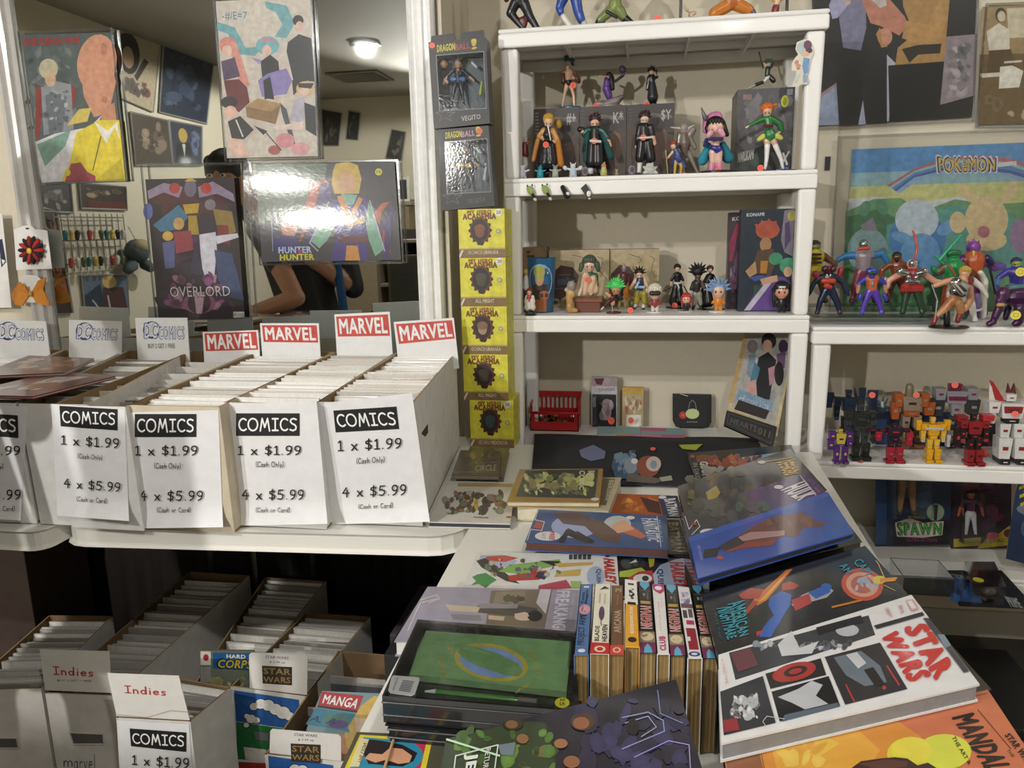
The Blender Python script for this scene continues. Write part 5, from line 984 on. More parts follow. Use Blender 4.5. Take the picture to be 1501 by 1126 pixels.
f = Fig('tiny maroon and white figure half hidden behind the left post', 769, 256, z2, 2.36, G2); f.body([C_(770,192,3.5,770,194,3.4,'#d5cfc8'), C_(769,200,4,770,216,5,'#7a2f2c'), C_(773,200,2,777,196,1.4,'#b06a50'), C_(769,220,4,770,232,5,'#cfcfcc'), C_(769,234,3,769,252,2.4,'#2a2226')])
# hair clips hanging on the front edge of the second board
def clip(label, x, y, art, a):
    c = onY(x, y, 2.157); t = thing('hair_clip', label, 'clip', (c.x, 2.157, c.z-.012), 'small charms clipped to the second board')
    m = MB(); art(m, lambda dx, dy, d=0: onY(x+dx, y+dy, 2.157+d)); put(m, 'charm', 'gloss', t, smooth=False)
    put(MB().box((c.x-.003, 2.1605, c.z-.002), (c.x+.003, 2.1705, c.z+.004), '#33332f'), 'clasp', 'metal', t); return t
def green_charm(m, P): m.cap(P(-2,-3), .0085, P(0,1), .009, '#9aae62').cap(P(-5,-7), .0022, P(-5,-8), .0022, '#1d1d1a').cap(P(2,-8), .0022, P(2,-9), .0022, '#1d1d1a').cap(P(2,4), .005, P(5,8), .004, '#20201c').cap(P(6,12), .0042, P(7,13), .004, '#d5d2b4')
clip('leftmost green charm with a cream bead under the second board edge', 778, 280, green_charm, 0); clip('second green charm with a cream bead, right of the leftmost one', 800, 279, green_charm, 0)
clip('slanting black charm with a pale ghost face shape', 828, 281, lambda m, P: m.cap(P(-3,-6), .0072, P(4,6), .009, '#1d1c1d').ball(P(4,3,-.007), (.006,.002,.005), '#d9d6d6'), 0)
clip('wide black pennant shaped charm with a white oval', 860, 280, lambda m, P: m.prism([P(-9,-4), P(-1,-11), P(8,6), P(6,11), P(1,11)], (0, .003, 0), '#1b1b1c').ball(P(3,4,-.001), (.006,.0015,.008), '#dcdcda').ball(P(4,11,.001), (.004,.002,.003), '#c9c2a8'), 0)
# acrylic cutout stuck on the right post
p = plY(2.166); Q_ = [(1168,62),(1180,57),(1189,62),(1193,76),(1188,88),(1186,100),(1182,112),(1186,118),(1183,124),(1174,124),(1168,128),(1161,126),(1166,112),(1168,104),(1160,104),(1161,92),(1166,84),(1170,80),(1166,72)]
c = p.at(1176, 126); t = thing('cutout_charm', 'flat cutout sticker of a little figure on the right post of the tall shelf', 'sticker', c)
put(MB().prism([p.at(*a) for a in Q_], (0, .002, 0), '#d9d4c4'), 'cutout', 'gloss', t)
a = Art(None, lambda x, y, o: p.at(x, y, o+.0003), uv=False); a.ell(1179,70,11,10,'#b4c4c4').ell(1184,66,6,7,'#6a4458').ell(1186,74,5,4,'#5a3848').ell(1180,79,6,4,'#dcb79c').poly([(1178,84),(1187,86),(1185,104),(1179,112),(1176,98)],'#6f9cc4').blobs(1162,86,1176,104,['#c98f66','#b5785a','#dca882'],7,2,4,3).poly([(1168,108),(1174,108),(1170,120),(1164,124)],'#c9cfc0').poly([(1177,110),(1183,111),(1184,120),(1177,122)],'#8fa4c0'); a.make('cutout_print', 'print', t)
# --- top board: figures cut by the top of the photo
zt = 1.8685; G1 = 'figurines on the top board'
f = Fig('dark red and black figurine lunging, left on the top board', 778, 36, zt, 2.25, G1)
f.body([C_(755,-52,8,756,-50,8,'#2a2226'), C_(757,-40,10,765,-18,9,'#23232a'), C_(748,-36,5,742,-16,4,'#5a2a2c'), C_(766,-36,5,780,-24,4,'#5a2a2c'), C_(756,-12,8,748,4,6.5,'#1d1e22'), C_(748,4,6,758,16,5,'#20191c'), C_(758,16,5,771,34,4,'#2a2326'), C_(768,-10,8,776,8,6,'#1f2024'), C_(776,8,6,788,28,4.5,'#23242a'), C_(790,32,4,798,36,3,'#5c2826'), C_(766,14,5,769,20,4,'#5c2626')]).eyes(755,-50,8)
f = Fig('figurine in blue trousers and white boots on a low black base, top board', 836, 35, zt, 2.27, G1)
f.body([C_(835,-78,8,835,-76,8,SK), C_(835,-62,11,836,-36,10,'#e0ded6'), C_(824,-60,5,812,-40,4,SK), C_(846,-60,5,858,-44,4,SK), C_(829,-28,9,820,-4,6,'#2d4c9c'), C_(820,-4,5,822,3,5,'#2d4c9c'), C_(826,10,4.6,836,24,4.4,'#dcdad2'), C_(842,-28,9,847,0,7,'#2d4c9c'), C_(847,0,7,852,14,6,'#2d4c9c'), C_(855,18,4.4,862,32,3,'#cdcabc')]).hair(835,-80,9,'#c9b15a','spiky').disc(832,22,'#17181a',.004).sticker(830,31)
f = Fig('crouching figurine in green trousers and black boots, top board', 898, 32, zt, 2.26, G1)
f.body([C_(902,-60,8,902,-58,8,SK), C_(902,-44,11,902,-20,10,'#5a6a3a'), C_(892,-42,5,878,-24,4,SK), C_(914,-42,5,926,-24,4,SK), C_(902,-10,9,902,-2,9,'#7c8a4c'), C_(896,2,8,880,16,6,'#75834a'), C_(878,20,5.5,886,30,4.4,'#211d1e'), C_(886,31,3.4,889,32,3,'#211d1e'), C_(908,2,8,914,12,6.4,'#75834a'), C_(916,14,6,929,29,4.4,'#211d1e')]).hair(902,-62,9,'#2a2420','spiky').caps('belt', [C_(890,4,2.4,904,12,2,'#22201e',-.5)])
t = thing('display_stand', 'thin black upright stand on a flat black base, top board', 'stand', (onY(984,28,2.25).x, 2.25, zt))
x = onY(998, 0, 2.25).x; put(MB().box((x-.055, 2.20, zt), (x+.025, 2.29, zt+.003), '#161616'), 'base', 'plastic', t); put(MB().box((x-.004, 2.245, zt+.003), (x+.004, 2.252, zt+.14), '#161616'), 'upright', 'plastic', t); 
c = onY(964, 25, 2.195); c.z = zt + .008; put(MB().tube([c, c + Vector((0, .001, 0))], .0085, '#ee6a55', 12), 'price_sticker', 'paper', t)
f = Fig('kneeling figurine in orange trousers with blue boots, top board', 1075, 21, zt, 2.26, G1)
f.body([C_(1072,-76,8,1072,-74,8,SK), C_(1072,-60,12,1073,-30,11,'#c9642a'), C_(1060,-58,5,1046,-40,4,SK), C_(1084,-58,5,1098,-40,4,SK), C_(1073,-14,11,1076,-10,11,'#b5652c'), C_(1066,-4,9,1048,6,8,'#c47a32'), C_(1046,10,7,1044,16,5,'#c47a32'), C_(1082,-6,9,1098,2,7.5,'#c47a32'), C_(1102,6,6,1106,14,5,'#34406e'), C_(1048,16,4,1056,18,3.6,'#c47a32')]).hair(1072,-78,9,'#1a1819','spiky').sticker(1105,15)
f = Fig('small maroon and blond figurine beside a black rod, right on the top board', 1135, 14, zt, 2.3, G1)
f.body([C_(1140,-20,5,1140,-18,5,SK), C_(1138,-10,5,1136,2,5,'#7a3030'), C_(1132,4,4,1128,10,3,'#6a2a2c'), C_(1140,4,4,1143,10,3,'#6a2a2c')]).hair(1140,-22,6,'#c9b070','spiky').caps('rod', [C_(1155,-30,2,1154,12,2,'#17171a')])
f = Fig('pale hand shaped figure fragment in front of the black stand, top board', 1012, 26, zt, 2.3, G1)
f.body([C_(1012,4,3,1018,2,3,'#d9b99c'), C_(1014,6,3,1013,22,3,'#cfc7b8'), C_(1008,-2,2.4,1004,-6,1.6,'#d9b99c')]).disc(1013,9,'#cfcfcb',.003)
# --- third board
G3 = 'figurines on the third board'
def craft(side):
    def f(a):
        a.rect(0,0,1,1,'#b3a380').blobs(.02,.02,.98,.98,['#ab9b78','#bcae8c','#a8966f'],14,.1,.3,side)
        a.poly([(.02,.42),(.2,.26),(.4,.3),(.5,.44),(.46,.62),(.3,.78),(.04,.98),(0,.9)],'#4a3230').rect(.16,.42,.36,.43,'#8a7a70').rect(.14,.5,.3,.6,'#4a5a78').rect(.06,.66,.24,.67,'#7a6a60')
        a.line([(.38,.08),(.6,.14),(.64,.2),(.58,.24)],.012,'#6a5a44').line([(.8,.12),(.9,.16),(.84,.36),(.95,.5)],.012,'#6a5a44').ell(.1,.9,.09,.06,'#8f9078').ell(.1,.91,.05,.03,'#3a3a34')
    return f
picbox('cream figure box with line drawing, behind the seated girl', [(805,368),(893,365),(893,455),(805,457)], z3, 2.39, .10, '#b9aa88', craft(1), 'cream boxes on the third board')
picbox('plainer cream figure box, behind the orange trousered figurine', [(894,366),(966,365),(966,452),(894,453)], z3, 2.40, .09, '#bcae8e', craft(2), 'cream boxes on the third board')
picbox('brown card box behind the blue tumbler', [(766,362),(802,363),(802,456),(766,458)], z3, 2.41, .08, '#8f7656', lambda a: a.rect(0,0,1,1,'#94795a').ell(.25,.08,.08,.02,'#4a3a2c').rect(.2,.13,.5,.17,'#4a3a2c'), 'cream boxes on the third board')
f = Fig('blue glass tumbler printed with a spiky haired figure', 793, 457, z3, None, None, 'tumbler', 'glass')
s = f.s; put(MB().lathe((f.p(794,400).x, f.Y, z3), [(17*s, 0), (21.5*s, 80*s), (20.5*s, 80*s), (16*s, .004)], '#2c6590', 32), 'glass_wall', 'gloss', f.t, smooth=True)
R_ = lambda ph, z, e=0: Vector((f.p(794,400).x + math.sin(ph)*((17+4.5*z/80)*s+.0006+e), f.Y - math.cos(ph)*((17+4.5*z/80)*s+.0006+e), z3 + z*s))
m = MB()
def wrapd(x0, z0, x1, z1, c, e, n=6):
    for i in range(n): a0 = x0+(x1-x0)*i/n; a1 = x0+(x1-x0)*(i+1)/n; m.add([R_(a0,z0,e), R_(a1,z0,e), R_(a1,z1,e), R_(a0,z1,e)], [(0,1,2,3)], c)
def wl(cx, cz, rx, rz, c, e): m.add([R_(cx, cz, e)] + [R_(cx + rx*math.cos(k*.3927), cz + rz*math.sin(k*.3927), e) for k in range(16)], [(0, 1+(k+1) % 16, 1+k) for k in range(16)], c)
wl(0,46,1.0,26,'#9fb4c8',.0002); wl(0,44,.75,21,'#2d5f9a',.0004); wl(-.05,52,.34,12,'#c2a07c',.0008); wl(-.05,60,.42,9,'#a9b84a',.001); wrapd(-.75,2,.5,20,'#a5643a',.0006); wrapd(-.7,20,.62,42,'#4a3c38',.0008); wl(.3,26,.4,7,'#b0704a',.001); put(m, 'glass_print', 'gloss', f.t)
f = Fig('small figurine in a long white coat on a black base', 778, 461, z3, 2.185, G3)
f.body([C_(776,427,4,776,428,4,'#d9b49a'), C_(776,434,4,776,440,4,'#b23a44'), C_(772,434,2.6,770,442,2,'#e2e0dc'), C_(781,434,2.6,783,442,2,'#e2e0dc'), C_(774,440,4,773,450,5,'#e4e2de'), C_(779,440,4,781,450,4.6,'#e4e2de'), C_(773,453,2,772,458,1.8,'#2a2a2c'), C_(781,453,2,782,458,1.8,'#2a2a2c')]).hair(776,426,4.2,'#7d3a2c','fringe').disc(777,9,'#1a1a1c',.002).eyes(776,428,4)
f = Fig('small figurine in white and red with a fair head, behind the white coated one', 771, 459, z3, 2.25, G3)
f.body([C_(771,398,4,771,400,4,'#c9b060'), C_(771,408,4,771,422,5,'#dcdad6'), C_(774,424,3,774,432,3,'#a43a3a'), C_(771,434,3.6,771,456,3,'#3a3034')])
f = Fig('figurine of a tan knitted boot with a grey animal head on top', 838, 459, z3, None, G3)
f.body([C_(834,436,5.5,836,444,5.6,'#b38d55'), C_(836,430,6.5,838,431,6.5,'#c2a06a'), C_(835,449,6,836,454,5.6,'#ad864c'), C_(838,455,4.6,844,456,4,'#ad864c'), C_(838,418,7.4,838,420,7.4,'#8d8a82'), C_(833,423,3.4,829,425,2.4,'#b0aca0'), C_(834,412,2.4,831,405,.9,'#3a3a3c'), C_(842,412,2.4,843,404,.9,'#3a3a3c'), C_(838,412,5,841,412,5,'#2e2e30')]).eyes(836,419,6)
f = Fig('girl figurine with green hair hugging her knees on a brown crate', 865, 458, z3, None, G3)
x0 = f.p(842,458).x; x1 = f.p(880,458).x; zq = f.p(860,437).z
put(MB().box((x0, f.Y-.0, z3), (x1, f.Y+.07, zq-.012), '#6e3f30').box((x0-.004, f.Y-.004, zq-.012), (x1+.006, f.Y+.074, zq), '#84503c'), 'crate', 'toy', f.t, bevel=.0015)
f.body([C_(864,388,9.5,864,389,9,'#e0bfa6',0), C_(866,404,6.5,868,418,7.5,'#2f5a44'), C_(866,400,3,866,404,3,'#e3c6ae'), C_(858,404,4.6,854,420,3.4,'#e3c6ae',-.1), C_(854,420,3.2,849,432,2.6,'#e3c6ae',-.1), C_(873,404,4.4,874,418,3.6,'#2d5c46',-.1), C_(874,418,3.6,867,432,3,'#2d5c46',-.2), C_(864,424,6,860,408,5.4,'#dcb89c',-.3), C_(860,408,5.4,857,430,3,'#dcb89c',-.4), C_(872,425,6,869,409,5.4,'#dcb89c',-.2), C_(869,409,5.4,866,431,3,'#dcb89c',-.3), C_(866,426,8,869,427,8,'#d9b498')]).hair(864,386,10.6,'#4c5a4a','fringe').caps('hair_tuft', [C_(853,388,4,851,396,3,'#4c5a4a'), C_(875,386,4,877,396,3,'#414f42')], 'hair').eyes(864,390,9).sticker(861,410,-.05)
f = Fig('tall maroon and orange figurine behind the green spiky chibi', 916, 452, z3, 2.33, G3)
f.body([C_(915,392,4,915,393,3.6,'#8f7f80'), C_(914,402,6,914,416,6,'#5a2f34'), C_(908,402,3,905,414,2.6,'#8f7a6e'), C_(921,402,3,924,414,2.6,'#4a2a2c'), C_(918,416,4,920,434,5,'#c47a2e'), C_(910,418,5,908,436,4,'#2a2524'), C_(909,438,2.4,907,450,2,'#8f8a3c'), C_(919,438,2.4,921,450,2,'#8f8a3c')]).caps('hood_spike', [C_(915,390,3.4,914,385,1,'#9a8c92')])
f = Fig('chibi figurine with bright green spiky hair leaping above a dark red stand', 900, 459, z3, None, G3)
f.body([C_(903,424,7.5,903,425,7,'#c9906c'), C_(898,436,4.5,896,440,4,'#4a2626'), C_(894,434,3,889,430,2.6,'#c9906c'), C_(908,434,3,912,438,2.4,'#2c2424'), C_(892,442,3.2,886,449,2,'#4f2c28'), C_(886,449,1.6,881,454,1.2,'#d9d0c4'), C_(899,443,3,898,446,3,'#c9906c')]).hair(903,420,9.5,'#4fc964','spiky',11,.85).caps('stand_rod', [C_(897,446,.6,898,457,.6,'#b9bdbd')]).disc(900,11,'#6a1c20',.004).eyes(903,426,7)
f = Fig('figurine in a blue vest and yellow trousers', 940, 455, z3, None, G3)
f.body([C_(937,402,5.4,937,403,5,SK), C_(938,411,6,938,422,5,'#2c3c5e'), C_(932,410,3,927,418,2.8,SK), C_(927,418,2.6,924,423,2.6,SK), C_(945,410,3,948,420,2.8,SK), C_(948,420,2.6,949,429,2.6,SK), C_(934,430,5,933,442,4.6,'#9b8e34'), C_(944,430,5,945,442,4.6,'#9b8e34'), C_(932,446,2.6,931,449,2.6,'#d5d3cc'), C_(943,447,2.6,943,450,2.6,'#d5d3cc'), C_(931,451,2.6,929,452,2.4,'#26324c'), C_(943,452,2.6,944,453,2.4,'#26324c')]).hair(937,400,5.8,'#1d1a1a','spiky',7,1.0).caps('sash', [C_(932,421,2,944,421,2,'#9fc0d8',-.2), C_(936,414,1.6,932,422,1.4,'#b4cfe0',-.35)], 'cloth').eyes(937,403,5)
f = Fig('price tag block of clear plastic with an orange sticker', 918, 459, z3, None, None, 'price_block', 'stand'); x = f.x; put(MB().box((x-.012, f.Y-.004, z3), (x+.016, f.Y+.01, z3+.012), '#e8e8e6'), 'clear_block', 'acrylic', f.t, bevel=.001); f.sticker(924, 455, -.008)
def chibi(label, cx, top, by, hair, skin, coat, kind='fringe', base=None, legs=None, Y=None, group=G3, zb=z3, eye=True):
    f = Fig(label, cx, by, zb, Y, group); h = by - top; r = .24*h; hy = top + .27*h; lg = legs or coat
    f.body([C_(cx,hy,r,cx,hy+1,r*.96,skin), C_(cx,top+.58*h,.12*h,cx,top+.70*h,.13*h,coat), C_(cx-.1*h,top+.58*h,.06*h,cx-.2*h,top+.7*h,.05*h,coat), C_(cx+.1*h,top+.58*h,.06*h,cx+.2*h,top+.7*h,.05*h,coat), C_(cx-.07*h,top+.78*h,.07*h,cx-.08*h,by-.06*h,.06*h,lg), C_(cx+.07*h,top+.78*h,.07*h,cx+.08*h,by-.06*h,.06*h,lg)])
    f.hair(cx, hy-.02*h, r*1.04, hair, kind)
    if eye: f.eyes(cx, hy+.02*h, r)
    if base: f.disc(cx, base[0], base[1], .003)
    return f
chibi('chibi figurine with white hair and a dark face mask on a white base', 960, 417, 458, '#dedbc8', '#d9b49a', '#8a3d3a', 'fringe', (11,'#e4e3e0'), '#d8cfc4').caps('face_mask', [C_(955,430,3.6,965,430,3.6,'#25262a',-.16)])
chibi('chibi figurine with long red hair, before the first black base', 1006, 430, 457, '#c23a3a', SK, '#2a2226', 'long', (11,'#c9c9c6'))
chibi('chibi figurine with spiky pale blue hair and orange clothes on a white base', 1053, 414, 457, '#7d9cc4', SK, '#cf7f2e', 'spiky', (12,'#e6e5e2'), '#cf8a3a')
chibi('large headed figurine with black hair, white headband plate and black robe', 1146, 414, 459, '#232327', '#d99a80', '#1a1a1c', 'long', None).caps('headband_plate', [C_(1143,421,1.6,1150,421,1.6,'#dfe2e4',-.2)])
def kimono(label, cx, top, by, hair, kind, base, dx=0, group=G3):
    f = Fig(label, cx, by, z3, None, group); h = by - top; y = lambda v: top + v*h
    f.body([C_(cx,y(.08),.07*h,cx,y(.09),.065*h,SK), C_(cx,y(.24),.075*h,cx+dx,y(.42),.06*h,'#1c1b1e'), C_(cx-.06*h,y(.22),.04*h,cx-.14*h,y(.36),.035*h,'#1c1b1e'), C_(cx-.14*h,y(.36),.025*h,cx-.15*h,y(.48),.022*h,SK), C_(cx+.06*h,y(.22),.04*h,cx+.13*h,y(.36),.035*h,'#1c1b1e'), C_(cx+.13*h,y(.36),.025*h,cx+.14*h,y(.48),.022*h,SK), C_(cx+dx-.03*h,y(.48),.07*h,cx+dx-.08*h,y(.86),.12*h,'#18171a'), C_(cx+dx+.03*h,y(.48),.07*h,cx+dx+.06*h,y(.84),.12*h,'#18171a'), C_(cx-.08*h,y(.9),.03*h,cx-.09*h,y(.95),.028*h,SK), C_(cx+.06*h,y(.9),.03*h,cx+.07*h,y(.95),.028*h,SK)])
    f.hair(cx, y(.07), .078*h, hair, kind, 7, .7).caps('sash', [C_(cx-.06*h,y(.43),.022*h,cx+.06*h,y(.43),.022*h,'#d2d6da',-.3), C_(cx+dx,y(.45),.018*h,cx+dx+.04*h,y(.54),.016*h,'#d2d6da',-.4)], 'cloth'); f.disc(cx+3, base, '#151517', .003); return f
kimono('black robed swordsman figurine with white sash and short dark hair', 993, 388, 451, '#1b1618', 'cap', 19).caps('sword', [C_(985,421,.8,969,428,.6,'#26262a',-.1), C_(1000,414,.8,1008,430,.8,'#1c1c20',.1)]).sticker(989, 448)
kimono('black robed figurine with brown hair, leaning left', 1041, 390, 453, '#4f3a30', 'fringe', 20, -6)
f = Fig('dark figurine with huge black spiky hair', 1022, 452, z3, 2.3, G3)
f.body([C_(1023,402,5,1023,403,4.6,'#5a463c'), C_(1022,412,6,1021,422,5,'#2a2725'), C_(1017,411,3,1013,421,2.6,'#2f2a28'), C_(1028,411,3,1032,418,2.6,'#6a5042'), C_(1019,428,4.6,1017,442,3.4,'#8c8a80'), C_(1025,428,4.6,1027,442,3.4,'#8c8a80'), C_(1017,446,2.6,1016,450,2.6,'#2a2a2a'), C_(1027,446,2.6,1028,450,2.6,'#2a2a2a')]).hair(1023,396,8,'#141214','spiky',9,.95)
def bluebox(a):
    a.rect(0,0,1,1,'#1c2a38').text('KONAMI', [(.1,.035),(.43,.03),(.43,.065),(.1,.07)], '#c9cfd4', .05)
    a.ell(.5,.2,.22,.09,'#b2553a').poly([(.3,.2),(.26,.14),(.36,.15),(.38,.1),(.46,.13),(.52,.09),(.58,.13),(.66,.11),(.68,.17),(.74,.2),(.68,.26),(.34,.26)],'#a84f38').ell(.48,.34,.11,.07,'#a07a58').poly([(.34,.4),(.62,.38),(.7,.5),(.6,.64),(.34,.62),(.28,.5)],'#54402e').poly([(.12,.6),(.3,.5),(.34,.62),(.2,.66)],'#b08a64').poly([(.4,.5),(.54,.5),(.52,.62),(.4,.62)],'#b07a34')
    a.poly([(.8,.02),(.99,.0),(.99,.46),(.84,.42),(.76,.3)],'#7a7482').ell(.94,.07,.08,.05,'#a8a05a').poly([(.82,.14),(.9,.12),(.94,.3),(.84,.4)],'#4a3a62')
    a.ell(.68,.48,.13,.06,'#3f8a68').ell(.92,.55,.16,.08,'#44906e').ell(.92,.61,.08,.05,'#c99f84').poly([(.52,.64),(.86,.66),(.98,.72),(.98,.99),(.12,.99)],'#60448a').poly([(.5,.72),(.62,.72),(.24,.99),(.12,.99)],'#b9b6c6').poly([(.18,.66),(.4,.64),(.56,.66),(.3,.7)],'#3c5494').poly([(.4,.68),(.72,.64),(.74,.7),(.46,.74)],'#c69a7c').poly([(.3,.74),(.46,.74),(.28,.86)],'#2c4a3a')
picbox('dark blue figure box with printed figures, in front at the right end', [(1084,307),(1164,306),(1160,456),(1084,456)], z3, 2.27, .05, '#16232f', bluebox, 'tall boxes at the right end of the third board')
picbox('maroon printed box peeking out behind the dark blue one', [(1067,311),(1120,311),(1120,452),(1067,452)], z3, 2.335, .05, '#3a2030', lambda a: a.rect(0,0,1,1,'#3a2a38').poly([(.02,.3),(.22,.1),(.28,.14),(.12,.5),(.04,.5)],'#8a2a4a').blobs(.0,.35,.4,.95,['#8f8794','#5a5468','#3a3d58','#6a3a5a'],16,.04,.12,6).text('KO', [(.08,.05),(.3,.04),(.3,.08),(.08,.09)], '#b9b4b8', .04), 'tall boxes at the right end of the third board')
# ------------------------------------------------------------------ lowest visible board of the tall unit
def basket():
    y0, y1 = onZ(812, 632, z4).y, None
    xa = onZ(777, 632, z4).x; xb = onZ(849, 630, z4).x; y1 = y0 + .10; hb = onY(812, 574, y1).z - z4; hf = onY(812, 605, y0).z - z4
    t = thing('basket', 'small red plastic slotted basket full of pin badges', 'basket', ((xa+xb)/2, (y0+y1)/2, z4)); R = '#b01f24'; w = .0025
    put(MB().box((xa, y0, z4), (xb, y1, z4+.003), R), 'basket_floor', 'plastic', t)
    def rail(nm, x0, yy0, x1, yy1, z0, h, n):
        m = MB(); d = Vector((x1-x0, yy1-yy0, 0)); L = d.length; d.normalize(); nn = Vector((-d.y, d.x, 0)) * w
        def bar(a, b, zz0, zz1): A = Vector((x0, yy0, 0)) + d*a; B = Vector((x0, yy0, 0)) + d*b; m.hexa([A+Vector((0,0,zz0)), B+Vector((0,0,zz0)), B+nn+Vector((0,0,zz0)), A+nn+Vector((0,0,zz0))], [A+Vector((0,0,zz1)), B+Vector((0,0,zz1)), B+nn+Vector((0,0,zz1)), A+nn+Vector((0,0,zz1))], R)
        lo, hi = z0 + h*.5, z0 + h*.88
        bar(0, L, z0, lo); bar(0, L, hi, z0+h)
        for k in range(n+1): c = L*.08 + (L*.84)*k/n; bar((0 if k == 0 else c - L*.015), (L if k == n else c + L*.015) if k else c + L*.015, lo, hi)
        put(m, nm, 'plastic', t)
    rail('back_wall', xb, y1, xa, y1, z4, hb, 9); rail('front_wall', xa, y0, xb, y0, z4, hf, 1)
    rail('side_wall', xa, y1, xa, y0, z4, hf*1.5, 3); rail('side_wall', xb, y0, xb, y1, z4, hf*1.5, 3)
    m = MB().tube([(xa, y0, z4+hf), (xb, y0, z4+hf), (xb+.002, y1, z4+hb), (xa-.002, y1, z4+hb), (xa, y0, z4+hf)], .0028, '#bb2428'); put(m, 'rim', 'plastic', t, smooth=True)
    rr = random.Random(4); cs = ['#b9bcc0','#a98d4a','#8c8f94','#2a2624','#c9a65a','#7d6a3c','#d2d4d6','#5a4630']
    nm = ['silver','brass','steel grey','black','gold','dull bronze','bright chrome','dark brown']
    for k in range(11):
        x = xa + .014 + (xb-xa-.028)*((k*.37) % 1); y = y0 + .02 + .06*((k*.61) % 1); z = z4 + .012 + .007*(k % 5)
        q = Matrix.Rotation(rr.uniform(.6, 1.3), 3, 'X') @ Matrix.Rotation(rr.uniform(-.5, .5), 3, 'Y')
        b = MB(); ring = [Vector((x, y, z)) + q @ Vector((.0125*math.cos(i*.5236), .0125*math.sin(i*.5236), 0)) for i in range(12)]
        b.tube(ring + [ring[0]], .0016, cs[k % 8], 5); b.ball((x, y, z), (.0085, .0085, .0025), cs[(k+2) % 8], 8, 4, q); o = put(b, 'pin_badge', 'chrome' if k % 8 != 3 else 'gloss')
        tag(o, '%s round pin badge heaped in the red basket%s' % (nm[k % 8], ', on top' if k > 7 else ''), 'badge', 'pin badges in the red basket')
basket()
def ycard(label, q, Y, D, art, side, zb=z4, group=None, name='card_pack', cat='box', mat='gloss'):
    t = picbox(label, q, zb, Y, D, side, art, group, cat, name); return t[0]
ya = onZ(886, 626, z4).y
ycard('tall silver and black card pack with an orange price sticker', [(867,553),(905,553),(904,626),(867,626)], ya, .012, lambda a: (a.rect(0,0,1,1,'#b9babf').rect(0,0,1,.18,'#a08f94').poly([(.1,.03),(.5,.02),(.4,.16),(.2,.14)],'#5a2c34').rect(.03,.34,.97,1,'#26262a').rect(.25,.38,.95,.97,'#1a1a1d').ell(.6,.55,.2,.12,'#8a7a7a').poly([(.4,.62),(.8,.6),(.74,.86),(.46,.86)],'#9a8288').blobs(.28,.42,.9,.9,['#3a3a40','#6a6066','#b0a0a4'],12,.04,.12,2).text('UNION', [(.3,.22),(.9,.21),(.9,.27),(.3,.28)], '#8a6a74', .03).rect(.03,.34,.2,.97,'#3a3a3e').text('III', [(.06,.4),(.16,.4),(.16,.6),(.06,.6)], '#b9b9b9', .02), a.ell(.78,.87,.13,.075,'#ee6a55')), '#9c9ca2', group='card packs on the lowest board')
ycard('short gold and yellow card pack with an orange price sticker', [(912,568),(943,568),(943,624),(912,624)], ya, .014, lambda a: (a.rect(0,0,1,1,'#c9a24c').rect(0,.14,1,1,'#b5a27a').blobs(.03,.16,.97,.7,['#d8cfae','#6a5a4a','#a87a4a','#e0d8c0','#4a5a70','#b05a3a'],24,.06,.16,6).rect(.2,.68,.9,.97,'#dcdcd6').blobs(.2,.7,.8,.95,['#c9b9a0','#a8b0b8'],6,.05,.1,1), a.ell(.42,.82,.13,.08,'#ee6a55')), '#a8863a', group='card packs on the lowest board')
# zip pouch
py_ = onZ(1015, 628, z4).y; p = plY(py_); out = [(987,578),(1042,579),(1042,618),(1038,625),(1028,627),(1000,627),(991,624),(987,616)]
c = p.at(1015, 626); t = thing('zip_pouch', 'dark charcoal zip coin pouch with a pale round belly print', 'pouch', (c.x, py_, z4))
m = MB(); P = [p.at(*a) for a in out]; zc = min(v.z for v in P); P = [v + Vector((0, 0, z4-zc)) for v in P]; cc = sum(P, Vector())/len(P)
m.prism(P, (0, .012, 0), '#2b2c2e'); m.add([cc + Vector((0, -.008, 0))] + [cc + (v-cc)*.8 + Vector((0, -.006, 0)) for v in P] + P, [(0, 1+(i+1) % 8, 1+i) for i in range(8)] + [(1+i, 1+(i+1) % 8, 9+(i+1) % 8, 9+i) for i in range(8)], '#2f3032')
put(m, 'pouch_body', 'cloth', t, bevel=.002); dz = z4 - zc
put(MB().tube([P[0]+Vector((0, .006, 0)), P[1]+Vector((0, .006, 0))], .0022, '#77787a', 6), 'zip', 'metal', t)
put(MB().cap(p.at(996, 577, .004), .002, p.at(1008, 581, .008), .0025, '#8d8a84'), 'zip_pull', 'metal', t)
a = Art(None, lambda x, y, o: p.at(x, y, o + .0088) + Vector((0, 0, dz)), uv=False)
a.ell(1001,608,5.5,5.5,'#b5392f').ell(1001,608,2.5,2.5,'#d2604a').ell(1015,606,10,7.5,'#c3cf93').line([(1009,600),(1011,590),(1015,586),(1019,590),(1021,600)],.9,'#8a8f8c').text('......', [(1007,617),(1022,617),(1022,619),(1007,619)], '#9a9c98', .02); a.make('pouch_print', 'paper', t)
# flat mat pad on the board
def padart(a): a.rect(0,0,1,.62,'#8fb0b4').rect(0,.6,1,1,'#c66f93').poly([(0,.62),(.3,.55),(.36,.7),(.2,.8),(0,.75)],'#b8b8b4').ell(.3,.72,.1,.12,'#c99a5a').ell(.55,.74,.2,.14,'#d98aa6').ell(.5,.3,.01,.5,'#8a9a9c').rect(.5,.02,.8,.3,'#c0718c').poly([(.04,.88),(.96,.88),(.98,1),(.02,1)],'#a84c74')
t, _ = flat('desk_pad', 'pink and grey blue printed desk pad lying in front of the card packs', 'pad', [(876,625,z4+.012),(1001,628,z4+.012),(1005,644,z4+.012),(876,643,z4+.012)], .004, '#2a2a2c', ('#8d4a66', padart), 'cloth')
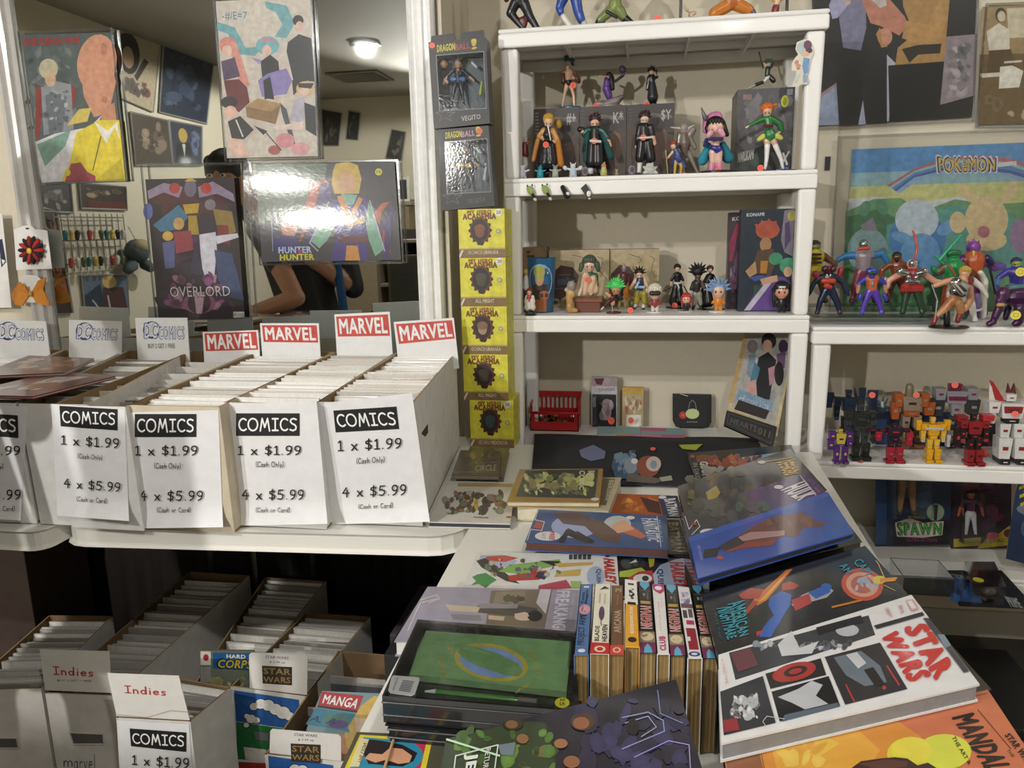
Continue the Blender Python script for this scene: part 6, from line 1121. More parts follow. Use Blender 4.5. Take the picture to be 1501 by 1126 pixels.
# big art print leaning at the right with smaller dark box at its foot
p = Pl(onY(1082, 590, 2.30), onY(1148, 610, 2.24), onY(1100, 488, 2.42)); q = [(1092,486),(1168,486),(1139,640),(1066,606)]
c = p.at(1105, 622); t = thing('print_board', 'art board of dark dressed figures leaning against the right shelf post', 'poster', c)
put(MB().prism([p.at(*a) for a in q], p.n*-.003, '#c9b98e'), 'board', 'print', t)
def pb(a):
    a.poly([(1097,489),(1166,489),(1136,625),(1072,596)],'#aaa79f').blobs(1085,490,1155,600,['#b9b6ae','#8f9299','#a3a09a'],14,5,14,3); a.poly([(1092,486),(1098,486),(1073,592),(1067,590)],'#b89a66')
    a.ell(1103,508,8,10,'#7d7474').poly([(1098,520),(1108,516),(1104,560),(1094,548)],'#7a90a0').ell(1127,500,11,12,'#1f1d22').ell(1125,507,7,9,'#c9a090').ell(1148,508,7,10,'#3a2c44').poly([(1138,520),(1152,514),(1150,540),(1140,536)],'#6a4c72')
    a.poly([(1112,524),(1126,516),(1138,528),(1132,560),(1128,586),(1108,584),(1104,562)],'#1d1e24').poly([(1106,530),(1114,540),(1104,580),(1098,566)],'#4a7a90').ell(1142,548,7,18,'#1f1b22').poly([(1126,540),(1136,536),(1134,560),(1128,566)],'#b0838c').poly([(1096,560),(1108,556),(1110,584),(1096,580)],'#c79a94').poly([(1084,570),(1134,590),(1130,604),(1078,586)],'#7f9cb4')
    a.text('HunterVox', [(1085,577),(1130,592),(1127,603),(1081,590)], '#3f5f90', .05, .2); a.text('HunterVox', [(1085,577),(1130,592),(1127,602),(1082,589)], '#c4ccd4', .0, .2); a.poly([(1083,586),(1128,602),(1122,615),(1076,600)],'#2a2422')
pb_a = Art(q, lambda x, y, o: p.at(x, y, o + .0004), uv=False); pb(pb_a); pb_a.make('board_print', 'print', t)
p2_ = Pl(onY(1066, 620, 2.215), onY(1136, 650, 2.19), onY(1070, 602, 2.235)); c = p2_.at(1098, 645)
t = thing('black_case', 'slim black lettered case lying at the foot of the leaning art board', 'case', c); q = [(1066,602),(1138,626),(1133,654),(1062,623)]
put(MB().prism([p2_.at(*a) for a in q], p2_.n*-.012, '#1c1b1b'), 'case_body', 'gloss', t, bevel=.001)
a = Art(q, lambda x, y, o: p2_.at(x, y, o + .0004), uv=False); a.line([(1068,606),(1134,628),(1130,650),(1066,620),(1068,606)], .8, '#4a4848').text('HEARTS', [(1072,612),(1110,625),(1108,634),(1070,620)], '#4c4a48', .03).text('011', [(1112,626),(1130,632),(1128,642),(1110,636)], '#5c4a3a', .03); a.make('case_print', 'print', t)
# black cloth mat draped off the board onto the table
m = MB(); nx, ny = 14, 14; V = []
for j in range(ny+1):
    v = j/ny
    for i in range(nx+1):
        u = i/nx; xt = 783 + u*(1108-783); yt = 636 + u*6; xb = 778 + u*(1130-778); yb_ = 706 + u*10
        A = onZ(xt, yt, z4+.006 + .004*math.sin(u*9)); B = onZ(xb, yb_, .747)
        if v < .35: w_ = v/.35; q = A.lerp(Vector((A.x*.6+B.x*.4, 2.165, z4+.05)), w_*0+w_) 
        else: w_ = (v-.35)/.65; q = Vector((A.x*.6+B.x*.4, 2.165, z4+.05)).lerp(B, w_); q.z = z4 + .05 + (.747 - z4 - .05)*min(1, w_*3)
        q.z = max(q.z, z4 + .004 if q.y > 2.17 else .744) + .0012*math.sin(u*17 + v*5); V.append(q)
m.add(V, [(j*(nx+1)+i, (j+1)*(nx+1)+i, (j+1)*(nx+1)+i+1, j*(nx+1)+i+1) for j in range(ny) for i in range(nx)], '#212227')
k = m.v; c = Vector((sum(v.x for v in k)/len(k), sum(v.y for v in k)/len(k), .742)); t = thing('play_mat', 'black printed cloth mat draped from the lowest board onto the table', 'mat', c)
o = put(m, 'mat_cloth', 'cloth', t, smooth=True); sol = o.modifiers.new('s', 'SOLIDIFY'); sol.thickness = .0025; sol.offset = -1
pm = plZ(.7495); a = Art(None, lambda x, y, o: pm.at(x, y, o), uv=False)
a.poly([(849,660),(870,652),(888,662),(886,672),(866,676),(852,670)],'#6d7290').poly([(900,668),(930,662),(940,690),(930,704),(902,700),(896,684)],'#3f5670').blobs(898,656,940,706,['#5a7894','#2a3c54','#7d95aa','#3a5068'],26,3,10,3).ell(925,682,10,12,'#8a92a0').ell(950,684,17,16,'#8f4f3a').ell(958,680,11,11,'#c9b9b4').ell(958,681,5,6,'#8a9aa8').ell(930,676,5,4,'#d9dadc').poly([(920,694),(960,700),(975,704),(960,709),(918,706)],'#6a5f54').poly([(966,700),(984,697),(986,704),(970,706)],'#a3a58c')
a.poly([(995,652),(1030,651),(1020,660),(1000,658)],'#a8b33c').ell(957,658,4,2.6,'#ee6a55'); a.make('mat_print', 'cloth', t)
# ------------------------------------------------------------------ right shelving unit: muscle toys on the top board
zr1, zr2, zr3 = 1.0725, .6955, .3725
G4 = 'muscle toys on the right unit'
def step(label, q0, q1, zb, h, col='acrylic'):
    a = onZ(*q0, zb); b = onZ(*q1, zb); t = thing('clear_riser', label, 'stand', ((a.x+b.x)/2, a.y, zb)); x0, x1, y = a.x, b.x, a.y
    for i, (dy, hh) in enumerate(((.0, h), (.075, h*2))):
        put(MB().box((x0, y+dy, zb+hh-.003), (x1, y+dy+.075, zb+hh), '#ffffff'), 'tread', col, t); put(MB().box((x0, y+dy, zb), (x1, y+dy+.003, zb+hh-.003), '#ffffff'), 'riser_front', col, t)
    return t, y
stt, sy = step('clear acrylic stepped riser under the muscle toys', (1192,476), (1372,474), zr1, .022)
def hero(label, cx, top, by, skin, hair, chest, pants, boots, arm=None, zb=zr1, Y=None, w=1.2, eye=True, grp=G4, hk='cap', **kw):
    f = Fig(label, cx, by, zb, Y, grp, 'action_figure', 'action figure'); h = by - top
    C = stand(cx, top, by, skin, hair, chest, pants, boots, arm, w, hd=.078, la=kw.get('la', (-.24,.5)), ra=kw.get('ra', (.24,.5)), le=kw.get('le', (-.22,.34)), re=kw.get('re', (.22,.34)), lf=kw.get('lf', -.13), rf=kw.get('rf', .13), sl=kw.get('sl', chest))
    big = []
    for i, c in enumerate(C):
        k = 1.5 if i in (2,3,5,6,8,9) else 1.42 if i > 10 else 1.15
        big.append((c[0], c[1]*k, c[2], c[3]*k, c[4], c[5]))
    f.body(big, max(.0014, .016*h*f.s)); 
    if hair: f.hair(cx, top + .07*h, .08*h, hair, hk)
    if eye: f.eyes(cx, top+.09*h, .078*h)
    return f
zs1, zs2 = zr1 + .0225, zr1 + .0445
f = hero('toy with yellow striped chest and black gloves behind the red bug toy', 1196, 337, 428, '#7f8a3c', '#3a2f22', '#c8b23a', '#7a6a2a', '#4a3a24', '#6a4630', zs2, sy+.13, ra=(.27,.36), re=(.2,.3), sl='#6a4630')
f.caps('chest_stripes', [C_(1186,y,1.6,1204,y,1.6,'#2c2418',-.35) for y in (355,361,367)])
f = hero('red and navy bug headed toy with bulging eyes, front left on the riser', 1215, 380, 452, '#8c2430', None, '#1c2844', '#182544', '#3a1c2c', '#1c2844', zs1, sy+.04, w=1.3, eye=False, la=(-.3,.56), ra=(.3,.56), lf=-.17, rf=.17)
f.caps('chest_plate', [C_(1208,402,4,1222,402,4,'#b5402c',-.35), C_(1212,409,4,1218,411,3,'#b5402c',-.35)]).caps('bug_eyes', [C_(1210,384,4.6,1210,385,4.6,'#3a1420',-.35), C_(1222,384,4.6,1222,385,4.6,'#3a1420',-.35)], 'gloss').caps('side_wings', [C_(1196,392,5,1199,398,3,'#a03a48'), C_(1233,386,4,1231,394,3,'#a8303e')]).caps('fangs', [C_(1213,393,1,1213,395,.6,'#e0d8c8',-.5), C_(1218,393,1,1218,395,.6,'#e0d8c8',-.5)])
f = hero('toy with silver helmet, clear chest and blue segmented arms, back row', 1267, 338, 430, '#b0b4b0', None, '#8c7f86', '#7a2e4a', '#5a2440', '#2f6fa6', zs2, sy+.13, sl='#2f6fa6', w=1.35, eye=False, la=(-.3,.3), le=(-.22,.24), ra=(.28,.34), re=(.22,.2))
f.caps('helmet', [C_(1267,342,6.4,1267,343,6.4,'#8fa39c',-.1)], 'metal').caps('helmet_band', [C_(1261,349,2.4,1274,348,2.4,'#c2442e',-.5)])
f = hero('toy in blue helmet and orange armour with purple legs, second in front', 1279, 381, 450, '#3a3f9c', None, '#c2663a', '#5a3fae', '#4a49b4', '#c08a66', zs1, sy+.04, sl='#3a3fa4', w=1.25, eye=False, lf=-.16, rf=.16)
f.caps('helmet', [C_(1276,386,5.4,1282,386,5.4,'#34409c',-.2), C_(1279,390,4,1279,394,4.4,'#34409c',-.1)], 'gloss').caps('visor', [C_(1276,388,2,1282,388,2,'#2b4a34',-1.0)]).caps('chest_emblem', [C_(1280,402,1.5,1280,408,1.5,'#9aa2b4',-.9)], 'metal').caps('blue_gloves', [C_(1262,421,3,1261,426,3,'#3a3fa4',-.2), C_(1297,421,3,1300,427,3,'#3a3fa4',-.2)])
f = hero('brown muscle toy with a dark beard, behind the silver shouldered toy', 1316, 356, 430, '#6a3f2c', '#2a1a14', '#7a4026', '#6a3020', '#3a2018', '#a04a32', zs2, sy+.13, w=1.35, lf=-.14, rf=.12); f.caps('beard', [C_(1316,365,3,1316,367,2.4,'#1c1412',-.5)], 'hair').caps('silver_fist', [C_(1298,394,5,1302,404,6,'#b4b7ba',-.2)], 'metal')
f = hero('broad toy with silver shoulder armour, red kilt and green boots', 1338, 374, 453, '#d9a58c', '#c9c9c8', '#8e2a30', '#2c4632', '#1f3a26', '#d9a088', zs1, sy+.04, w=1.75, sl='#d9a088', lf=-.1, rf=.1, ra=(.42,.42), re=(.24,.38), la=(-.26,.48), le=(-.25,.36))
f.caps('silver_armour', [C_(1320,389,5,1330,392,4,'#cfd2d4',-.35), C_(1346,392,4,1356,389,5,'#cfd2d4',-.35), C_(1330,404,3,1346,404,3,'#cfd2d4',-.75), C_(1332,397,3,1333,398,3,'#c4c7ca',-.8), C_(1344,397,3,1343,398,3,'#c4c7ca',-.8)], 'chrome').caps('kilt', [C_(1328,413,6.4,1348,413,6.4,'#a83632',-.1), C_(1324,417,3.4,1352,416,3.4,'#a83632',-.15)], 'cloth').caps('helmet', [C_(1338,377,5,1338,379,4.6,'#d4d6d8',-.1)], 'chrome').caps('plume', [C_(1341,374,1.4,1345,356,2,'#b8503c'), C_(1345,356,2,1343,340,1.8,'#c05a44'), C_(1343,340,1.8,1339,330,1.4,'#c05a44')])
f = hero('green toy raising a long translucent green sword', 1398, 360, 462, '#2f8a50', None, '#1f8a4c', '#a34a2c', '#2a5a4a', '#1f7a44', zr1, 2.32, w=1.1, eye=False, la=(-.26,.26), le=(-.2,.32), sl='#6a4a34')
f.caps('sword', [C_(1378,374,2.4,1409,338,1.4,'#2fae78',-.1), C_(1370,368,1.4,1384,380,1.4,'#2a9a66',-.1)], 'gloss').caps('spiked_helmet', [C_(1393,364,5,1404,364,5,'#1d6a3c',-.1), C_(1398,371,3,1398,374,3.4,'#2b5a3a')]).caps('harness', [C_(1392,382,2,1400,396,2,'#8a5a34',-.75), C_(1386,404,4,1408,406,4,'#9c3a34',-.2)])
f = hero('orange and violet armoured toy with a black staff, back right', 1428, 344, 455, '#7a3f8a', None, '#b85a2e', '#7a2f72', '#6a3a86', '#5a4a9c', zr1, 2.38, w=1.3, eye=False, sl='#6a3a86', ra=(.3,.32), lf=-.08, rf=.1)
f.caps('crest', [C_(1422,346,2.4,1420,343,1,'#8a3f92'), C_(1428,344,2.6,1428,340,1,'#8a3f92'), C_(1434,346,2.4,1436,343,1,'#8a3f92'), C_(1428,350,6,1428,352,6,'#8a4a9c',-.1)]).caps('staff', [C_(1450,372,1.6,1460,420,1.4,'#1d1c2a',-.1), C_(1448,368,5,1455,376,4,'#2a2350',-.1)]).caps('chest_badge', [C_(1428,358,1.6,1428,364,1.6,'#cdb04a',-.8)])
f = hero('blond toy prince in a maroon vest and white sleeves', 1416, 383, 462, '#c99a72', '#b58a44', '#8a3038', '#e0ddd4', '#d6d3cb', '#e0ddd4', zr1, 2.27, w=1.3, sl='#e4e2dc', ra=(.3,.5))
f = Fig('white plastic column shaped leg of a toy beside the blond ones', 1442, 468, zr1, None, G4, 'action_figure', 'action figure'); f.body([C_(1443,412,5,1442,438,4.6,'#e3e0d6'), C_(1442,438,4.6,1441,464,4.4,'#e3e0d6'), C_(1441,408,4.6,1444,414,4.6,'#e3e0d6'), C_(1437,400,4,1441,406,4,'#ddd8ca')])
f = Fig('blond muscle toy with shiny silver chest armour leaning forward on a black base', 1395, 480, zr1, None, G4, 'action_figure', 'action figure')
f.body([C_(1414,401,7,1414,402,6.6,'#cf9c76'), C_(1409,414,9,1402,428,9.5,'#c99a76'), C_(1398,411,5,1386,413,4.4,'#c99a76'), C_(1386,413,4.4,1370,419,3.6,'#c99a76'), C_(1420,424,6.4,1423,438,5,'#b98a66'), C_(1423,438,5,1416,454,3,'#b98a66'), C_(1396,440,7,1386,452,6,'#b9774a'), C_(1386,452,6,1374,462,4.4,'#c08f68'), C_(1372,464,4.2,1368,474,3.6,'#8e2f2c'), C_(1405,444,7,1408,456,5.4,'#a97a52'), C_(1408,458,4.6,1404,470,4,'#7a3630')])
f.hair(1415,399,7.4,'#c2a048','cap').caps('silver_armour', [C_(1402,414,7.6,1412,422,8,'#c3c6ca',-.25), C_(1400,426,7,1412,430,6,'#aeb2b8',-.2), C_(1396,414,3,1410,430,3,'#e0e2e4',-.85)], 'chrome').disc(1398, 26, '#121213', .004, sy=.6).caps('support', [C_(1388,458,4,1388,474,4.6,'#141416')]).caps('clear_arm', [C_(1366,418,.8,1374,440,.8,'#9fa8a6',-.1), C_(1374,440,.8,1370,472,.8,'#9fa8a6',-.1)], 'gloss')
f = Fig('violet leg toy with a white ankle ring behind the white column', 1434, 466, zr1, 2.3, G4, 'action_figure', 'action figure'); f.body([C_(1432,430,5,1432,446,4.4,'#8a78b4'), C_(1433,448,4,1434,460,3.6,'#5c2f88')]).caps('ankle_ring', [C_(1428,452,1.6,1438,450,1.6,'#e4e4e6',-.2)])
f = hero('green faced hooded toy in purple and blue riding the dark violet beast', 1491, 372, 452, '#7d9a3c', '#3a2a5c', '#3c3486', '#5a7f86', '#5a7a84', '#4a6fa8', zr1+.02, 2.30, w=1.5, sl='#3f3a92', eye=True)
f.sticker(1497, 391, -.05, '#d8d23a', 6).caps('saddle', [C_(1478,416,6,1500,414,6,'#4f7a80',-.1), C_(1484,424,5,1506,424,5,'#43696e',-.1)], 'toy')
f = Fig('dark violet panther like beast with open mouth at the right end of the top board', 1488, 479, zr1, None, G4, 'animal_figure', 'animal figure')
f.body([C_(1470,430,9,1470,434,8.5,'#4a1f4c',-.2), C_(1465,440,5,1464,446,4.4,'#521f50',-.3), C_(1484,436,12,1512,434,13,'#3c1a42'), C_(1464,452,6,1458,466,5,'#451c48',-.1), C_(1456,472,4.6,1450,476,4.4,'#451c48',-.1), C_(1494,452,7,1494,470,6,'#3f1a44',-.1), C_(1492,474,5,1488,476,4.6,'#3f1a44',-.1), C_(1478,452,5,1474,466,4,'#2c1430',.3), C_(1512,446,7,1514,470,5,'#3a173e'), C_(1464,422,2.4,1462,418,1.4,'#4a1f4c'), C_(1476,422,2.4,1477,418,1.4,'#4a1f4c')])
f.caps('mouth', [C_(1464,447,2.6,1470,447,2.4,'#c8954c',-.95)]).sticker(1489, 462, -.06, '#d8d23a', 6).eyes(1469,432,7,'#b98a2c')
# ------------------------------------------------------------------ robots on the second board of the right unit
G5 = 'transforming robots on the right unit'
def robot(label, cx, top, by, cols, parts, Y=None, zb=zr2, stick=None):
    f = Fig(label, cx, by, zb, Y, G5, 'toy_robot', 'toy robot'); h = by - top; lo = 1e9
    for nm, x0, y0, x1, y1, dep, ci in parts:       # boxes in units of height, x from centre
        A = f.p(cx + x0*h, top + y0*h); B = f.p(cx + x1*h, top + y1*h); d = dep*h*f.s; zb_ = max(B.z, zb + .0003)
        c = cols[ci]; m = MB(); ins = min(A.z-zb_, abs(B.x-A.x))*.12
        xa, xb = min(A.x, B.x), max(A.x, B.x)
        m.hexa([(xa+ins, f.Y-d, zb_), (xb-ins, f.Y-d, zb_), (xb-ins, f.Y+d, zb_), (xa+ins, f.Y+d, zb_)], [(xa, f.Y-d, A.z), (xb, f.Y-d, A.z), (xb, f.Y+d, A.z), (xa, f.Y+d, A.z)], c)
        # a raised panel and a recess line keep each block from being plain
        w = xb - xa; hh = A.z - zb_; c2 = cols[(ci+1) % len(cols)]
        m.box((xa+w*.22, f.Y-d-.0016, zb_+hh*.3), (xb-w*.22, f.Y-d, A.z-hh*.2), c); m.box((xa+w*.3, f.Y-d-.0024, zb_+hh*.42), (xb-w*.3, f.Y-d-.0012, zb_+hh*.6), c2)
        put(m, nm, 'toy', f.t, bevel=.0012)
    m = MB()
    for sx in (-1, 1):
        for yy in (.24, .56, .78): m.ball(f.p(cx + sx*(.2 if yy < .3 else .1)*h, top + yy*h), .035*h*f.s, cols[2 % len(cols)], 8, 6)
    put(m, 'joints', 'metal', f.t, smooth=True)
    if stick: f.sticker(*stick)
    return f
def std(a=0, b=1, legs=None, sh=.13, dep=.09):
    l = legs if legs is not None else a
    return [('head', -.05,.02,.05,.15,.05,b), ('torso', -.13,.16,.13,.40,dep,a), ('waist', -.08,.40,.08,.50,dep*.7,b), ('shoulder', -.27,.15,-.14,.29,dep*.9,a), ('shoulder', .14,.15,.27,.29,dep*.9,a), ('forearm', -.27,.30,-.17,.50,dep*.6,b), ('forearm', .17,.30,.27,.50,dep*.6,b), ('fist', -.26,.50,-.18,.56,dep*.5,2), ('fist', .18,.50,.26,.56,dep*.5,2), ('thigh', -.13,.50,-.02,.70,dep*.6,b), ('thigh', .02,.50,.13,.70,dep*.6,b), ('shin', -.15,.70,-.02,.93,dep*.8,l), ('shin', .02,.70,.15,.93,dep*.8,l), ('foot', -.17,.93,-.02,1,dep*1.3,l), ('foot', .02,.93,.17,1,dep*1.3,l)]
def frontdot(x, y):
    c = onZ(x, y, zr2 + .0006); put(MB().lathe((c.x, max(c.y, 2.176), zr2 + .0003), [(.0085, 0), (.0085, .0006)], '#ee6a55', 16), 'price_dot', 'paper', DOT.t)
f = robot('navy winged robot standing at the back left corner', 1243, 580, 660, ['#22304a','#1b2436','#3a4c6a'], std() + [('wing',-.52,.06,-.28,.34,.03,0), ('wing',.2,-.02,.3,.3,.03,0), ('wing',.36,.02,.52,.4,.03,0)], 2.36)
f.caps('wing_tips', [C_(1221,590,2,1212,586,.8,'#26385a'), C_(1254,590,2,1252,578,.8,'#1d2a42')])
DOT = f = robot('small purple robot with a yellow chest in front at the left', 1232, 629, 679, ['#4f2470','#b9a93c','#3c1c58'], [('head',-.06,.0,.06,.12,.06,1), ('torso',-.14,.12,.14,.42,.1,1), ('waist',-.12,.42,.12,.5,.08,0), ('shoulder',-.34,.06,-.15,.3,.11,0), ('shoulder',.15,.06,.34,.3,.11,0), ('forearm',-.38,.3,-.2,.6,.08,0), ('forearm',.2,.3,.34,.5,.08,0), ('leg',-.19,.5,-.05,.92,.09,0), ('leg',.05,.5,.19,.92,.09,0), ('foot',-.22,.92,-.03,1,.14,0), ('foot',.03,.92,.22,1,.14,0)]); frontdot(1229,682)
DOT = f = robot('slim glossy black robot, second from the left', 1261, 590, 674, ['#232623','#33373a','#1a1c1b'], std(dep=.08) + [('back_horn',-.04,-.04,.04,.04,.03,0)]); frontdot(1261,677)
f = robot('robot with a pale blue striped wing shield half hidden at the back', 1285, 606, 668, ['#3a4248','#5f8296','#44525c'], std() , 2.38)
m = MB()
for k in range(4): m.cap(f.p(1270+k*7, 604+k*2), .006, f.p(1277+k*6, 628+k*1), .004, ['#6d94a8','#a9c4cf'][k % 2], 6)
put(m, 'wing_shield', 'toy', f.t, smooth=True); f.caps('claw', [C_(1291,612,2,1294,600,.8,'#3c4244'), C_(1294,614,2,1300,604,.8,'#3c4244')]).sticker(1277, 599)
f = robot('red and dark violet robot spreading both arms', 1311, 622, 678, ['#2a1c2e','#9a2434','#c23a44'], [('head',-.05,-.02,.05,.1,.05,0), ('torso',-.2,.06,.2,.3,.12,0), ('waist',-.1,.3,.1,.45,.08,0), ('shoulder',-.4,.1,-.2,.2,.05,0), ('shoulder',.2,.1,.4,.2,.05,0), ('fist',-.5,.18,-.34,.42,.06,1), ('forearm',.3,.2,.46,.55,.06,1), ('wing',-.75,.1,-.42,.2,.02,0), ('thigh',-.16,.42,-.03,.6,.08,0), ('thigh',.03,.42,.16,.6,.08,0), ('shin',-.2,.58,-.03,.92,.1,1), ('shin',.03,.58,.2,.92,.1,1), ('foot',-.26,.92,-.02,1,.13,1), ('foot',.02,.92,.26,1,.13,1)]); DOT = f; frontdot(1310,681)
f = robot('tall orange brown robot with a shell shaped cockpit above its chest', 1334, 563, 658, ['#a5562a','#8f7f6e','#3a2c22'], [('torso',-.14,.2,.14,.42,.1,1), ('waist',-.12,.42,.12,.52,.08,0), ('shoulder',-.26,.16,-.14,.36,.1,0), ('shoulder',.14,.16,.26,.36,.1,0), ('forearm',-.3,.3,-.18,.56,.06,0), ('forearm',.2,.3,.36,.5,.06,0), ('thigh',-.14,.5,-.03,.7,.08,1), ('thigh',.03,.5,.14,.7,.08,1), ('shin',-.15,.7,-.03,.92,.09,0), ('shin',.03,.7,.15,.92,.09,2), ('foot',-.18,.92,-.02,1,.12,0), ('foot',.02,.92,.18,1,.12,0)], 2.34)
f.caps('cockpit_shell', [C_(1333,570,5.4,1333,582,6.4,'#7d715a')]).caps('translucent_claws', [C_(1316,586,3,1308,602,1.6,'#c2803a'), C_(1350,584,3,1362,598,2,'#c2803a')]).sticker(1343, 582)
f = robot('bright yellow robot with a silver chest band', 1367, 610, 677, ['#dba41e','#e0b030','#b9bbc0'], std(sh=.2, dep=.11) + [('chest_band',-.2,.22,.2,.28,.13,2), ('door_wing',-.36,.08,-.26,.3,.05,0), ('door_wing',.26,.08,.38,.3,.05,0), ('wheel',.3,.4,.36,.66,.07,2)]); DOT = f; frontdot(1361,677)
f = robot('grey and plum robot with broad square shoulders in the back row', 1400, 560, 652, ['#8d8d92','#7a2548','#34383a'], [('head',-.1,-.0,.1,.1,.05,1), ('torso',-.16,.1,.16,.3,.1,0), ('chest_panel',-.14,.18,.14,.25,.115,1), ('waist',-.08,.3,.08,.5,.07,0), ('shoulder',-.34,.06,-.17,.24,.1,0), ('shoulder',.17,.06,.34,.24,.1,0), ('forearm',-.4,.24,-.2,.5,.08,2), ('forearm',.18,.24,.36,.48,.08,2), ('thigh',-.13,.5,-.02,.72,.08,2), ('thigh',.02,.5,.13,.72,.08,0), ('shin',-.15,.72,-.02,.93,.09,0), ('shin',.02,.72,.15,.93,.09,0), ('foot',-.17,.93,-.02,1,.12,2), ('foot',.02,.93,.17,1,.12,2)], 2.36).sticker(1400, 562)
f = robot('dark red robot with black joints and a wheel on its leg', 1427, 604, 681, ['#8f1f26','#2a1a1c','#b5333a'], std(dep=.11) + [('shoulder_plate',-.34,.06,-.14,.16,.1,0), ('shoulder_plate',.14,.04,.36,.15,.1,2), ('gun_arm',-.36,.3,-.26,.66,.05,1)]); DOT = f; f.caps('leg_wheel', [C_(1441,663,6,1443,665,6,'#a33a34')]); frontdot(1420,683)
f = robot('white and red robot with a raised red bladed wing at the right end', 1480, 577, 678, ['#d9d9d6','#8e262c','#22242a'], [('head',-.07,-.0,.07,.1,.06,0), ('torso',-.16,.12,.16,.34,.11,0), ('chest_panel',-.13,.16,.13,.26,.125,1), ('waist',-.1,.34,.1,.42,.08,2), ('shoulder',-.34,.1,-.18,.26,.1,0), ('shoulder',.18,.1,.34,.26,.1,0), ('forearm',-.36,.26,-.24,.42,.07,0), ('fist',-.38,.42,-.26,.5,.06,2), ('thigh',-.17,.42,-.03,.62,.08,0), ('thigh',.03,.42,.17,.62,.08,0), ('shin',-.2,.62,-.03,.92,.11,0), ('shin',.03,.62,.2,.92,.11,0), ('foot',-.2,.92,-.05,1,.13,2), ('foot',.05,.92,.2,1,.13,2)])
p = plY(f.Y + .01); put(MB().prism([p.at(*a) for a in ((1451,557),(1456,560),(1472,586),(1468,596),(1460,592))], (0, .003, 0), '#a3262c'), 'wing_blade', 'gloss', f.t); put(MB().prism([p.at(*a) for a in ((1450,562),(1455,568),(1462,596),(1458,600),(1450,586))], (0, .003, 0), '#cfcbc4'), 'wing_blade', 'gloss', f.t)
put(MB().prism([p.at(*a) for a in ((1472,596),(1478,562),(1482,574),(1487,562),(1490,580),(1484,600))], (0, .006, 0), '#5a2a2a'), 'back_fin', 'toy', f.t); f.sticker(1488, 607)
# ------------------------------------------------------------------ packages on the third board
def blister(label, q, Y, art, col, fig=None, group='carded toys on the third board', lean=.0):
    p = plY(Y); P = [p.at(*a) for a in q]; zb = zr3; c = (P[2]+P[3])/2; dz = zb - min(P[2].z, P[3].z) + .0003
    P = [v + Vector((0, 0, dz)) for v in P]; t = thing('carded_toy', label, 'toy pack', (c.x, Y, zb), group)
    put(MB().prism(P, (0, .002, 0), col), 'card_back', 'gloss', t)
    a = Art(q, lambda x, y, o: p.at(x, y, o+.0005) + Vector((0, 0, dz)), uv=False); art(a); a.make('card_print', 'gloss', t)
    if fig:
        cx, ty, by, cols, bub = fig; C = world(stand(cx, ty, by, *cols), Y-.028); C = [(A+Vector((0,0,dz)), ra, B+Vector((0,0,dz)), rb, c_) for A, ra, B, rb, c_ in C]; skinbody('figure', C, .002, 'toy', t)
        B0 = [p.at(*b)+Vector((0,0,dz-.0)) for b in bub]; m = MB(); cc = sum(B0, Vector())/4; F_ = [cc + (b-cc)*.9 + Vector((0, -.045, 0)) for b in B0]
        m.add(B0 + F_, [(4,5,6,7), (0,1,5,4), (1,2,6,5), (2,3,7,6), (3,0,4,7)], '#ffffff'); put(m, 'blister_bubble', 'blister', t)
    return t
def sp(a):
    a.poly([(1281,640),(1392,640),(1390,832),(1281,834)],'#1b2a44').blobs(1284,650,1388,790,['#203454','#182238','#2c4a6c','#39587a','#10182a'],30,6,18,3).poly([(1281,650),(1297,650),(1297,830),(1281,832)],'#28466e')
    sb = []
    for k in range(20): r = (15, 10)[k % 2]; sb.append((1374 + r*math.cos(k*.314), 712 + r*math.sin(k*.314)))
    a.poly(sb, '#c2b23a').text('SPECIAL', [(1364,706),(1384,706),(1384,711),(1364,711)], '#3a2a20', .03).poly([(1306,800),(1390,796),(1388,832),(1306,832)],'#14151a')
    a.ell(1368,785,14,14,'#2c4a34').ell(1368,785,12.5,12.5,'#8fa08a').poly([(1364,774),(1372,774),(1370,797),(1366,797)],'#1c241e').text('THE COLLECTOR', [(1328,790),(1353,792),(1353,795),(1328,793)], '#b9a23c', .02)
    a.poly([(1309,800),(1330,793),(1350,800),(1380,798),(1378,818),(1350,822),(1312,820)],'#c4b8b4'); a.text('SPAWN', [(1311,799),(1378,800),(1377,818),(1313,819)], '#12321e', .1); a.text('SPAWN', [(1313,800),(1377,801),(1376,817),(1315,818)], '#4c9a48', .03); a.text('ULTRA ACTION', [(1326,822),(1370,823),(1370,828),(1326,827)], '#8c3a70', .02)
blister('blue carded toy with dripping green lettering', [(1281,640),(1392,640),(1390,832),(1281,834)], 2.36, sp, '#1b2a44', (1326, 664, 789, ('#a8a060','#3a3424','#7d5f38','#8f6a44','#4a3a28',None,1.0), [(1300,660),(1360,660),(1362,792),(1302,794)]))
def mm(a):
    a.poly([(1393,640),(1480,640),(1479,822),(1392,822)],'#2a1c2c').blobs(1395,650,1478,800,['#5a2440','#3a1c3c','#7a2f3c','#24203c','#1c2a44','#8a4050'],36,5,14,8).ell(1421,752,20,30,'#5c2f30').ell(1421,756,15,26,'#2a1c30').poly([(1396,808),(1436,806),(1436,818),(1396,820)],'#a89c34').poly([(1430,822),(1446,806),(1460,802),(1476,790),(1494,786),(1492,816)],'#b8ab2c').ell(1453,804,9,6,'#b0505a').ell(1476,800,7,6,'#6a2430').text('SPACE', [(1448,810),(1480,806),(1480,812),(1448,815)], '#6a5c2a', .02)
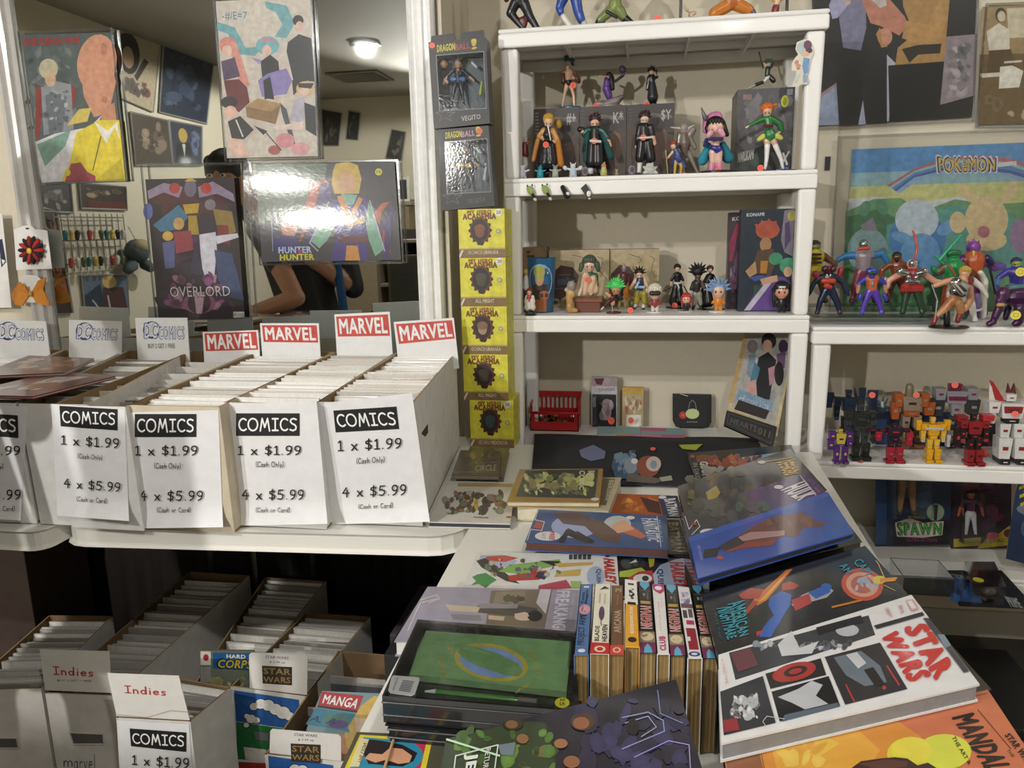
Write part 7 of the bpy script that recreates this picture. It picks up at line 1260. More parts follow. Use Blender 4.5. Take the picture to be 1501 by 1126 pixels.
blister('dark purple carded toy figure with white trousers beside the blue pack', [(1393,640),(1481,640),(1480,822),(1392,822)], 2.37, mm, '#2a1c2c', (1421, 738, 806, ('#a8563a','#5a2430','#4a1c3c','#d2d2d4','#2a2c44',None,1.3), [(1400,730),(1448,730),(1450,808),(1400,810)]))
def vn(a):
    a.poly([(1500,700),(1560,700),(1560,880),(1470,856),(1478,800),(1484,760),(1492,730)],'#2c3a5a').blobs(1484,740,1550,860,['#8a8f3a','#3a4a86','#6a7a8c','#4a7a9c','#24304c','#b8b48a'],30,5,14,4)
    for k in range(4): a.poly([(1488+k,740+k*12),(1520,728+k*12),(1520,732+k*12),(1488+k,745+k*12)],'#b8ad3a')
t = blister('die cut carded toy with yellow and blue stripes at the right edge', [(1494,700),(1560,700),(1560,880),(1470,856)], 2.22, vn, '#cfcac0')
# flat carded pack with clear bubble, and clear tray
t, pf = flat('carded_toy', 'blue and black carded pack lying flat with a clear bubble and a yellow sticker', 'toy pack', [(1376,836,zr3+.006),(1468,836,zr3+.006),(1520,893,zr3+.006),(1406,888,zr3+.006)], .004, '#2a2a2c', ('#14161c', None), group='carded toys on the third board')
a = Art(None, lambda x, y, o: pf.at(x, y, o+.0003), uv=False); a.poly([(1392,846),(1430,850),(1440,884),(1408,882)],'#24508a').blobs(1390,846,1440,886,['#1c3a66','#3a74b0','#14284a'],14,4,10,2).text('FUNCTION', [(1380,840),(1412,843),(1414,849),(1384,847)], '#a9adb2', .04).text('PRIME', [(1472,874),(1490,877),(1500,892),(1482,890)], '#b9bcc0', .05).blobs(1420,850,1466,884,['#4a4038','#2a2624','#6a6058'],12,4,9,5); a.make('cover_print', 'gloss', t)
B0 = [pf.at(*b) for b in ((1412,838),(1456,838),(1474,876),(1424,876))]; m = MB(); T_ = [b + Vector((0, 0, .03)) for b in B0]; m.add(B0 + T_, [(4,5,6,7), (0,1,5,4), (1,2,6,5), (2,3,7,6), (3,0,4,7)], '#ffffff'); put(m, 'blister_bubble', 'blister', t)
put(MB().ball(pf.at(1448,868,.014), (.02,.014,.013), '#4a4540').ball(pf.at(1432,852,.012), (.03,.012,.010), '#2c2826'), 'figure', 'toy', t, smooth=True); put(MB().lathe(pf.at(1434,850,.0305), [(.013,0),(.013,.0006)], '#d8d23a', 16), 'price_sticker', 'paper', t)
a0 = onZ(1308, 850, zr3); a1 = onZ(1372, 874, zr3); t = thing('clear_tray', 'empty clear plastic tray lying in front of the blue carded toy', 'tray', (a0.x+.06, a0.y+.05, zr3))
x0, x1, y0, y1, hh = a0.x, a0.x+.125, a1.y+.0, a1.y+.12, .05; m = MB()
for A, B in (((x0,y0),(x1,y0)), ((x1,y0),(x1,y1)), ((x1,y1),(x0,y1)), ((x0,y1),(x0,y0))): m.poly([(A[0],A[1],zr3+.001), (B[0],B[1],zr3+.001), (B[0],B[1],zr3+hh), (A[0],A[1],zr3+hh)], '#fff')
put(m, 'tray_wall', 'acrylic', t); put(MB().box((x0,y0,zr3+.0003),(x1,y1,zr3+.0015),'#fff'), 'tray_floor', 'acrylic', t); r = MB().tube([(x0,y0,zr3+hh),(x1,y0,zr3+hh),(x1,y1,zr3+hh),(x0,y1,zr3+hh),(x0,y0,zr3+hh)], .0014, '#fff', 5); put(r, 'tray_rim', 'clear_rim', t)
# things on the floor beyond the table, lower right corner
def lowbox(label, x0, y0, z0, x1, y1, z1, c, name='flat_case', lidc=None, cat='case'):
    t = thing(name, label, cat, ((x0+x1)/2, (y0+y1)/2, z0)); put(MB().box((x0,y0,z0),(x1,y1,z0+(z1-z0)*.6), c), 'case_base', 'plastic', t, bevel=.004); put(MB().box((x0-.002,y0-.002,z0+(z1-z0)*.6+.001),(x1+.002,y1+.002,z1), lidc or c), 'case_lid', 'plastic', t, bevel=.004); put(MB().box((x0+.03,y0-.004,z0+(z1-z0)*.45),(x1-.03,y0-.001,z0+(z1-z0)*.55), '#8e8e8c'), 'front_strip', 'metal', t); return t
lowbox('red brown lidded case at the bottom of the floor pile', .62, 1.72, .0, 1.15, 2.12, .09, '#4a2418', lidc='#6a3220')
lowbox('pale grey flat case in the floor pile, below the black one', .60, 1.66, .091, 1.02, 2.06, .14, '#9a9a98')
lowbox('black flat case on top of the floor pile beside the table', .63, 1.74, .141, .98, 2.10, .20, '#1a1919')
t = thing('paper_flower', 'dull pink and gold artificial flower lying on the black case', 'flower', (.70, 1.93, .201)); m = MB()
for k in range(8): an = k*.785; m.cap((.70+.01*math.cos(an), 1.93+.01*math.sin(an), .21), .006, (.70+.055*math.cos(an), 1.93+.055*math.sin(an), .225+.012*math.sin(k*2)), .01, ['#8a4a56','#a88a4c'][k % 2], 6)
put(m, 'petals', 'cloth', t, smooth=True); put(MB().ball((.70,1.93,.218), .012, '#8a6a3a'), 'flower_centre', 'cloth', t, smooth=True)
# ------------------------------------------------------------------ books lying on the front table
def px(f):
    def g(a): a.uv = False; f(a)
    return g
def book(label, q, z, th, side, cover, art, mat='gloss', group='books lying on the front table', name='book', cat='book'):
    return flat(name, label, cat, [(x, y, (z if not isinstance(z, (list, tuple)) else z[i])) for i, (x, y) in enumerate(q)], th, side, (cover, px(art) if art else None), mat, group)
book('white book with a busy figure group, left corner of the front table', [(660,705),(757,707),(748,768),(628,765)], .7535, .0125, '#3a3c48', '#cfcdc6',
 lambda a: a.poly([(672,708),(752,709),(752,714),(670,713)],'#b09a62').blobs(645,716,745,757,['#3f4440','#6a3430','#55584c','#8f8f88','#2f3030','#a06a4c','#7a8078'],60,3,9,4).ell(698,740,3,8,'#b8983c').text('MONSTER', [(694,757),(716,758),(716,760),(694,759)], '#55524c', .03).rect(742,757,749,759,'#b03a36').ell(688,722,5,3,'#b4b4ae'))
book('lower brown small book of the pair at the foot of the yellow boxes', [(690,654),(747,657),(737,700),(668,697)], .757, .016, '#7d7466', '#5f574c', lambda a: a.blobs(694,656,744,664,['#8c7f56','#6f675a'],6,3,6,2))
book('upper brown small book with pale condensed lettering, foot of the yellow boxes', [(675,660),(735,661),(731,697),(662,696)], .769, .0115, '#8a8273', '#6b625a',
 lambda a: a.blobs(676,661,732,672,['#a08c56','#7f6a58','#b09a5a','#5f574e'],14,3,7,5).text('CIRCLE', [(697,682),(728,681),(727,690),(696,691)], '#bdb5a4', .02).line([(664,692),(730,692)], .8, '#a89f92').line([(678,685),(704,674),(728,672)], .8, '#8f867a').text('BRUTALITY MAKES', [(696,677),(730,676),(730,679),(696,680)], '#a59d90', .0))
# pair of ochre framed books
book('tan book under the ochre framed one, its right edge showing', [(778,699),(911,700),(893,748),(757,741)], .7745, .034, '#cfc8b0', '#b5ab8c', lambda a: a.rect(884,701,902,741,'#6e6048') if 0 else a.poly([(884,701),(902,702),(888,741),(872,739)],'#6e6048').text('BERSERK', [(900,704),(891,735),(886,735),(893,704)], '#c9c0a4', .03))
book('ochre framed book with yellow green battle print, on top of the tan one', [(762,688),(884,687),(879,736),(743,735)], .7875, .0125, '#cdc7b0', '#97763c',
 lambda a: a.poly([(770,690),(877,688),(872,731),(756,728)],'#3c3f38').blobs(764,690,872,728,['#c9c68c','#a9a862','#3e4a30','#6f7a44','#e0dcae','#1f231e','#8a7a4a','#5f6a50'],80,3,10,9).blobs(840,690,874,728,['#b4b85a','#c2c672'],8,4,8,2).ell(872,732,6,2.4,'#cfcfca').text('BERSERK', [(872,690),(868,711),(861,711),(862,690)], '#cfc9a4', .04).text('COMIC', [(858,690),(856,718),(849,718),(849,690)], '#d8d4b4', .04))
# orange flame book and titles at the right of the centre
book('book with a flame print and white rotated title, behind the blue crouching figure book', [(886,723),(993,727),(1003,758),(868,757)], .7535, .0125, '#c9c4b8', '#2d3450',
 lambda a: a.poly([(906,724),(964,726),(972,756),(894,756)],'#b5541f').blobs(900,725,970,756,['#d98a2c','#e6b64a','#a8451f','#8a3a22','#c96a2a'],30,3,10,6).poly([(886,724),(906,724),(892,756),(874,756)],'#3c5478').poly([(938,728),(966,736),(970,754),(950,750)],'#4a2a22').ell(971,729,6,2.4,'#dedede').text('BATMAN', [(990,730),(996,757),(981,757),(973,732)], '#dcdcdc', .07))
book('black book with a tall gold title, lowest of the pile beside the blue book', [(815,760),(998,762),(1006,813),(800,808)], .7545, .0135, '#3a2a26', '#1b1b1c', lambda a: a.text('BATMAN', [(994,766),(1000,809),(985,808),(979,766)], '#c2b27a', .05))
book('thick blue book with a crouching brown figure and white rotated title', [(788.5,746.7),(977,756),(980,805),(769.5,794)], .7735, .0185, '#5a3a32', '#33507f',
 lambda a: a.ell(842,772,34,17,'#9aa6cc').ell(905,768,20,12,'#b9c0bd').poly([(810,752),(850,751),(872,764),(862,772),(826,768)],'#5c4440').poly([(850,764),(880,762),(912,786),(905,796),(880,792),(862,776)],'#5f4238').poly([(832,774),(870,792),(858,796),(830,784)],'#231f22').poly([(830,776),(838,776),(826,796),(818,795)],'#231f22').poly([(846,778),(872,794),(866,797),(840,788)],'#2a2326').poly([(899,776),(925,770),(948,786),(940,790)],'#c0603a').poly([(896,770),(915,762),(930,776),(905,782)],'#d8a07a')
 .text('FANTASTIC', [(963,760),(967,795),(950,793),(939,760)], '#d5d8e0', .05).line([(963,757),(969,802)], .9, '#e4e6ea').line([(789,748),(784,762),(798,765),(794,778),(778,776),(773,792)], 1, '#d9dce2').poly([(786,764),(796,766),(793,776),(782,774)],'#a8443c').ell(803,786,19,6.8,'#dadada').text('FREE', [(813,780),(813,792),(805,791),(806,780)], '#b53a36', .06).text('GET', [(800,781),(799,790),(793,789),(795,781)], '#c98a86', .03).ell(924,759,6.5,2.6,'#dfe0e2').text('READ', [(968,762),(972,795),(969,795),(965,762)], '#8fa4cc', .02))
# white and black comics with spiky red lettering
def hq(dx):
    return lambda a: None
book('white comic with red jagged lettering and a green red drawing', [(700,810),(904,812),(908,866),(672,876)], .7515, .0105, '#cfcdc8', '#d9d9d7',
 lambda a: a.poly([(704,814),(736,813),(758,822),(752,830),(724,832),(702,824)],'#a9b4d4').poly([(698,822),(712,818),(762,856),(742,852),(706,832)],'#30303c').poly([(712,816),(740,814),(760,818),(740,824),(716,822)],'#b84a48').poly([(748,828),(820,820),(824,828),(784,836),(766,842),(730,838)],'#7fae5c').poly([(744,844),(800,836),(806,842),(790,850),(748,852)],'#b23a38').poly([(790,822),(822,823),(812,830)],'#2b2b34').poly([(790,838),(806,840),(798,850),(784,846)],'#26304a').poly([(812,826),(870,824),(868,828),(820,832)],'#c9a95c').poly([(816,838),(852,834),(850,844),(812,846)],'#c7a95c').blobs(700,816,830,852,['#2e2e38','#c9c2b8','#8a3a3c','#5a8a4a','#44507a'],34,2,6,7)
 .poly([(692,846),(700,842),(712,840),(722,846),(728,850),(718,856),(712,862),(702,856),(690,858),(698,852)],'#3f8a56').poly([(790,858),(830,850),(838,862),(788,866)],'#b04a5c').poly([(836,852),(852,852),(852,862),(838,862)],'#98b86a').ell(873,845,13,15,'#9fb2cc').text('QUINN', [(881,834),(881,864),(873,864),(873,834)], '#26355e', .05).text('HARLEY', [(900,818),(904,856),(888,856),(884,818)], '#b4302f', .09, .35)
 .text('IIIII', [(834,813),(866,813),(866,820),(834,820)], '#444444', .1).ell(890,815,3,2,'#3a4a7a'))
book('black comic with the same red jagged lettering and a grinning mask shape', [(905,815),(1008,817),(1024,874),(908,872)], .7505, .009, '#8f8f90', '#16171a',
 lambda a: a.blobs(908,816,948,834,['#2c3030','#4a5450','#1f2424'],10,4,10,2).poly([(922,826),(932,820),(934,824)],'#d8dad8').poly([(950,816),(960,818),(958,830),(952,832)],'#a9a22e').poly([(908,838),(940,832),(948,838),(930,846),(908,846)],'#a8b83a').poly([(920,848),(936,838),(956,836),(960,850),(944,860),(926,860)],'#b0302f').ell(942,848,14,6.5,'#dadad6').ell(946,848,5,4,'#20242c').poly([(957,842),(968,828),(990,820),(1003,818),(1004,862),(960,862)],'#a4b6d4').text('QUINN', [(972,834),(974,870),(963,870),(962,834)], '#26355e', .06).text('HARLEY', [(1002,822),(1008,862),(990,862),(980,824)], '#b4302f', .1, .35))
book('lilac cover book with a reclining dark haired figure, under the wrapped green set', [(627,860),(852,865),(846,935),(578,940)], .7665, .0245, '#d2d0ca', '#9691a2',
 lambda a: a.poly([(720,866),(810,864),(798,922),(712,915)],'#75695e').poly([(727,868),(770,866),(768,884),(722,888)],'#857a6c').blobs(728,870,772,886,['#3f3a3a','#55504a'],8,3,7,3).poly([(792,864),(808,864),(800,900),(786,884)],'#bdbac2').poly([(700,888),(740,884),(788,892),(784,906),(740,902),(700,898)],'#4a464c').poly([(652,886),(704,890),(700,898),(660,896)],'#bcae9a').poly([(660,900),(704,902),(706,910),(664,908)],'#7f7a84').poly([(716,902),(740,904),(738,910),(716,908)],'#c9b49a').ell(768,904,14,6,'#d2bba4').ell(784,903,11,8,'#232127').poly([(754,900),(770,897),(776,903),(770,906),(756,908)],'#d2bba4').poly([(700,884),(760,886),(758,892),(704,892)],'#8a8690').line([(640,878),(616,884),(598,924)], 1.2, '#d8d0cc').line([(616,880),(640,872),(644,878),(628,884)], 1, '#d8d0cc')
 .text('FREAKANGELS', [(836,866),(828,938),(806,938),(816,866)], '#c9c6d0', .05).text('THIRD VOLUME', [(843,870),(838,915),(834,915),(838,870)], '#b4b0bc', .0))
# ------------------------------------------------------------------ manga standing on their fore edges, spines up
MG = [  # spine corners: far left, far right, near right, near left
 ([(851,856),(869,856),(863,960),(841,960)], '#4f6f9c', 'blue spined manga with black lettering, leftmost of the row'),
 ([(872,855),(896,857),(893,959),(865,958)], '#ddd8c4', 'cream spined manga with a red block at its foot, second from the left'),
 ([(897,858),(914,858),(914,960),(894,960)], '#6f4f38', 'brown spined manga with pale serif lettering'),
 ([(916,849),(933,851),(938,949),(916,948)], '#dfa030', 'half white half orange spined manga sticking up farthest back'),
 ([(935,852),(954,854),(962,957),(938,957)], '#28261f', 'black spined manga with red white title, between orange and pink lettered ones'),
 ([(955,856),(974,857),(982,959),(963,959)], '#dedbd6', 'white spined manga with pink lettering at its foot'),
 ([(974,857),(993,858),(1005,961),(983,961)], '#28261f', 'black spined manga between the pink lettered and the maroon lettered one'),
 ([(992,859),(1011,861),(1030,965),(1008,965)], '#dcdad8', 'white spined manga with a maroon block and a blue oval logo'),
 ([(1012,858),(1030,859),(1053,965),(1031,965)], '#28261f', 'black spined manga at the right end of the row')]
for i, (q, c, lab) in enumerate(MG):
    zt_ = .868 if i == 3 else .865
    P = [onZ(x, y, zt_) for x, y in q]; cc = sum(P, Vector())/4; t = thing('manga', lab, 'book', (cc.x, cc.y, .7405), 'manga row standing spine up')
    g = .0006; P = [v + (cc - v)*.008 for v in P]; dn_ = Vector((0, 0, .7405 - zt_)); L, R = [P[0], P[3]], [P[1], P[2]]; w = (P[1]-P[0]).normalized()*.0009
    put(MB().prism(P, (0, 0, -.0014), c), 'spine', 'gloss', t)
    put(MB().prism([P[0], P[0]+w, P[3]+w, P[3]], dn_, c), 'cover', 'gloss', t); put(MB().prism([P[1]-w, P[1], P[2], P[2]-w], dn_, c), 'cover', 'gloss', t)
    m = MB(); b = [P[0]+w, P[1]-w, P[2]-w+(P[1]-P[2])*.012, P[3]+w+(P[0]-P[3])*.012]; b = [v - Vector((0, 0, .0015)) for v in b]
    n = 9
    for k in range(n):  # page block as thin signatures so the edge shows its leaves
        e = .0004*((k*7) % 3); u0, u1 = k/n, (k+1)/n; qd = [b[0].lerp(b[1], u0), b[0].lerp(b[1], u1), b[3].lerp(b[2], u1)+Vector((0, e, 0)), b[3].lerp(b[2], u0)+Vector((0, e, 0))]
        m.prism(qd, dn_ + Vector((0, 0, .0016)), ['#8f7446','#9b8154','#857045'][(k + i) % 3] if i not in (4, 8) else ['#8a7247','#a08a60','#7d6842'][(k+i) % 3])
    put(m, 'page_block', 'pages', t)
    a = Art(q, lambda x, y, o, z=zt_: onZ(x, y, z + o), uv=True); T = lambda tx, u0, v0, u1, v1, col, b=.04, sh=0: a.text(tx, [a_ for a_ in ((u0,v1),(u0,v0),(u1,v0),(u1,v1))], col, b, sh)
    if i == 0: T('PROJECT ARMS', .15,.42,.75,.86,'#151b28',.03); a.ell(.5,.36,.42,.07,'#c78a98').blobs(.15,.3,.85,.42,['#7a3a4c','#d9a4b0'],8,.08,.2,2,.3).rect(.3,.03,.72,.055,'#c9cdd4').ell(.5,.94,.25,.025,'#d5d9e0'); T('11', .2,.44,.7,.49,'#20283a',.02); T('Toru', .15,.12,.4,.28,'#22304a'); T('Minagawa', .45,.08,.7,.28,'#22304a')
    if i == 1: a.rect(0,.84,1,1,'#b8302f').ell(.5,.93,.3,.045,'#dcc8b8').ell(.5,.93,.17,.028,'#b8302f'); T('BLADE', .18,.6,.42,.82,'#1c1a1a'); T('of', .45,.56,.55,.6,'#333333'); T('HEAVEN', .58,.58,.86,.82,'#1c1a1a'); a.ell(.5,.42,.16,.1,'#5a4460').line([(.5,.5),(.48,.56)],.04,'#5a4460',.2).poly([(.3,.09),(.6,.03),(.9,.06),(.6,.07)],'#1c1c1c'); T('YONG-SU HWANG', .3,.14,.4,.28,'#77736a',.0); T('KYUNG-IL YANG', .6,.14,.7,.28,'#77736a',.0)
    if i == 2: a.rect(0,.86,1,1,'#c24a3c').ell(.5,.93,.3,.04,'#d8b8a0').ell(.5,.93,.17,.025,'#c24a3c'); T('ARCANA', .25,.36,.8,.68,'#b5a88c',.02); T('So-Young Lee', .4,.14,.6,.28,'#a89a80',.0); T('2', .3,.04,.8,.1,'#a89a80')
    if i == 3: a.rect(0,0,1,.36,'#e3e1d8').rect(.25,.05,.75,.08,'#4a3a6a').blobs(.2,.12,.85,.3,['#1c1c1c','#2a2a2a'],16,.09,.17,3,.12).rect(.2,.33,.85,.37,'#222222').rect(.38,.4,.62,.8,'#e8cfa8').ell(.5,.89,.3,.04,'#2a2420'); T('YOTSUBA!', .42,.42,.6,.78,'#c9883a',.01)
    if i in (4, 6, 8):
        a.poly([(.15,0),(.85,0),(.85,.05),(.5,.12),(.15,.05)],'#5fa4c4').rect(.1,.12,.9,.13,'#5a5a50').rect(.15,.27,.85,.31,'#b5944a').rect(.35,.16,.5,.2,'#8a8a82'); T('AKAMATSU', .6,.15,.75,.25,'#98958c',.0); T('NEGIMA!', .1,.34,.88,.66,'#d9cfc8',.08); T('NEGIMA!', .16,.35,.84,.65,'#b4433c',.02)
        a.rect(0,.7,1,.86,'#8a7a62').ell(.5,.77,.42,.06,'#cfc09c').blobs(.1,.71,.9,.84,['#d8caa8','#6a5640','#b9a888'],7,.12,.2,i,.15).rect(0,.85,1,1,'#6f2f52').poly([(.25,1),(.3,.92),(.5,.87),(.7,.92),(.78,1)],'#62a8c8')
    if i == 5: a.poly([(.05,0),(.95,0),(.92,.1),(.6,.14),(.3,.11),(.1,.08)],'#b0356e').ell(.5,.055,.28,.03,'#e6dfe4'); T('HANA-KIMI', .35,.25,.5,.66,'#d09a9a',.01); T('STORY AND ART', .62,.18,.72,.34,'#d8a8a8',.0); T('CLUB', .25,.74,.75,.95,'#b0306a',.08)
    if i == 7: a.blobs(.05,.04,.95,.3,['#9a9ac0','#c9c4d4','#6a5a80','#a08a9a'],14,.14,.3,8,.16).rect(.1,.24,.95,.3,'#6a4a56').rect(.15,.33,.45,.44,'#3c3c3c').rect(.55,.31,.85,.43,'#55524f').rect(.3,.47,.85,.53,'#b0305a').rect(.2,.58,.85,.88,'#8f2430').ell(.5,.94,.38,.035,'#28387a').ell(.5,.94,.22,.018,'#cfd2e0').rect(.2,.7,.4,.76,'#dcdad8')
    a.make('spine_print', 'gloss', t)
# ------------------------------------------------------------------ stack of black trays with the green notebook set
TQ = [(612,908),(846,926),(847,1043),(560,1020)]
P = [onZ(x, y, .838) for x, y in TQ]; cc = sum(P, Vector())/4
for k, (dz, s, lab) in enumerate(((.0, 1.0, 'x'), (-.034, .985, 'middle black shrink wrapped tray of the stack'), (-.066, .97, 'bottom black shrink wrapped tray of the stack, on the table'))):
    if k == 0: continue
    Q = [cc + (v-cc)*s + Vector((.004*k, -.003*k, dz-.0005)) for v in P]; c = sum(Q, Vector())/4; th = .0315 if k == 1 else .0300
    t = thing('gift_tray', lab, 'tray', (c.x, c.y, Q[0].z-th), 'stack of black gift trays'); put(MB().prism(Q, (0,0,-th), '#17181a'), 'tray_body', 'wrap', t, bevel=.003)
    m = MB()
    for zz in (.006, .016): 
        r = [c + (v-c)*1.006 + Vector((0,0,-zz)) for v in Q]; m.tube(r + [r[0]], .0012, '#3c3e40', 5)
    put(m, 'stitched_rim', 'wrap', t)
t = thing('gift_tray', 'black tray holding a green notebook and pen under clear wrap, top of the stack', 'tray', (cc.x, cc.y, .8045), 'stack of black gift trays')
G_ = [(624.5,924.5),(841,941),(832,1018),(595,989)]; Gi = [onZ(x, y, .838) for x, y in [(622,921),(838,938),(834,1036),(592,1012)]]
m = MB()
for i in range(4): j = (i+1) % 4; m.add([P[i], P[j], Gi[j], Gi[i]], [(0,1,2,3)], '#141517'); D = Vector((0,0,-.012)); m.add([Gi[i], Gi[j], Gi[j]+D, Gi[i]+D], [(0,1,2,3)], '#101113'); D2 = Vector((0,0,-.0335)); m.add([P[j], P[i], P[i]+D2, P[j]+D2], [(0,1,2,3)], '#1a1b1d')
m.poly([g + Vector((0,0,-.012)) for g in Gi], '#101113'); m.poly([v + Vector((0,0,-.0335)) for v in P][::-1], '#101113'); put(m, 'tray_body', 'wrap', t)
r = MB(); 
for s_, zz in ((1.004, -.008), (1.002, -.024)): 
    R2 = [cc + (v-cc)*s_ + Vector((0,0,zz)) for v in P]; r.tube(R2 + [R2[0]], .0012, '#404244', 5)
put(r, 'stitched_rim', 'wrap', t)
nb = MB().prism([onZ(x, y, .8355) for x, y in [(624.5,924.5),(839,940),(830,1014),(597,988)]], (0,0,-.008), '#86b278'); put(nb, 'notebook', 'print', t)
a = Art(None, lambda x, y, o: onZ(x, y, .8357 + o), uv=False)
rg = lambda cx, cy, rx, ry, c: a.poly([(cx + rx*math.cos(k*.19635) + ry*.12*math.sin(k*.19635)*0, cy + ry*math.sin(k*.19635) + rx*.14*math.cos(k*.19635)) for k in range(32)], c)
rg(720,971,54,27,'#cdbd46'); rg(720,971,46,22,'#8fb0ee'); a.poly([(671,956),(676,947),(690,946),(730,958),(760,973),(767,984),(760,992),(740,990),(700,976),(680,966)],'#7aa86c'); a.poly([(676,950),(690,948),(726,960),(690,956)],'#86b478')
a.hand('do', [(662,944),(667,958),(660,960),(655,947)], '#c2b84a', .16); a.hand('science', [(649,960),(658,992),(650,993),(642,962)], '#c2b84a', .16); a.hand("let's do", [(780,952),(797,986),(789,990),(774,956)], '#c2b84a', .14); a.hand('magic', [(757,1009),(784,993),(780,1002),(756,1017)][::1], '#c2b84a', .16); a.k += 1
for x, y in ((640,940),(656,934),(676,938),(700,936),(642,970),(770,946),(816,960),(800,1000)): a.line([(x,y),(x+2,y+3),(x+5,y-1)], .7, '#a8cc90')
a.make('notebook_print', 'print', t)
A, B = onZ(623, 1014, .834), onZ(786, 1030, .834); d = B - A; put(MB().tube([A, A+d*.09, A+d*.12, A+d*.8, A+d*.81, B], [.0012,.0035,.004,.004,.0035,.0035], '#4c8a3c', 8), 'pen', 'gloss', t, smooth=True); put(MB().tube([A, A+d*.1], [.0013,.0042], '#d5d5d2', 8), 'pen_tip', 'plastic', t); put(MB().tube([A+d*.84, B+d*.005], .0041, '#b4b4b4', 8), 'pen_clip', 'metal', t)
put(MB().prism([onZ(x, y, .8392) for x, y in [(577,990),(614,993),(615,997),(608,1018),(603,1020),(572,1016),(569,1012),(574,992)]], (0,0,-.0006), '#dedede'), 'barcode_label', 'paper', t)
a = Art(None, lambda x, y, o: onZ(x, y, .8393 + o), uv=False)
for k in range(7): a.poly([(590-k*.9,997+k*2.4),(607-k*.9,999+k*2.4),(606.7-k*.9,1000.1+k*2.4),(589.7-k*.9,998.1+k*2.4)],'#333333')
a.text('||||||||', [(575,1011),(581,994),(584,994),(578,1012)], '#444444', .01); a.make('barcode', 'paper', t)
put(MB().prism([onZ(824 + 11*math.cos(k*.5236), 1030 + 7.5*math.sin(k*.5236), .8395) for k in range(12)], (0,0,-.0006), '#d9d52c'), 'price_sticker', 'paper', t)
a = Art(None, lambda x, y, o: onZ(x, y, .8397 + o), uv=False); a.hand('15', [(828,1024),(827,1035),(820,1034),(822,1024)], '#6a6420', .2); a.make('price_number', 'paper', t)
# wrap film over the set: shallow creased sheet
n = 12; m = MB(); V = []; rr = random.Random(9)
for j in range(n+1):
    for i in range(n+1):
        u, v = i/n, j/n; q = (P[0]*(1-u)+P[1]*u)*(1-v) + (P[3]*(1-u)+P[2]*u)*v; V.append(q + Vector((0, 0, .0022 + (.0022*rr.random() if 0 < i < n and 0 < j < n else 0))))
m.add(V, [(j*(n+1)+i, (j+1)*(n+1)+i, (j+1)*(n+1)+i+1, j*(n+1)+i+1) for j in range(n) for i in range(n)], '#fff'); put(m, 'clear_wrap', 'clear', t, smooth=True)
# trading cards with rubber band
t, pc = book('deck of trading cards with yellow border and a rubber band, in a clear case', [(523,1073),(655,1079),(640,1150),(488,1150)], .782, .0395, '#6f6a50', '#4f4d3c', lambda a: a.poly([(528,1077),(634,1084),(620,1146),(496,1146)],'#d8c838').poly([(533,1081),(625,1088),(612,1146),(504,1146)],'#2f8aa8').poly([(578,1084),(625,1088),(612,1146),(590,1146)],'#b8324a').ell(590,1108,30,22,'#2f8aa8').poly([(542,1084),(560,1086),(590,1092),(612,1104),(606,1116),(590,1124),(540,1120),(532,1104),(536,1090)],'#241c20').poly([(572,1096),(590,1098),(604,1108),(600,1118),(584,1120),(566,1114),(550,1118),(534,1112),(542,1104),(560,1106)],'#cf9a78').poly([(528,1082),(541,1084),(526,1124),(512,1124)],'#d8cf9c').text('THE LION', [(529,1120),(538,1090),(533,1089),(524,1118)], '#3a3a34', .02), group='card decks on the front table', name='card_deck', cat='cards')
A, B = onZ(579,1078,.7835), onZ(556,1150,.7835); put(MB().tube([A, B], .0018, '#c39b72', 6), 'rubber_band', 'plastic', t)
# big wrapped book in front
t, pb2 = book('large dark book in crinkled clear wrap, green left half and violet blue right half', [(654,1083),(991,996),(1036,1150),(628,1196)], .872, .03, '#55555a', '#22212e',
 lambda a: a.poly([(655,1084),(760,1057),(800,1060),(830,1180),(630,1194)],'#33422c').blobs(660,1060,830,1180,['#3c5a30','#55803c','#2a3626','#6f944a','#23291f','#7a6a44'],44,5,16,5).blobs(830,1015,1018,1150,['#24233a','#2d2b46','#3c3a60','#1f1e2c','#45426a','#28263a'],60,8,24,6)
 .ell(854,1058,18,13,'#4a3426').ell(852,1060,12,9,'#8a5a3c').ell(822,1090,10,7,'#9a6a4a').ell(838,1117,12,9,'#8f5f44').ell(766,1083,9,7,'#8a6444').ell(752,1061,15,9,'#3a2c22').ell(750,1062,9,6,'#7a5a3c').poly([(730,1092),(756,1088),(752,1108),(734,1106)],'#6f8088').line([(655,1084),(732,1108)], 3, '#bfe8c4').line([(912,1052),(950,1044),(972,1056),(974,1072),(950,1082),(912,1098)], 1.6, '#8f98c4').line([(916,1060),(950,1050),(962,1066),(940,1080)], 1.2, '#aab2d4').line([(964,1012),(968,1046),(1000,1060)], 1.6, '#7484b4').line([(930,1110),(980,1086),(1010,1092),(1012,1126)], 1.5, '#9a94d4').ell(928,1066,9,12,'#191824')
 .line([(664,1140),(668,1108),(730,1092),(722,1150)], 1.8, '#d8dcd6').text('RETURN OF', [(720,1096),(712,1150),(704,1150),(712,1098)], '#ccd2ca', .03).text('JEDI', [(702,1102),(690,1160),(674,1160),(680,1106)], '#dfe3dd', .06), mat='wrap')
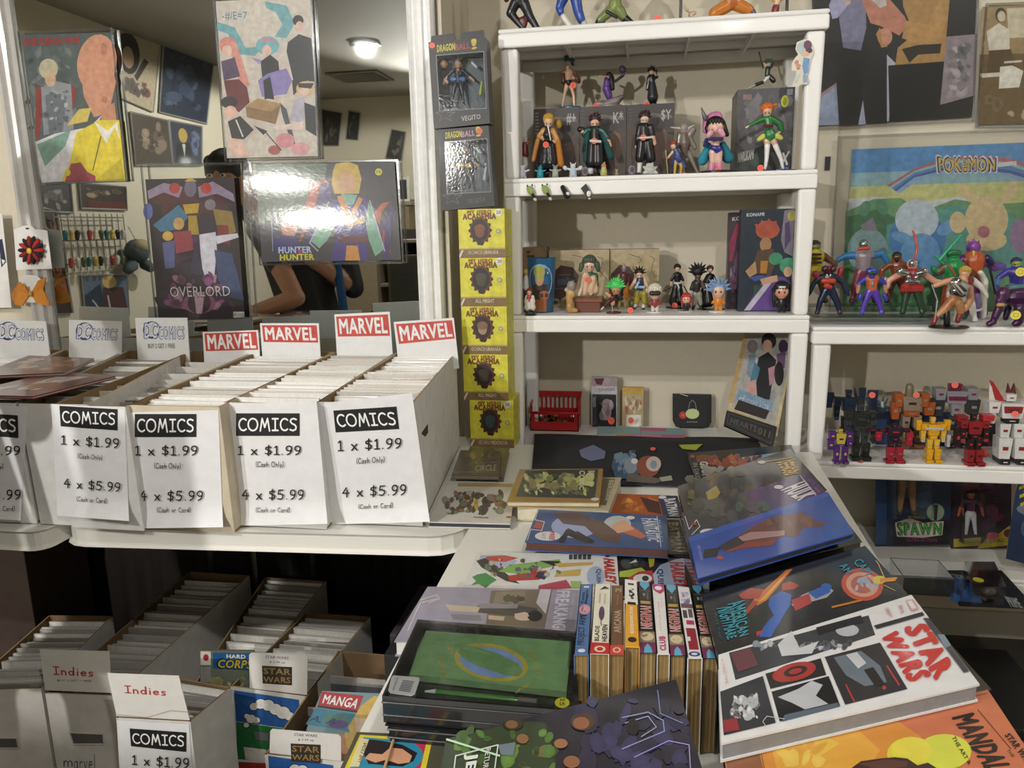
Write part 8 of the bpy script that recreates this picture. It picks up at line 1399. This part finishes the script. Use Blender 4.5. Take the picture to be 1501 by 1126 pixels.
# ------------------------------------------------------------------ right hand pile
for k, (q, z, th, lab) in enumerate((([(998,716),(1160,662),(1262,795),(1040,846)], .8665, .06, 'upper black slipcase under the blue hardcover'), ([(1000,720),(1160,664),(1258,800),(1044,850)], .806, .064, 'lower black slipcase under the blue hardcover'), ([(1048,864),(1272,812),(1450,1010),(1080,1100)], .858, .028, 'uppermost black slipcase of the pile under the large hardcovers'), ([(1050,864),(1268,812),(1440,1015),(1082,1104)], .829, .043, 'middle black slipcase of the pile on the right of the table'), ([(1052,866),(1266,814),(1430,1015),(1084,1106)], .785, .0425, 'lowest black slipcase of the pile on the right of the table'))):
    q2 = [onZ(x, y, .866 if k < 2 else .858) for x, y in q]; c = sum(q2, Vector())/4; q2 = [Vector((v.x, v.y, z)) for v in q2]; t = thing('slipcase', lab, 'book', (c.x, c.y, z-th), 'black slipcases under the hardcovers')
    put(MB().prism(q2, (0,0,-th), '#191a1b'), 'case_body', 'wrap', t, bevel=.002); put(MB().tube([v + (v-c)*.004 + Vector((0,0,-th*.5)) for v in q2], .0014, '#3a3b3d', 5), 'edge_groove', 'wrap', t)
book('black book with a crab red creature print at the back of the right pile', [(1008,664),(1160,652),(1176,690),(1024,706)], .765, .022, '#6f6c66', '#1c1a1a', lambda a: a.poly([(1060,674),(1150,662),(1150,676),(1066,690)],'#8fb4c0').blobs(1018,662,1100,694,['#8f3f28','#b55a38','#6a2c20','#c4704a'],34,3,9,3).blobs(1090,664,1140,684,['#2a3036','#a0482e','#4a5058'],12,3,7,4).text('GIANT', [(1037,676),(1042,702),(1031,703),(1025,677)], '#d5d5d2', .06).text('IN DAYS', [(1022,678),(1027,703),(1021,704),(1015,679)], '#aaaaa8', .02).rect(1012,667,1018,671,'#b8452c'))
q1 = [(993,713),(1158,658),(1212,718),(1012,790)]
book('grey black book with gold block lettering, back of the hardcover pile', q1, .8775, .010, '#3a3a3c', '#35352f', lambda a: a.blobs(1000,676,1150,745,['#46463c','#2b2b27','#55543f','#3e3d33','#615a3c','#24241f'],50,5,15,4).poly([(1034,722),(1050,712),(1056,722),(1048,734),(1040,738)],'#a8903c').blobs(1000,716,1020,742,['#6a643c'],4,3,6,2).ell(1116.5,677.5,6,2.4,'#c9c9c6').text('DEFENDERS', [(1161,673),(1170,694),(1150,698),(1138,678)], '#c9a244', .09).line([(1122,677),(1160,671)], 1.2, '#c9a244').text('THE NEW', [(1164,672),(1172,690),(1168,691),(1156,674)], '#c9a244', .04), mat='wrap', group='hardcover pile on the right')
q2 = [(1000,752),(1183,693),(1232,752),(1016,822)]
book('purple and grey hardcover with white block lettering, second in the pile', q2, .8885, .010, '#3a3a3c', '#44444a', lambda a: a.poly([(1090,722),(1183,693),(1213,724),(1120,752)],'#55406e').blobs(1008,724,1110,770,['#4c4c4a','#3a3b3c','#5a5a58','#55604e','#33353a'],40,5,14,3).blobs(1070,728,1140,756,['#4a5a48','#56506a','#5c6650'],8,5,12,6).ell(1141.5,714,7,3,'#e2e0e4').text('HULK', [(1180,704),(1197,724),(1170,735),(1143,719)], '#dedce2', .09).line([(1173,697),(1196,726)], 1, '#e4e2e6').text('PARDOE - TREVOR', [(1187,703),(1203,722),(1199,723),(1183,704)], '#8f7fa4', .02).line([(1004,757),(1010,776),(1021,762),(1026,772),(1014,784)], 1, '#dcdcda').rect(1014,766,1021,770,'#a8443c').ell(1040,780,14,5,'#d5d6d6'), mat='wrap', group='hardcover pile on the right')
q3 = [(1010,787),(1213,721),(1252,781),(1023,848)]
book('bright blue hardcover with a crouched red brown figure, top of the pile', q3, .900, .010, '#2a2c2e', '#2b4fa4', lambda a: a.poly([(1010,787),(1213,721),(1216,727),(1012,795)],'#3a5cb0').poly([(1075,790),(1100,774),(1130,758),(1170,752),(1182,750),(1176,758),(1196,764),(1210,764),(1206,772),(1180,772),(1166,788),(1150,786),(1120,796),(1100,800)],'#6b4038').blobs(1120,754,1196,784,['#5a362e','#7d4c40','#86554a','#4c2e2a'],20,3,9,2).poly([(1082,788),(1100,780),(1150,778),(1150,785),(1110,790),(1086,794)],'#a88484').poly([(1058,806),(1076,796),(1100,794),(1140,792),(1132,800),(1090,804),(1066,810)],'#8a4238').poly([(1032,806),(1056,802),(1050,816),(1030,818)],'#26262c').ell(1056,818,5,3,'#a0463c').poly([(1052,802),(1080,786),(1092,796),(1064,808)],'#33333a').text('GERRY ALANGUILAN', [(1026,799),(1031,820),(1027,821),(1022,800)], '#9fb0d8', .0), mat='wrap', group='hardcover pile on the right')
q4 = [(1028,871),(1268,800),(1342,884),(1053,968)]
book('black hardcover with teal lettering and a red blue acrobat by a round shield', q4, .8815, .012, '#2c2c2e', '#26282a', lambda a: a.poly([(1104,880),(1112,872),(1152,836),(1162,834),(1124,880),(1110,888)],'#c9742c').poly([(1110,884),(1150,842),(1156,838),(1122,878)],'#e0a44a').poly([(1082,872),(1100,862),(1120,864),(1112,878),(1088,878)],'#a8402e').poly([(1146,856),(1158,852),(1172,858),(1164,864),(1146,866)],'#a8402e').poly([(1128,876),(1146,866),(1160,872),(1158,888),(1150,900),(1130,934),(1112,934),(1120,918),(1134,902),(1126,888)],'#2c5fb4').poly([(1160,886),(1176,872),(1200,862),(1214,860),(1222,866),(1212,876),(1190,882),(1166,892)],'#a9a6a8').poly([(1160,880),(1186,870),(1190,884),(1166,896)],'#b0403a').poly([(1184,868),(1212,858),(1218,868),(1196,878)],'#3566b4').ell(1211,861,8,6,'#2c5fb4').poly([(1112,882),(1096,900),(1092,896),(1104,880)],'#a8402e').poly([(1120,924),(1110,934),(1108,926)],'#b0403a')
 .ell(1264,857,31,24,'#bd5540',10).ell(1264,857,24,18,'#d09a88',10).ell(1264,857,17,13,'#b06458',10).blobs(1246,842,1296,868,['#8fa6c8','#c9a48c','#a9b4c8'],12,3,7,3).ell(1289,850,10,6,'#d2c24c').poly([(1290,848),(1316,846),(1312,852),(1290,854)],'#d08a2c').line([(1296,858),(1312,866)],1,'#c9a86a').line([(1220,890),(1246,884),(1262,880)], 3, '#c07a30').line([(1296,846),(1288,828),(1284,822)],1.6,'#c9a24c')
 .text('AMERICAN', [(1092,876),(1098,930),(1084,934),(1066,886)], '#3a93a4', .05).text('NIGHTMARE', [(1076,888),(1080,934),(1066,938),(1050,892)][::1], '#3a93a4', .05).text('MARK WAID', [(1050,898),(1058,936),(1055,937),(1046,900)], '#2f6f7a', .0).text('CAPT', [(1262,818),(1282,842),(1270,846),(1250,824)], '#3a93a4', .02).text('AM', [(1240,824),(1250,838),(1240,842),(1230,830)], '#3a93a4', .02), mat='wrap', group='hardcover pile on the right')
def rad(cx, cy, rx, ry, c): return (cx, cy, rx, ry, c)
q5 = [(1053,960),(1336,872),(1436,1003),(1057,1090)]
book('white hardcover with red stacked lettering and black grey comic panels', q5, .902, .0195, '#8a8a8c', '#dcdcdc', lambda a: a.poly([(1068.5,957),(1273,902),(1283,931),(1078,997)],'#3a3d42').blobs(1096,936,1262,956,['#17181a','#8f979f','#c9ccd0','#5a626a','#23262b'],40,3,8,3).ell(1242,924,17,9,'#b4b8bc').ell(1262,911,0.1,.1,'#fff').poly([(1070,958),(1100,950),(1112,975),(1082,985)],'#6a4048').poly([(1140,945),(1160,925),(1172,950),(1200,940),(1190,958),(1146,962)],'#c9cbce').poly([(1196,920),(1262,902),(1266,912),(1200,930)],'#22252a')
 .poly([(1122,987.6),(1203,965),(1211,989.5),(1129.5,1010)],'#23211f').ell(1164,985,33,13,'#a8352e',-14).ell(1166,984,18,7,'#2a2523',-14).ell(1166,984,10,4,'#a8352e',-14)
 .poly([(1131,1014),(1214.6,991),(1231.6,1035),(1143,1057.6)],'#1b1c1f').poly([(1140,1022),(1170,1010),(1190,998),(1206,1004),(1196,1020),(1214,1032),(1180,1040),(1160,1030)],'#b9bcc0').poly([(1150,1048),(1228,1030),(1230,1036),(1146,1058)],'#5c6874')
 .poly([(1209,963),(1290,942),(1330,1010),(1239,1033)],'#2b2d33').poly([(1222,964),(1262,954),(1290,976),(1300,1000),(1268,1006),(1240,990)],'#66737e').poly([(1240,960),(1256,956),(1270,972),(1258,980)],'#c4c7ca').poly([(1266,982),(1280,978),(1298,1004),(1284,1008)],'#1c1d20').line([(1300,976),(1318,1004)], 2.6, '#b03a34').line([(1240,1004),(1252,1028)], 2.4, '#b03a34').ell(1296,1008,3,3,'#b03a34')
 .poly([(1055.7,1014),(1118,991),(1137,1059.5),(1061,1078)],'#2f3238').blobs(1066,1014,1116,1060,['#d5d6d8','#b4b6ba','#1c1d20','#e2e2e4','#22242a'],44,3,9,8).poly([(1060,1056),(1080,1052),(1084,1070),(1062,1074)],'#8f3038')
 .line([(1150,1054),(1124,1050),(1118,1058),(1124,1066)], .8, '#d5d5d6').poly([(1353,906),(1362,906),(1421,984),(1413,986)],'#3c3f46').poly([(1374,930),(1384,930),(1394,946),(1386,950)],'#7a8a98').poly([(1281,917),(1352,897),(1355,902),(1285,922)],'#25272b')
 .text('STAR', [(1358,912),(1400,978),(1371.6,999),(1322.4,919.5)], '#c22f28', .10).text('WARS', [(1315,924),(1368,991),(1332,1001),(1288,929)], '#c22f28', .10)
 .poly([(1328,880),(1338,878),(1347,893),(1336,896)],'#cfa4a0').poly([(1330,882),(1336,880),(1343,891),(1337,893)],'#dedcdc').text('AARON', [(1322,886),(1326,898),(1321,899),(1316,888)], '#c07a78', .02).text('CASSADAY', [(1302,890),(1309,904),(1304,905),(1296,892)], '#c07a78', .02).text('A LONG TIME', [(1060,964),(1068,1002),(1064,1003),(1057,968)], '#c9908c', .0), mat='gloss', group='hardcover pile on the right')
q6 = [(1060,1102),(1448,1011),(1560,1180),(1090,1260)]
book('orange sunset art book with black lettering, nearest at the right bottom', q6, .881, .020, '#5a3a30', '#c4704c', lambda a: a.poly([(1062,1102),(1130,1086),(1180,1130),(1110,1240),(1088,1250)],'#8a5a3c').poly([(1110,1090),(1300,1046),(1350,1080),(1360,1180),(1140,1220)],'#d08a3a').poly([(1130,1090),(1250,1062),(1290,1100),(1240,1180),(1150,1180)],'#d9a040').poly([(1128,1092),(1200,1074),(1230,1090),(1200,1110),(1150,1116)],'#dcb84a').blobs(1140,1078,1240,1130,['#d8b44a','#dca640','#cf9438','#e0c25c'],16,8,18,4).ell(1336,1106,36,26,'#d2c83e').ell(1384,1102,40,26,'#cdd048').ell(1336,1100,30,19,'#dcd04a')
 .poly([(1248,1126),(1262,1116),(1290,1112),(1312,1110),(1330,1112),(1345,1122),(1360,1118),(1380,1130),(1400,1180),(1240,1190)],'#3a2828').poly([(1256,1120),(1300,1113),(1330,1116),(1330,1124),(1290,1128)],'#5a3c34').line([(1114,1096),(1120,1126)], 1.2, '#8a5a34').line([(1068,1104),(1446,1016)], 1.4, '#a85c40').line([(1433,1040),(1482,1098)], 1, '#5a2c24')
 .text('MANDALORIAN', [(1427,1044),(1530,1190),(1484,1190),(1394,1052)], '#221718', .07).text('THE ART &', [(1400,1079),(1424,1118),(1420,1122),(1394,1081)], '#2a1c1a', .02).text('STAR WARS', [(1480,1074),(1520,1120),(1508,1124),(1472,1078)], '#221718', .06).text('THE', [(1479,1098),(1488,1108),(1484,1110),(1474,1100)], '#2a1c1a', .01), mat='gloss', group='hardcover pile on the right')
# ------------------------------------------------------------------ what the mirror shows: posters and racks on the far walls, a person at the tables
def far(label, q, ax, v, c, art, name='poster', cat='poster', grp='posters on the far walls seen in the mirror', seed=1):
    s = 1 if ax == 0 else 1
    P = [mir(x, y, ax, v + .012) for x, y in q]; cc = sum(P, Vector())/4; t = thing(name, label, cat, (P[2]+P[3])/2, grp)
    n = Vector((1, 0, 0)) if ax == 0 else Vector((0, 1, 0)); put(MB().prism(P, n*-.006, c), 'sheet', 'print', t)
    a = Art(q, lambda x, y, o: mir(x, y, ax, v + .0125 + o*6), uv=True); art(a); a.make('poster_print', 'print', t)
    fr = MB().tube(P + [P[0]], .006, '#a9a9a6', 4); put(fr, 'sleeve_rim', 'gloss', t); return t
bb = lambda pal, n, sd, lo=.06, hi=.2: (lambda a: a.blobs(.04,.04,.96,.96,pal,n,lo,hi,sd))
far('cream poster with a dark haired figure on the left far wall, in the mirror', [(167,43),(238,61),(228,165),(175,142)], 0, XL, '#b3a68a', lambda a: (a.ell(.34,.3,.26,.3,'#2a2625'), a.ell(.34,.36,.13,.16,'#b59a78'), a.poly([(.7,.3),(.8,.34),(.55,.66),(.48,.6)],'#3a3430'), a.blobs(.1,.6,.95,.95,['#2b2626','#8a2f2c','#3c3836','#c9c0ae'],16,.05,.14,3)))
far('dark blue poster right of the cream one on the left far wall', [(243,66),(316,89),(306,182),(237,165)], 0, XL, '#2c3444', bb(['#39445a','#222834','#5a6780','#46526a','#1b202a'],26,4))
far('brown group poster on the left far wall, below the cream one', [(195,165),(249,177),(256,243),(203,243)], 0, XL, '#4a4038', bb(['#8a7a68','#2c2724','#a3907a','#5f5246'],18,5,.07,.16))
far('poster of a blond figure in dark clothes on the left far wall', [(251,177),(299,186),(299,243),(257,243)], 0, XL, '#3a3d4c', lambda a: (a.ell(.4,.3,.14,.17,'#b39a52'), a.poly([(.2,.5),(.6,.46),(.7,.98),(.1,.98)],'#22242c'), a.poly([(.36,.5),(.46,.5),(.42,.8)],'#c9c9c4'), a.blobs(.6,.1,.95,.9,['#4a4470','#35325a','#6a7a90'],8,.08,.18,2)))
far('dark poster under the bald figure poster, left half, on the left far wall', [(60,262),(108,268),(112,312),(64,310)], 0, XL, '#26211f', bb(['#8f8a88','#3a3230','#5a5450'],10,6))
far('dark poster with a red title strip on the left far wall', [(121,268),(188,274),(190,308),(124,306)], 0, XL, '#2b2422', lambda a: (a.blobs(.1,.1,.95,.6,['#6a5a4a','#a8946a','#3a2f2a'],9,.06,.14,2), a.rect(.15,.66,.98,.95,'#5c1f1c')))
far('blue and maroon poster low on the left far wall, in the mirror', [(124,404),(190,402),(193,462),(130,464)], 0, XL, '#5f6f80', lambda a: (a.poly([(0,.5),(.4,.2),(.5,1),(0,1)],'#2c3a4c'), a.poly([(.45,.3),(.9,.3),(1,1),(.4,1)],'#4a2f34'), a.ell(.6,.16,.16,.16,'#c9a76a'), a.line([(.2,.6),(.45,1)],.03,'#c9c4b4'), a.line([(.55,.5),(.6,1)],.03,'#c9c4b4')))
far('tall patterned garland strip hanging on the left far wall', [(68,305),(88,310),(112,458),(88,460)], 0, XL, '#3a2a24', bb(['#8a5a2c','#a33a2a','#1d1816','#6a4a3a','#b98a4a'],26,8,.08,.3), 'garland', 'decoration', None)
# keyring rack
r0, r1 = mir(86, 318, 0, XL+.06), mir(186, 312, 0, XL+.06); t = thing('keyring_rack', 'wire rack hung with keyrings on the left far wall, in the mirror', 'rack', (XL+.06, (r0.y+r1.y)/2, r0.z-.3)); m = MB()
for k in range(3):
    z = r0.z - k*.12; m.tube([(XL+.05, r0.y, z), (XL+.05, r1.y, z)], .004, '#8a8a88', 5)
for k in range(12): y = r0.y + (r1.y-r0.y)*k/11; m.tube([(XL+.05, y, r0.z+.02), (XL+.05, y, r0.z-.28)], .003, '#8a8a88', 5)
put(m, 'wire_grid', 'metal', t); kc = ['#2f6f7a','#c9b04a','#1f1d1c','#b9b9b6','#a83a34','#d8d2c2','#4a5a3a']; kn = ['teal','gold','black','silver','red','cream','olive']
for k in range(21):
    y = r0.y + (r1.y-r0.y)*(k % 11 + .5 + .4*(k > 10))/12; z = r0.z - (.02 if k < 11 else .16); m = MB().tube([(XL+.05, y, z), (XL+.09, y, z+.004)], .002, '#aaaaaa', 4).tube([(XL+.085, y, z), (XL+.085, y, z-.05)], .0015, '#b9b9b9', 4)
    m.cap((XL+.085, y, z-.06), .014, (XL+.085, y+.004*(k % 3), z-.09), .01, kc[k % 7]); o = put(m, 'keyring', 'toy', smooth=False); tag(o, '%s %s keyring from the left on the %s row of the rack' % (ORD(k % 11 + 1), kn[k % 7], 'top' if k < 11 else 'lower'), 'keyring', 'keyrings on the wire rack')
pl_ = mir(205, 368, 0, XL+.08); t = thing('plush_toy', 'grey and cream plush hanging below the keyring rack, in the mirror', 'toy', pl_ - Vector((0, 0, .12)))
put(MB().ball(pl_, (.06,.09,.07), '#4f5a5c').ball(pl_+Vector((.03,0,.03)), (.04,.06,.04), '#a8987c').cap(pl_+Vector((0,-.06,-.08)), .035, pl_+Vector((0,-.1,-.1)), .03, '#4f5a5c').cap(pl_+Vector((0,.06,-.08)), .035, pl_+Vector((0,.1,-.1)), .03, '#4f5a5c').tube([pl_+Vector((0,0,.06)), pl_+Vector((-.04,0,.14))], .003, '#aaaaaa'), 'plush_body', 'cloth', t, smooth=True)
# far front wall
for i, (q, c) in enumerate((([(472,160),(503,166),(498,214),(474,214)], '#3a3a38'), ([(512,162),(530,166),(526,206),(508,204)], '#2f302f'), ([(575,190),(596,194),(590,236),(566,232)], '#37342f'))):
    far(['dark narrow poster on the far front wall beside the room corner', 'second dark narrow poster on the far front wall', 'dark poster near the right frame of the mirror'][i], q, 1, YF, c, bb(['#5a5852','#242422','#77746c'],10,i+3))
def cabinet(label, x0, x1, y, z0, z1, c):
    a, b = mir(x0, 300, 1, y), mir(x1, 300, 1, y); w = (a.x, b.x); t = thing('display_counter', label, 'counter', ((a.x+b.x)/2, y-.2, z0)); put(MB().box((w[0], y-.4, z0), (w[1], y, z1), c), 'counter_body', 'card', t, bevel=.004)
    put(MB().box((w[0]-.02, y-.42, z1), (w[1]+.02, y+.02, z1+.03), '#8f8676'), 'counter_top', 'shelf', t); return t, w
t, w = cabinet('tan counter with framed pictures standing on it, deep in the mirror room', 480, 600, -2.05, 0, 1.55, '#8a7c64')
for k in range(5):
    x = w[0] + (w[1]-w[0])*(k+.5)/5; o = thing('framed_picture', ['white framed dark picture, leftmost on the far counter', 'second white framed picture on the far counter', 'third framed picture on the far counter', 'fourth framed picture on the far counter', 'framed picture at the right end of the far counter'][k], 'picture', (x, -2.1, 1.581), 'framed pictures on the far counter')
    put(MB().box((x-.07, -2.11, 1.581), (x+.07, -2.1, 1.581+.2), '#cfcbc0'), 'frame', 'paper', o); put(MB().box((x-.05, -2.0995, 1.60), (x+.05, -2.098, 1.76), ['#2c2b2a','#4a4844','#33302c','#5a564e','#2a2a2c'][k]), 'picture', 'print', o)
# bookcase full of dark goods at the right edge of the mirror
a, b = mir(556, 300, 1, -.9), mir(640, 300, 1, -.9)
t = thing('display_case', 'tall dark display case with goods at the right edge of the mirror', 'case', ((a.x+b.x)/2, -1.0, 0)); put(MB().box((a.x, -1.1, 0), (b.x, -1.08, 1.35), '#2c2622').box((a.x, -1.1, 0), (a.x+.02, -.8, 1.35), '#6a5f50').box((b.x-.02, -1.1, 0), (b.x, -.8, 1.35), '#6a5f50'), 'case_frame', 'card', t)
for k in range(5): put(MB().box((a.x+.021, -1.079, .06+k*.3), (b.x-.021, -.8, .08+k*.3), '#7a6f5c'), 'case_shelf', 'card', t)
for k in range(4):
    x = a.x + .06 + (b.x-a.x-.1)*k/4; o = put(MB().box((x, -1.0, .98), (x+.04, -.9, 1.10+.03*(k % 2)), ['#7a2a28','#b5a890','#3a4a5a','#8a7a5a'][k]).box((x+.004, -.8995, 1.0), (x+.036, -.899, 1.07), '#c9c2b0'), 'small_carton', 'print', bevel=.001); tag(o, '%s carton on the upper shelf of the display case in the mirror' % ['dark red', 'cream', 'slate blue', 'tan'][k], 'box', 'cartons in the display case')
a = mir(588, 430, 1, .5); t = thing('framed_picture', 'large brown edged picture leaning at the right edge of the mirror view', 'picture', (a.x, .5, .95)); put(MB().box((a.x-.06, .48, .95), (a.x+.12, .5, 1.22), '#7a6a50'), 'frame', 'card', t); put(MB().box((a.x-.045, .5002, .965), (a.x+.105, .502, 1.205), '#55544c'), 'picture', 'print', t)
t = thing('side_table', 'narrow brown side table carrying the leaning picture', 'table', (a.x+.03, .5, 0)); put(MB().box((a.x-.12, .3, .90), (a.x+.2, .62, .949), '#6a5a44'), 'table_top', 'card', t, bevel=.003)
for dx in (-.1, .16):
    for dy in (.32, .58): put(MB().box((a.x+dx, dy, 0), (a.x+dx+.03, dy+.03, .9), '#5a4a38'), 'leg', 'card', t)
# the person, seen only in the mirror
MP = lambda x, y, Y: mir(x, y, 1, Y)
hip = MP(490, 560, 1.0); hd = MP(335, 258, 1.15); nk = MP(372, 308, 1.10); ch = MP(430, 360, 1.06); sl = MP(388, 338, 1.16); sr = MP(500, 348, 1.0); el = MP(437, 436, 1.30)
hn = MP(322, 476, 1.56); wr = hn.lerp(el, .28); er = MP(520, 420, .98); wr2 = MP(395, 330, 1.34); hn2 = MP(368, 292, 1.38)
SKN = '#c08f70'; BK = '#1a191b'; C = []
def c(p, r, q, s, col): C.append((p, r, q, s, col))
c(hd, .082, hd+Vector((.0,.0,-.05)), .07, SKN); c(nk+Vector((0,0,.06)), .052, nk, .058, SKN); c(ch, .15, hip.lerp(ch,.4), .14, BK); c(hip.lerp(ch,.4), .14, hip, .145, BK); c(sl, .07, ch, .12, BK); c(sr, .07, ch, .12, BK); c(nk, .06, ch, .12, BK)
c(sl, .066, sl.lerp(el,.5), .056, BK); c(sl.lerp(el,.45), .048, el, .04, SKN); c(el, .042, wr, .028, SKN); c(wr, .028, hn, .034, SKN)
c(sr, .066, er, .055, BK); c(er, .045, wr2, .03, SKN); c(wr2, .028, hn2, .034, SKN)
d = (hn - wr).normalized(); sd = d.cross(Vector((0, 0, 1))).normalized()
for k in range(4): f0 = hn + sd*(k-1.5)*.021 + d*.02; f1 = f0 + d*(.035+.008*(k in (1,2))) ; f1.z -= .004; f2 = f1 + d*.026; f2.z = hn.z - .012; c(f0, .0105, f1, .0095, SKN); c(f1, .0095, f2, .008, SKN)
th = hn + sd*.04 + d*-.005; c(hn, .018, th, .012, SKN); c(th, .012, th + d*.035 + sd*.01, .009, SKN)
u = (hn2 - wr2).normalized()
for k in range(4): f0 = hn2 + Vector((0, (k-1.5)*.02, .01)); f1 = f0 + Vector((.0,.0,.04+.006*(k in (1,2)))); c(f0, .0105, f1, .009, SKN); c(f1, .009, f1 + Vector((.012,0,.022)), .008, SKN)
c(hn2, .018, hn2 + Vector((.03,.01,.02)), .01, SKN); c(hn2 + Vector((.03,.01,.02)), .01, hn2 + Vector((.04,.01,.045)), .008, SKN)
for sx in (-1, 1):
    k0 = hip + Vector((sx*.1, 0, -.05)); kn = Vector((k0.x+sx*.02, k0.y-.02, .50)); an = Vector((kn.x, kn.y-.02, .09)); c(k0, .1, kn, .065, '#20242c'); c(kn, .065, an, .045, '#20242c'); c(an - Vector((0,0,.035)), .045, an + Vector((0, .13, -.045)), .04, '#26221f')
c(hd+Vector((0,.075,-.02)), .016, hd+Vector((0,.092,-.035)), .014, SKN); c(hd+Vector((-.078,0,-.015)), .02, hd+Vector((-.08,0,-.035)), .014, SKN); c(hd+Vector((.078,0,-.015)), .02, hd+Vector((.08,0,-.035)), .014, SKN)
t = thing('person', 'person in a black t-shirt leaning one hand on the boxes, seen in the mirror', 'person', (hip.x, hip.y, 0)); skinbody('body', C, .0075, 'skin', t)
m = MB().ball(hd+Vector((0,-.018,.028)), (.093,.098,.092), '#1c1815', 14, 10); 
for k in range(9): an = k*.7; m.cap(hd+Vector((.07*math.cos(an), -.02+.06*math.sin(an), .06)), .03, hd+Vector((.085*math.cos(an), -.03+.08*math.sin(an), .01)), .018, '#1c1815', 6)
put(m, 'hair', 'hair', t, smooth=True); m = MB()
for sx in (-1, 1): m.ball(hd+Vector((sx*.03,.074,-.003)), (.014,.008,.009), '#e8e4de', 8, 6).ball(hd+Vector((sx*.03,.081,-.003)), (.006,.004,.006), '#2a1c14', 8, 6)
put(m, 'eyes', 'gloss', t, smooth=True); put(MB().cap(hd+Vector((-.02,.074,-.066)), .006, hd+Vector((.02,.074,-.066)), .006, '#9a5a4c'), 'mouth', 'skin', t, smooth=True)
m = MB(); pb_ = MP(560, 440, .9); put(m.cap(sr+Vector((.0,.075,.03)), .02, hip+Vector((.14,.09,.1)), .022, '#2a5a86'), 'bag_strap', 'cloth', t, smooth=True)
print('HAND', hn, wr, el, hd, hip)
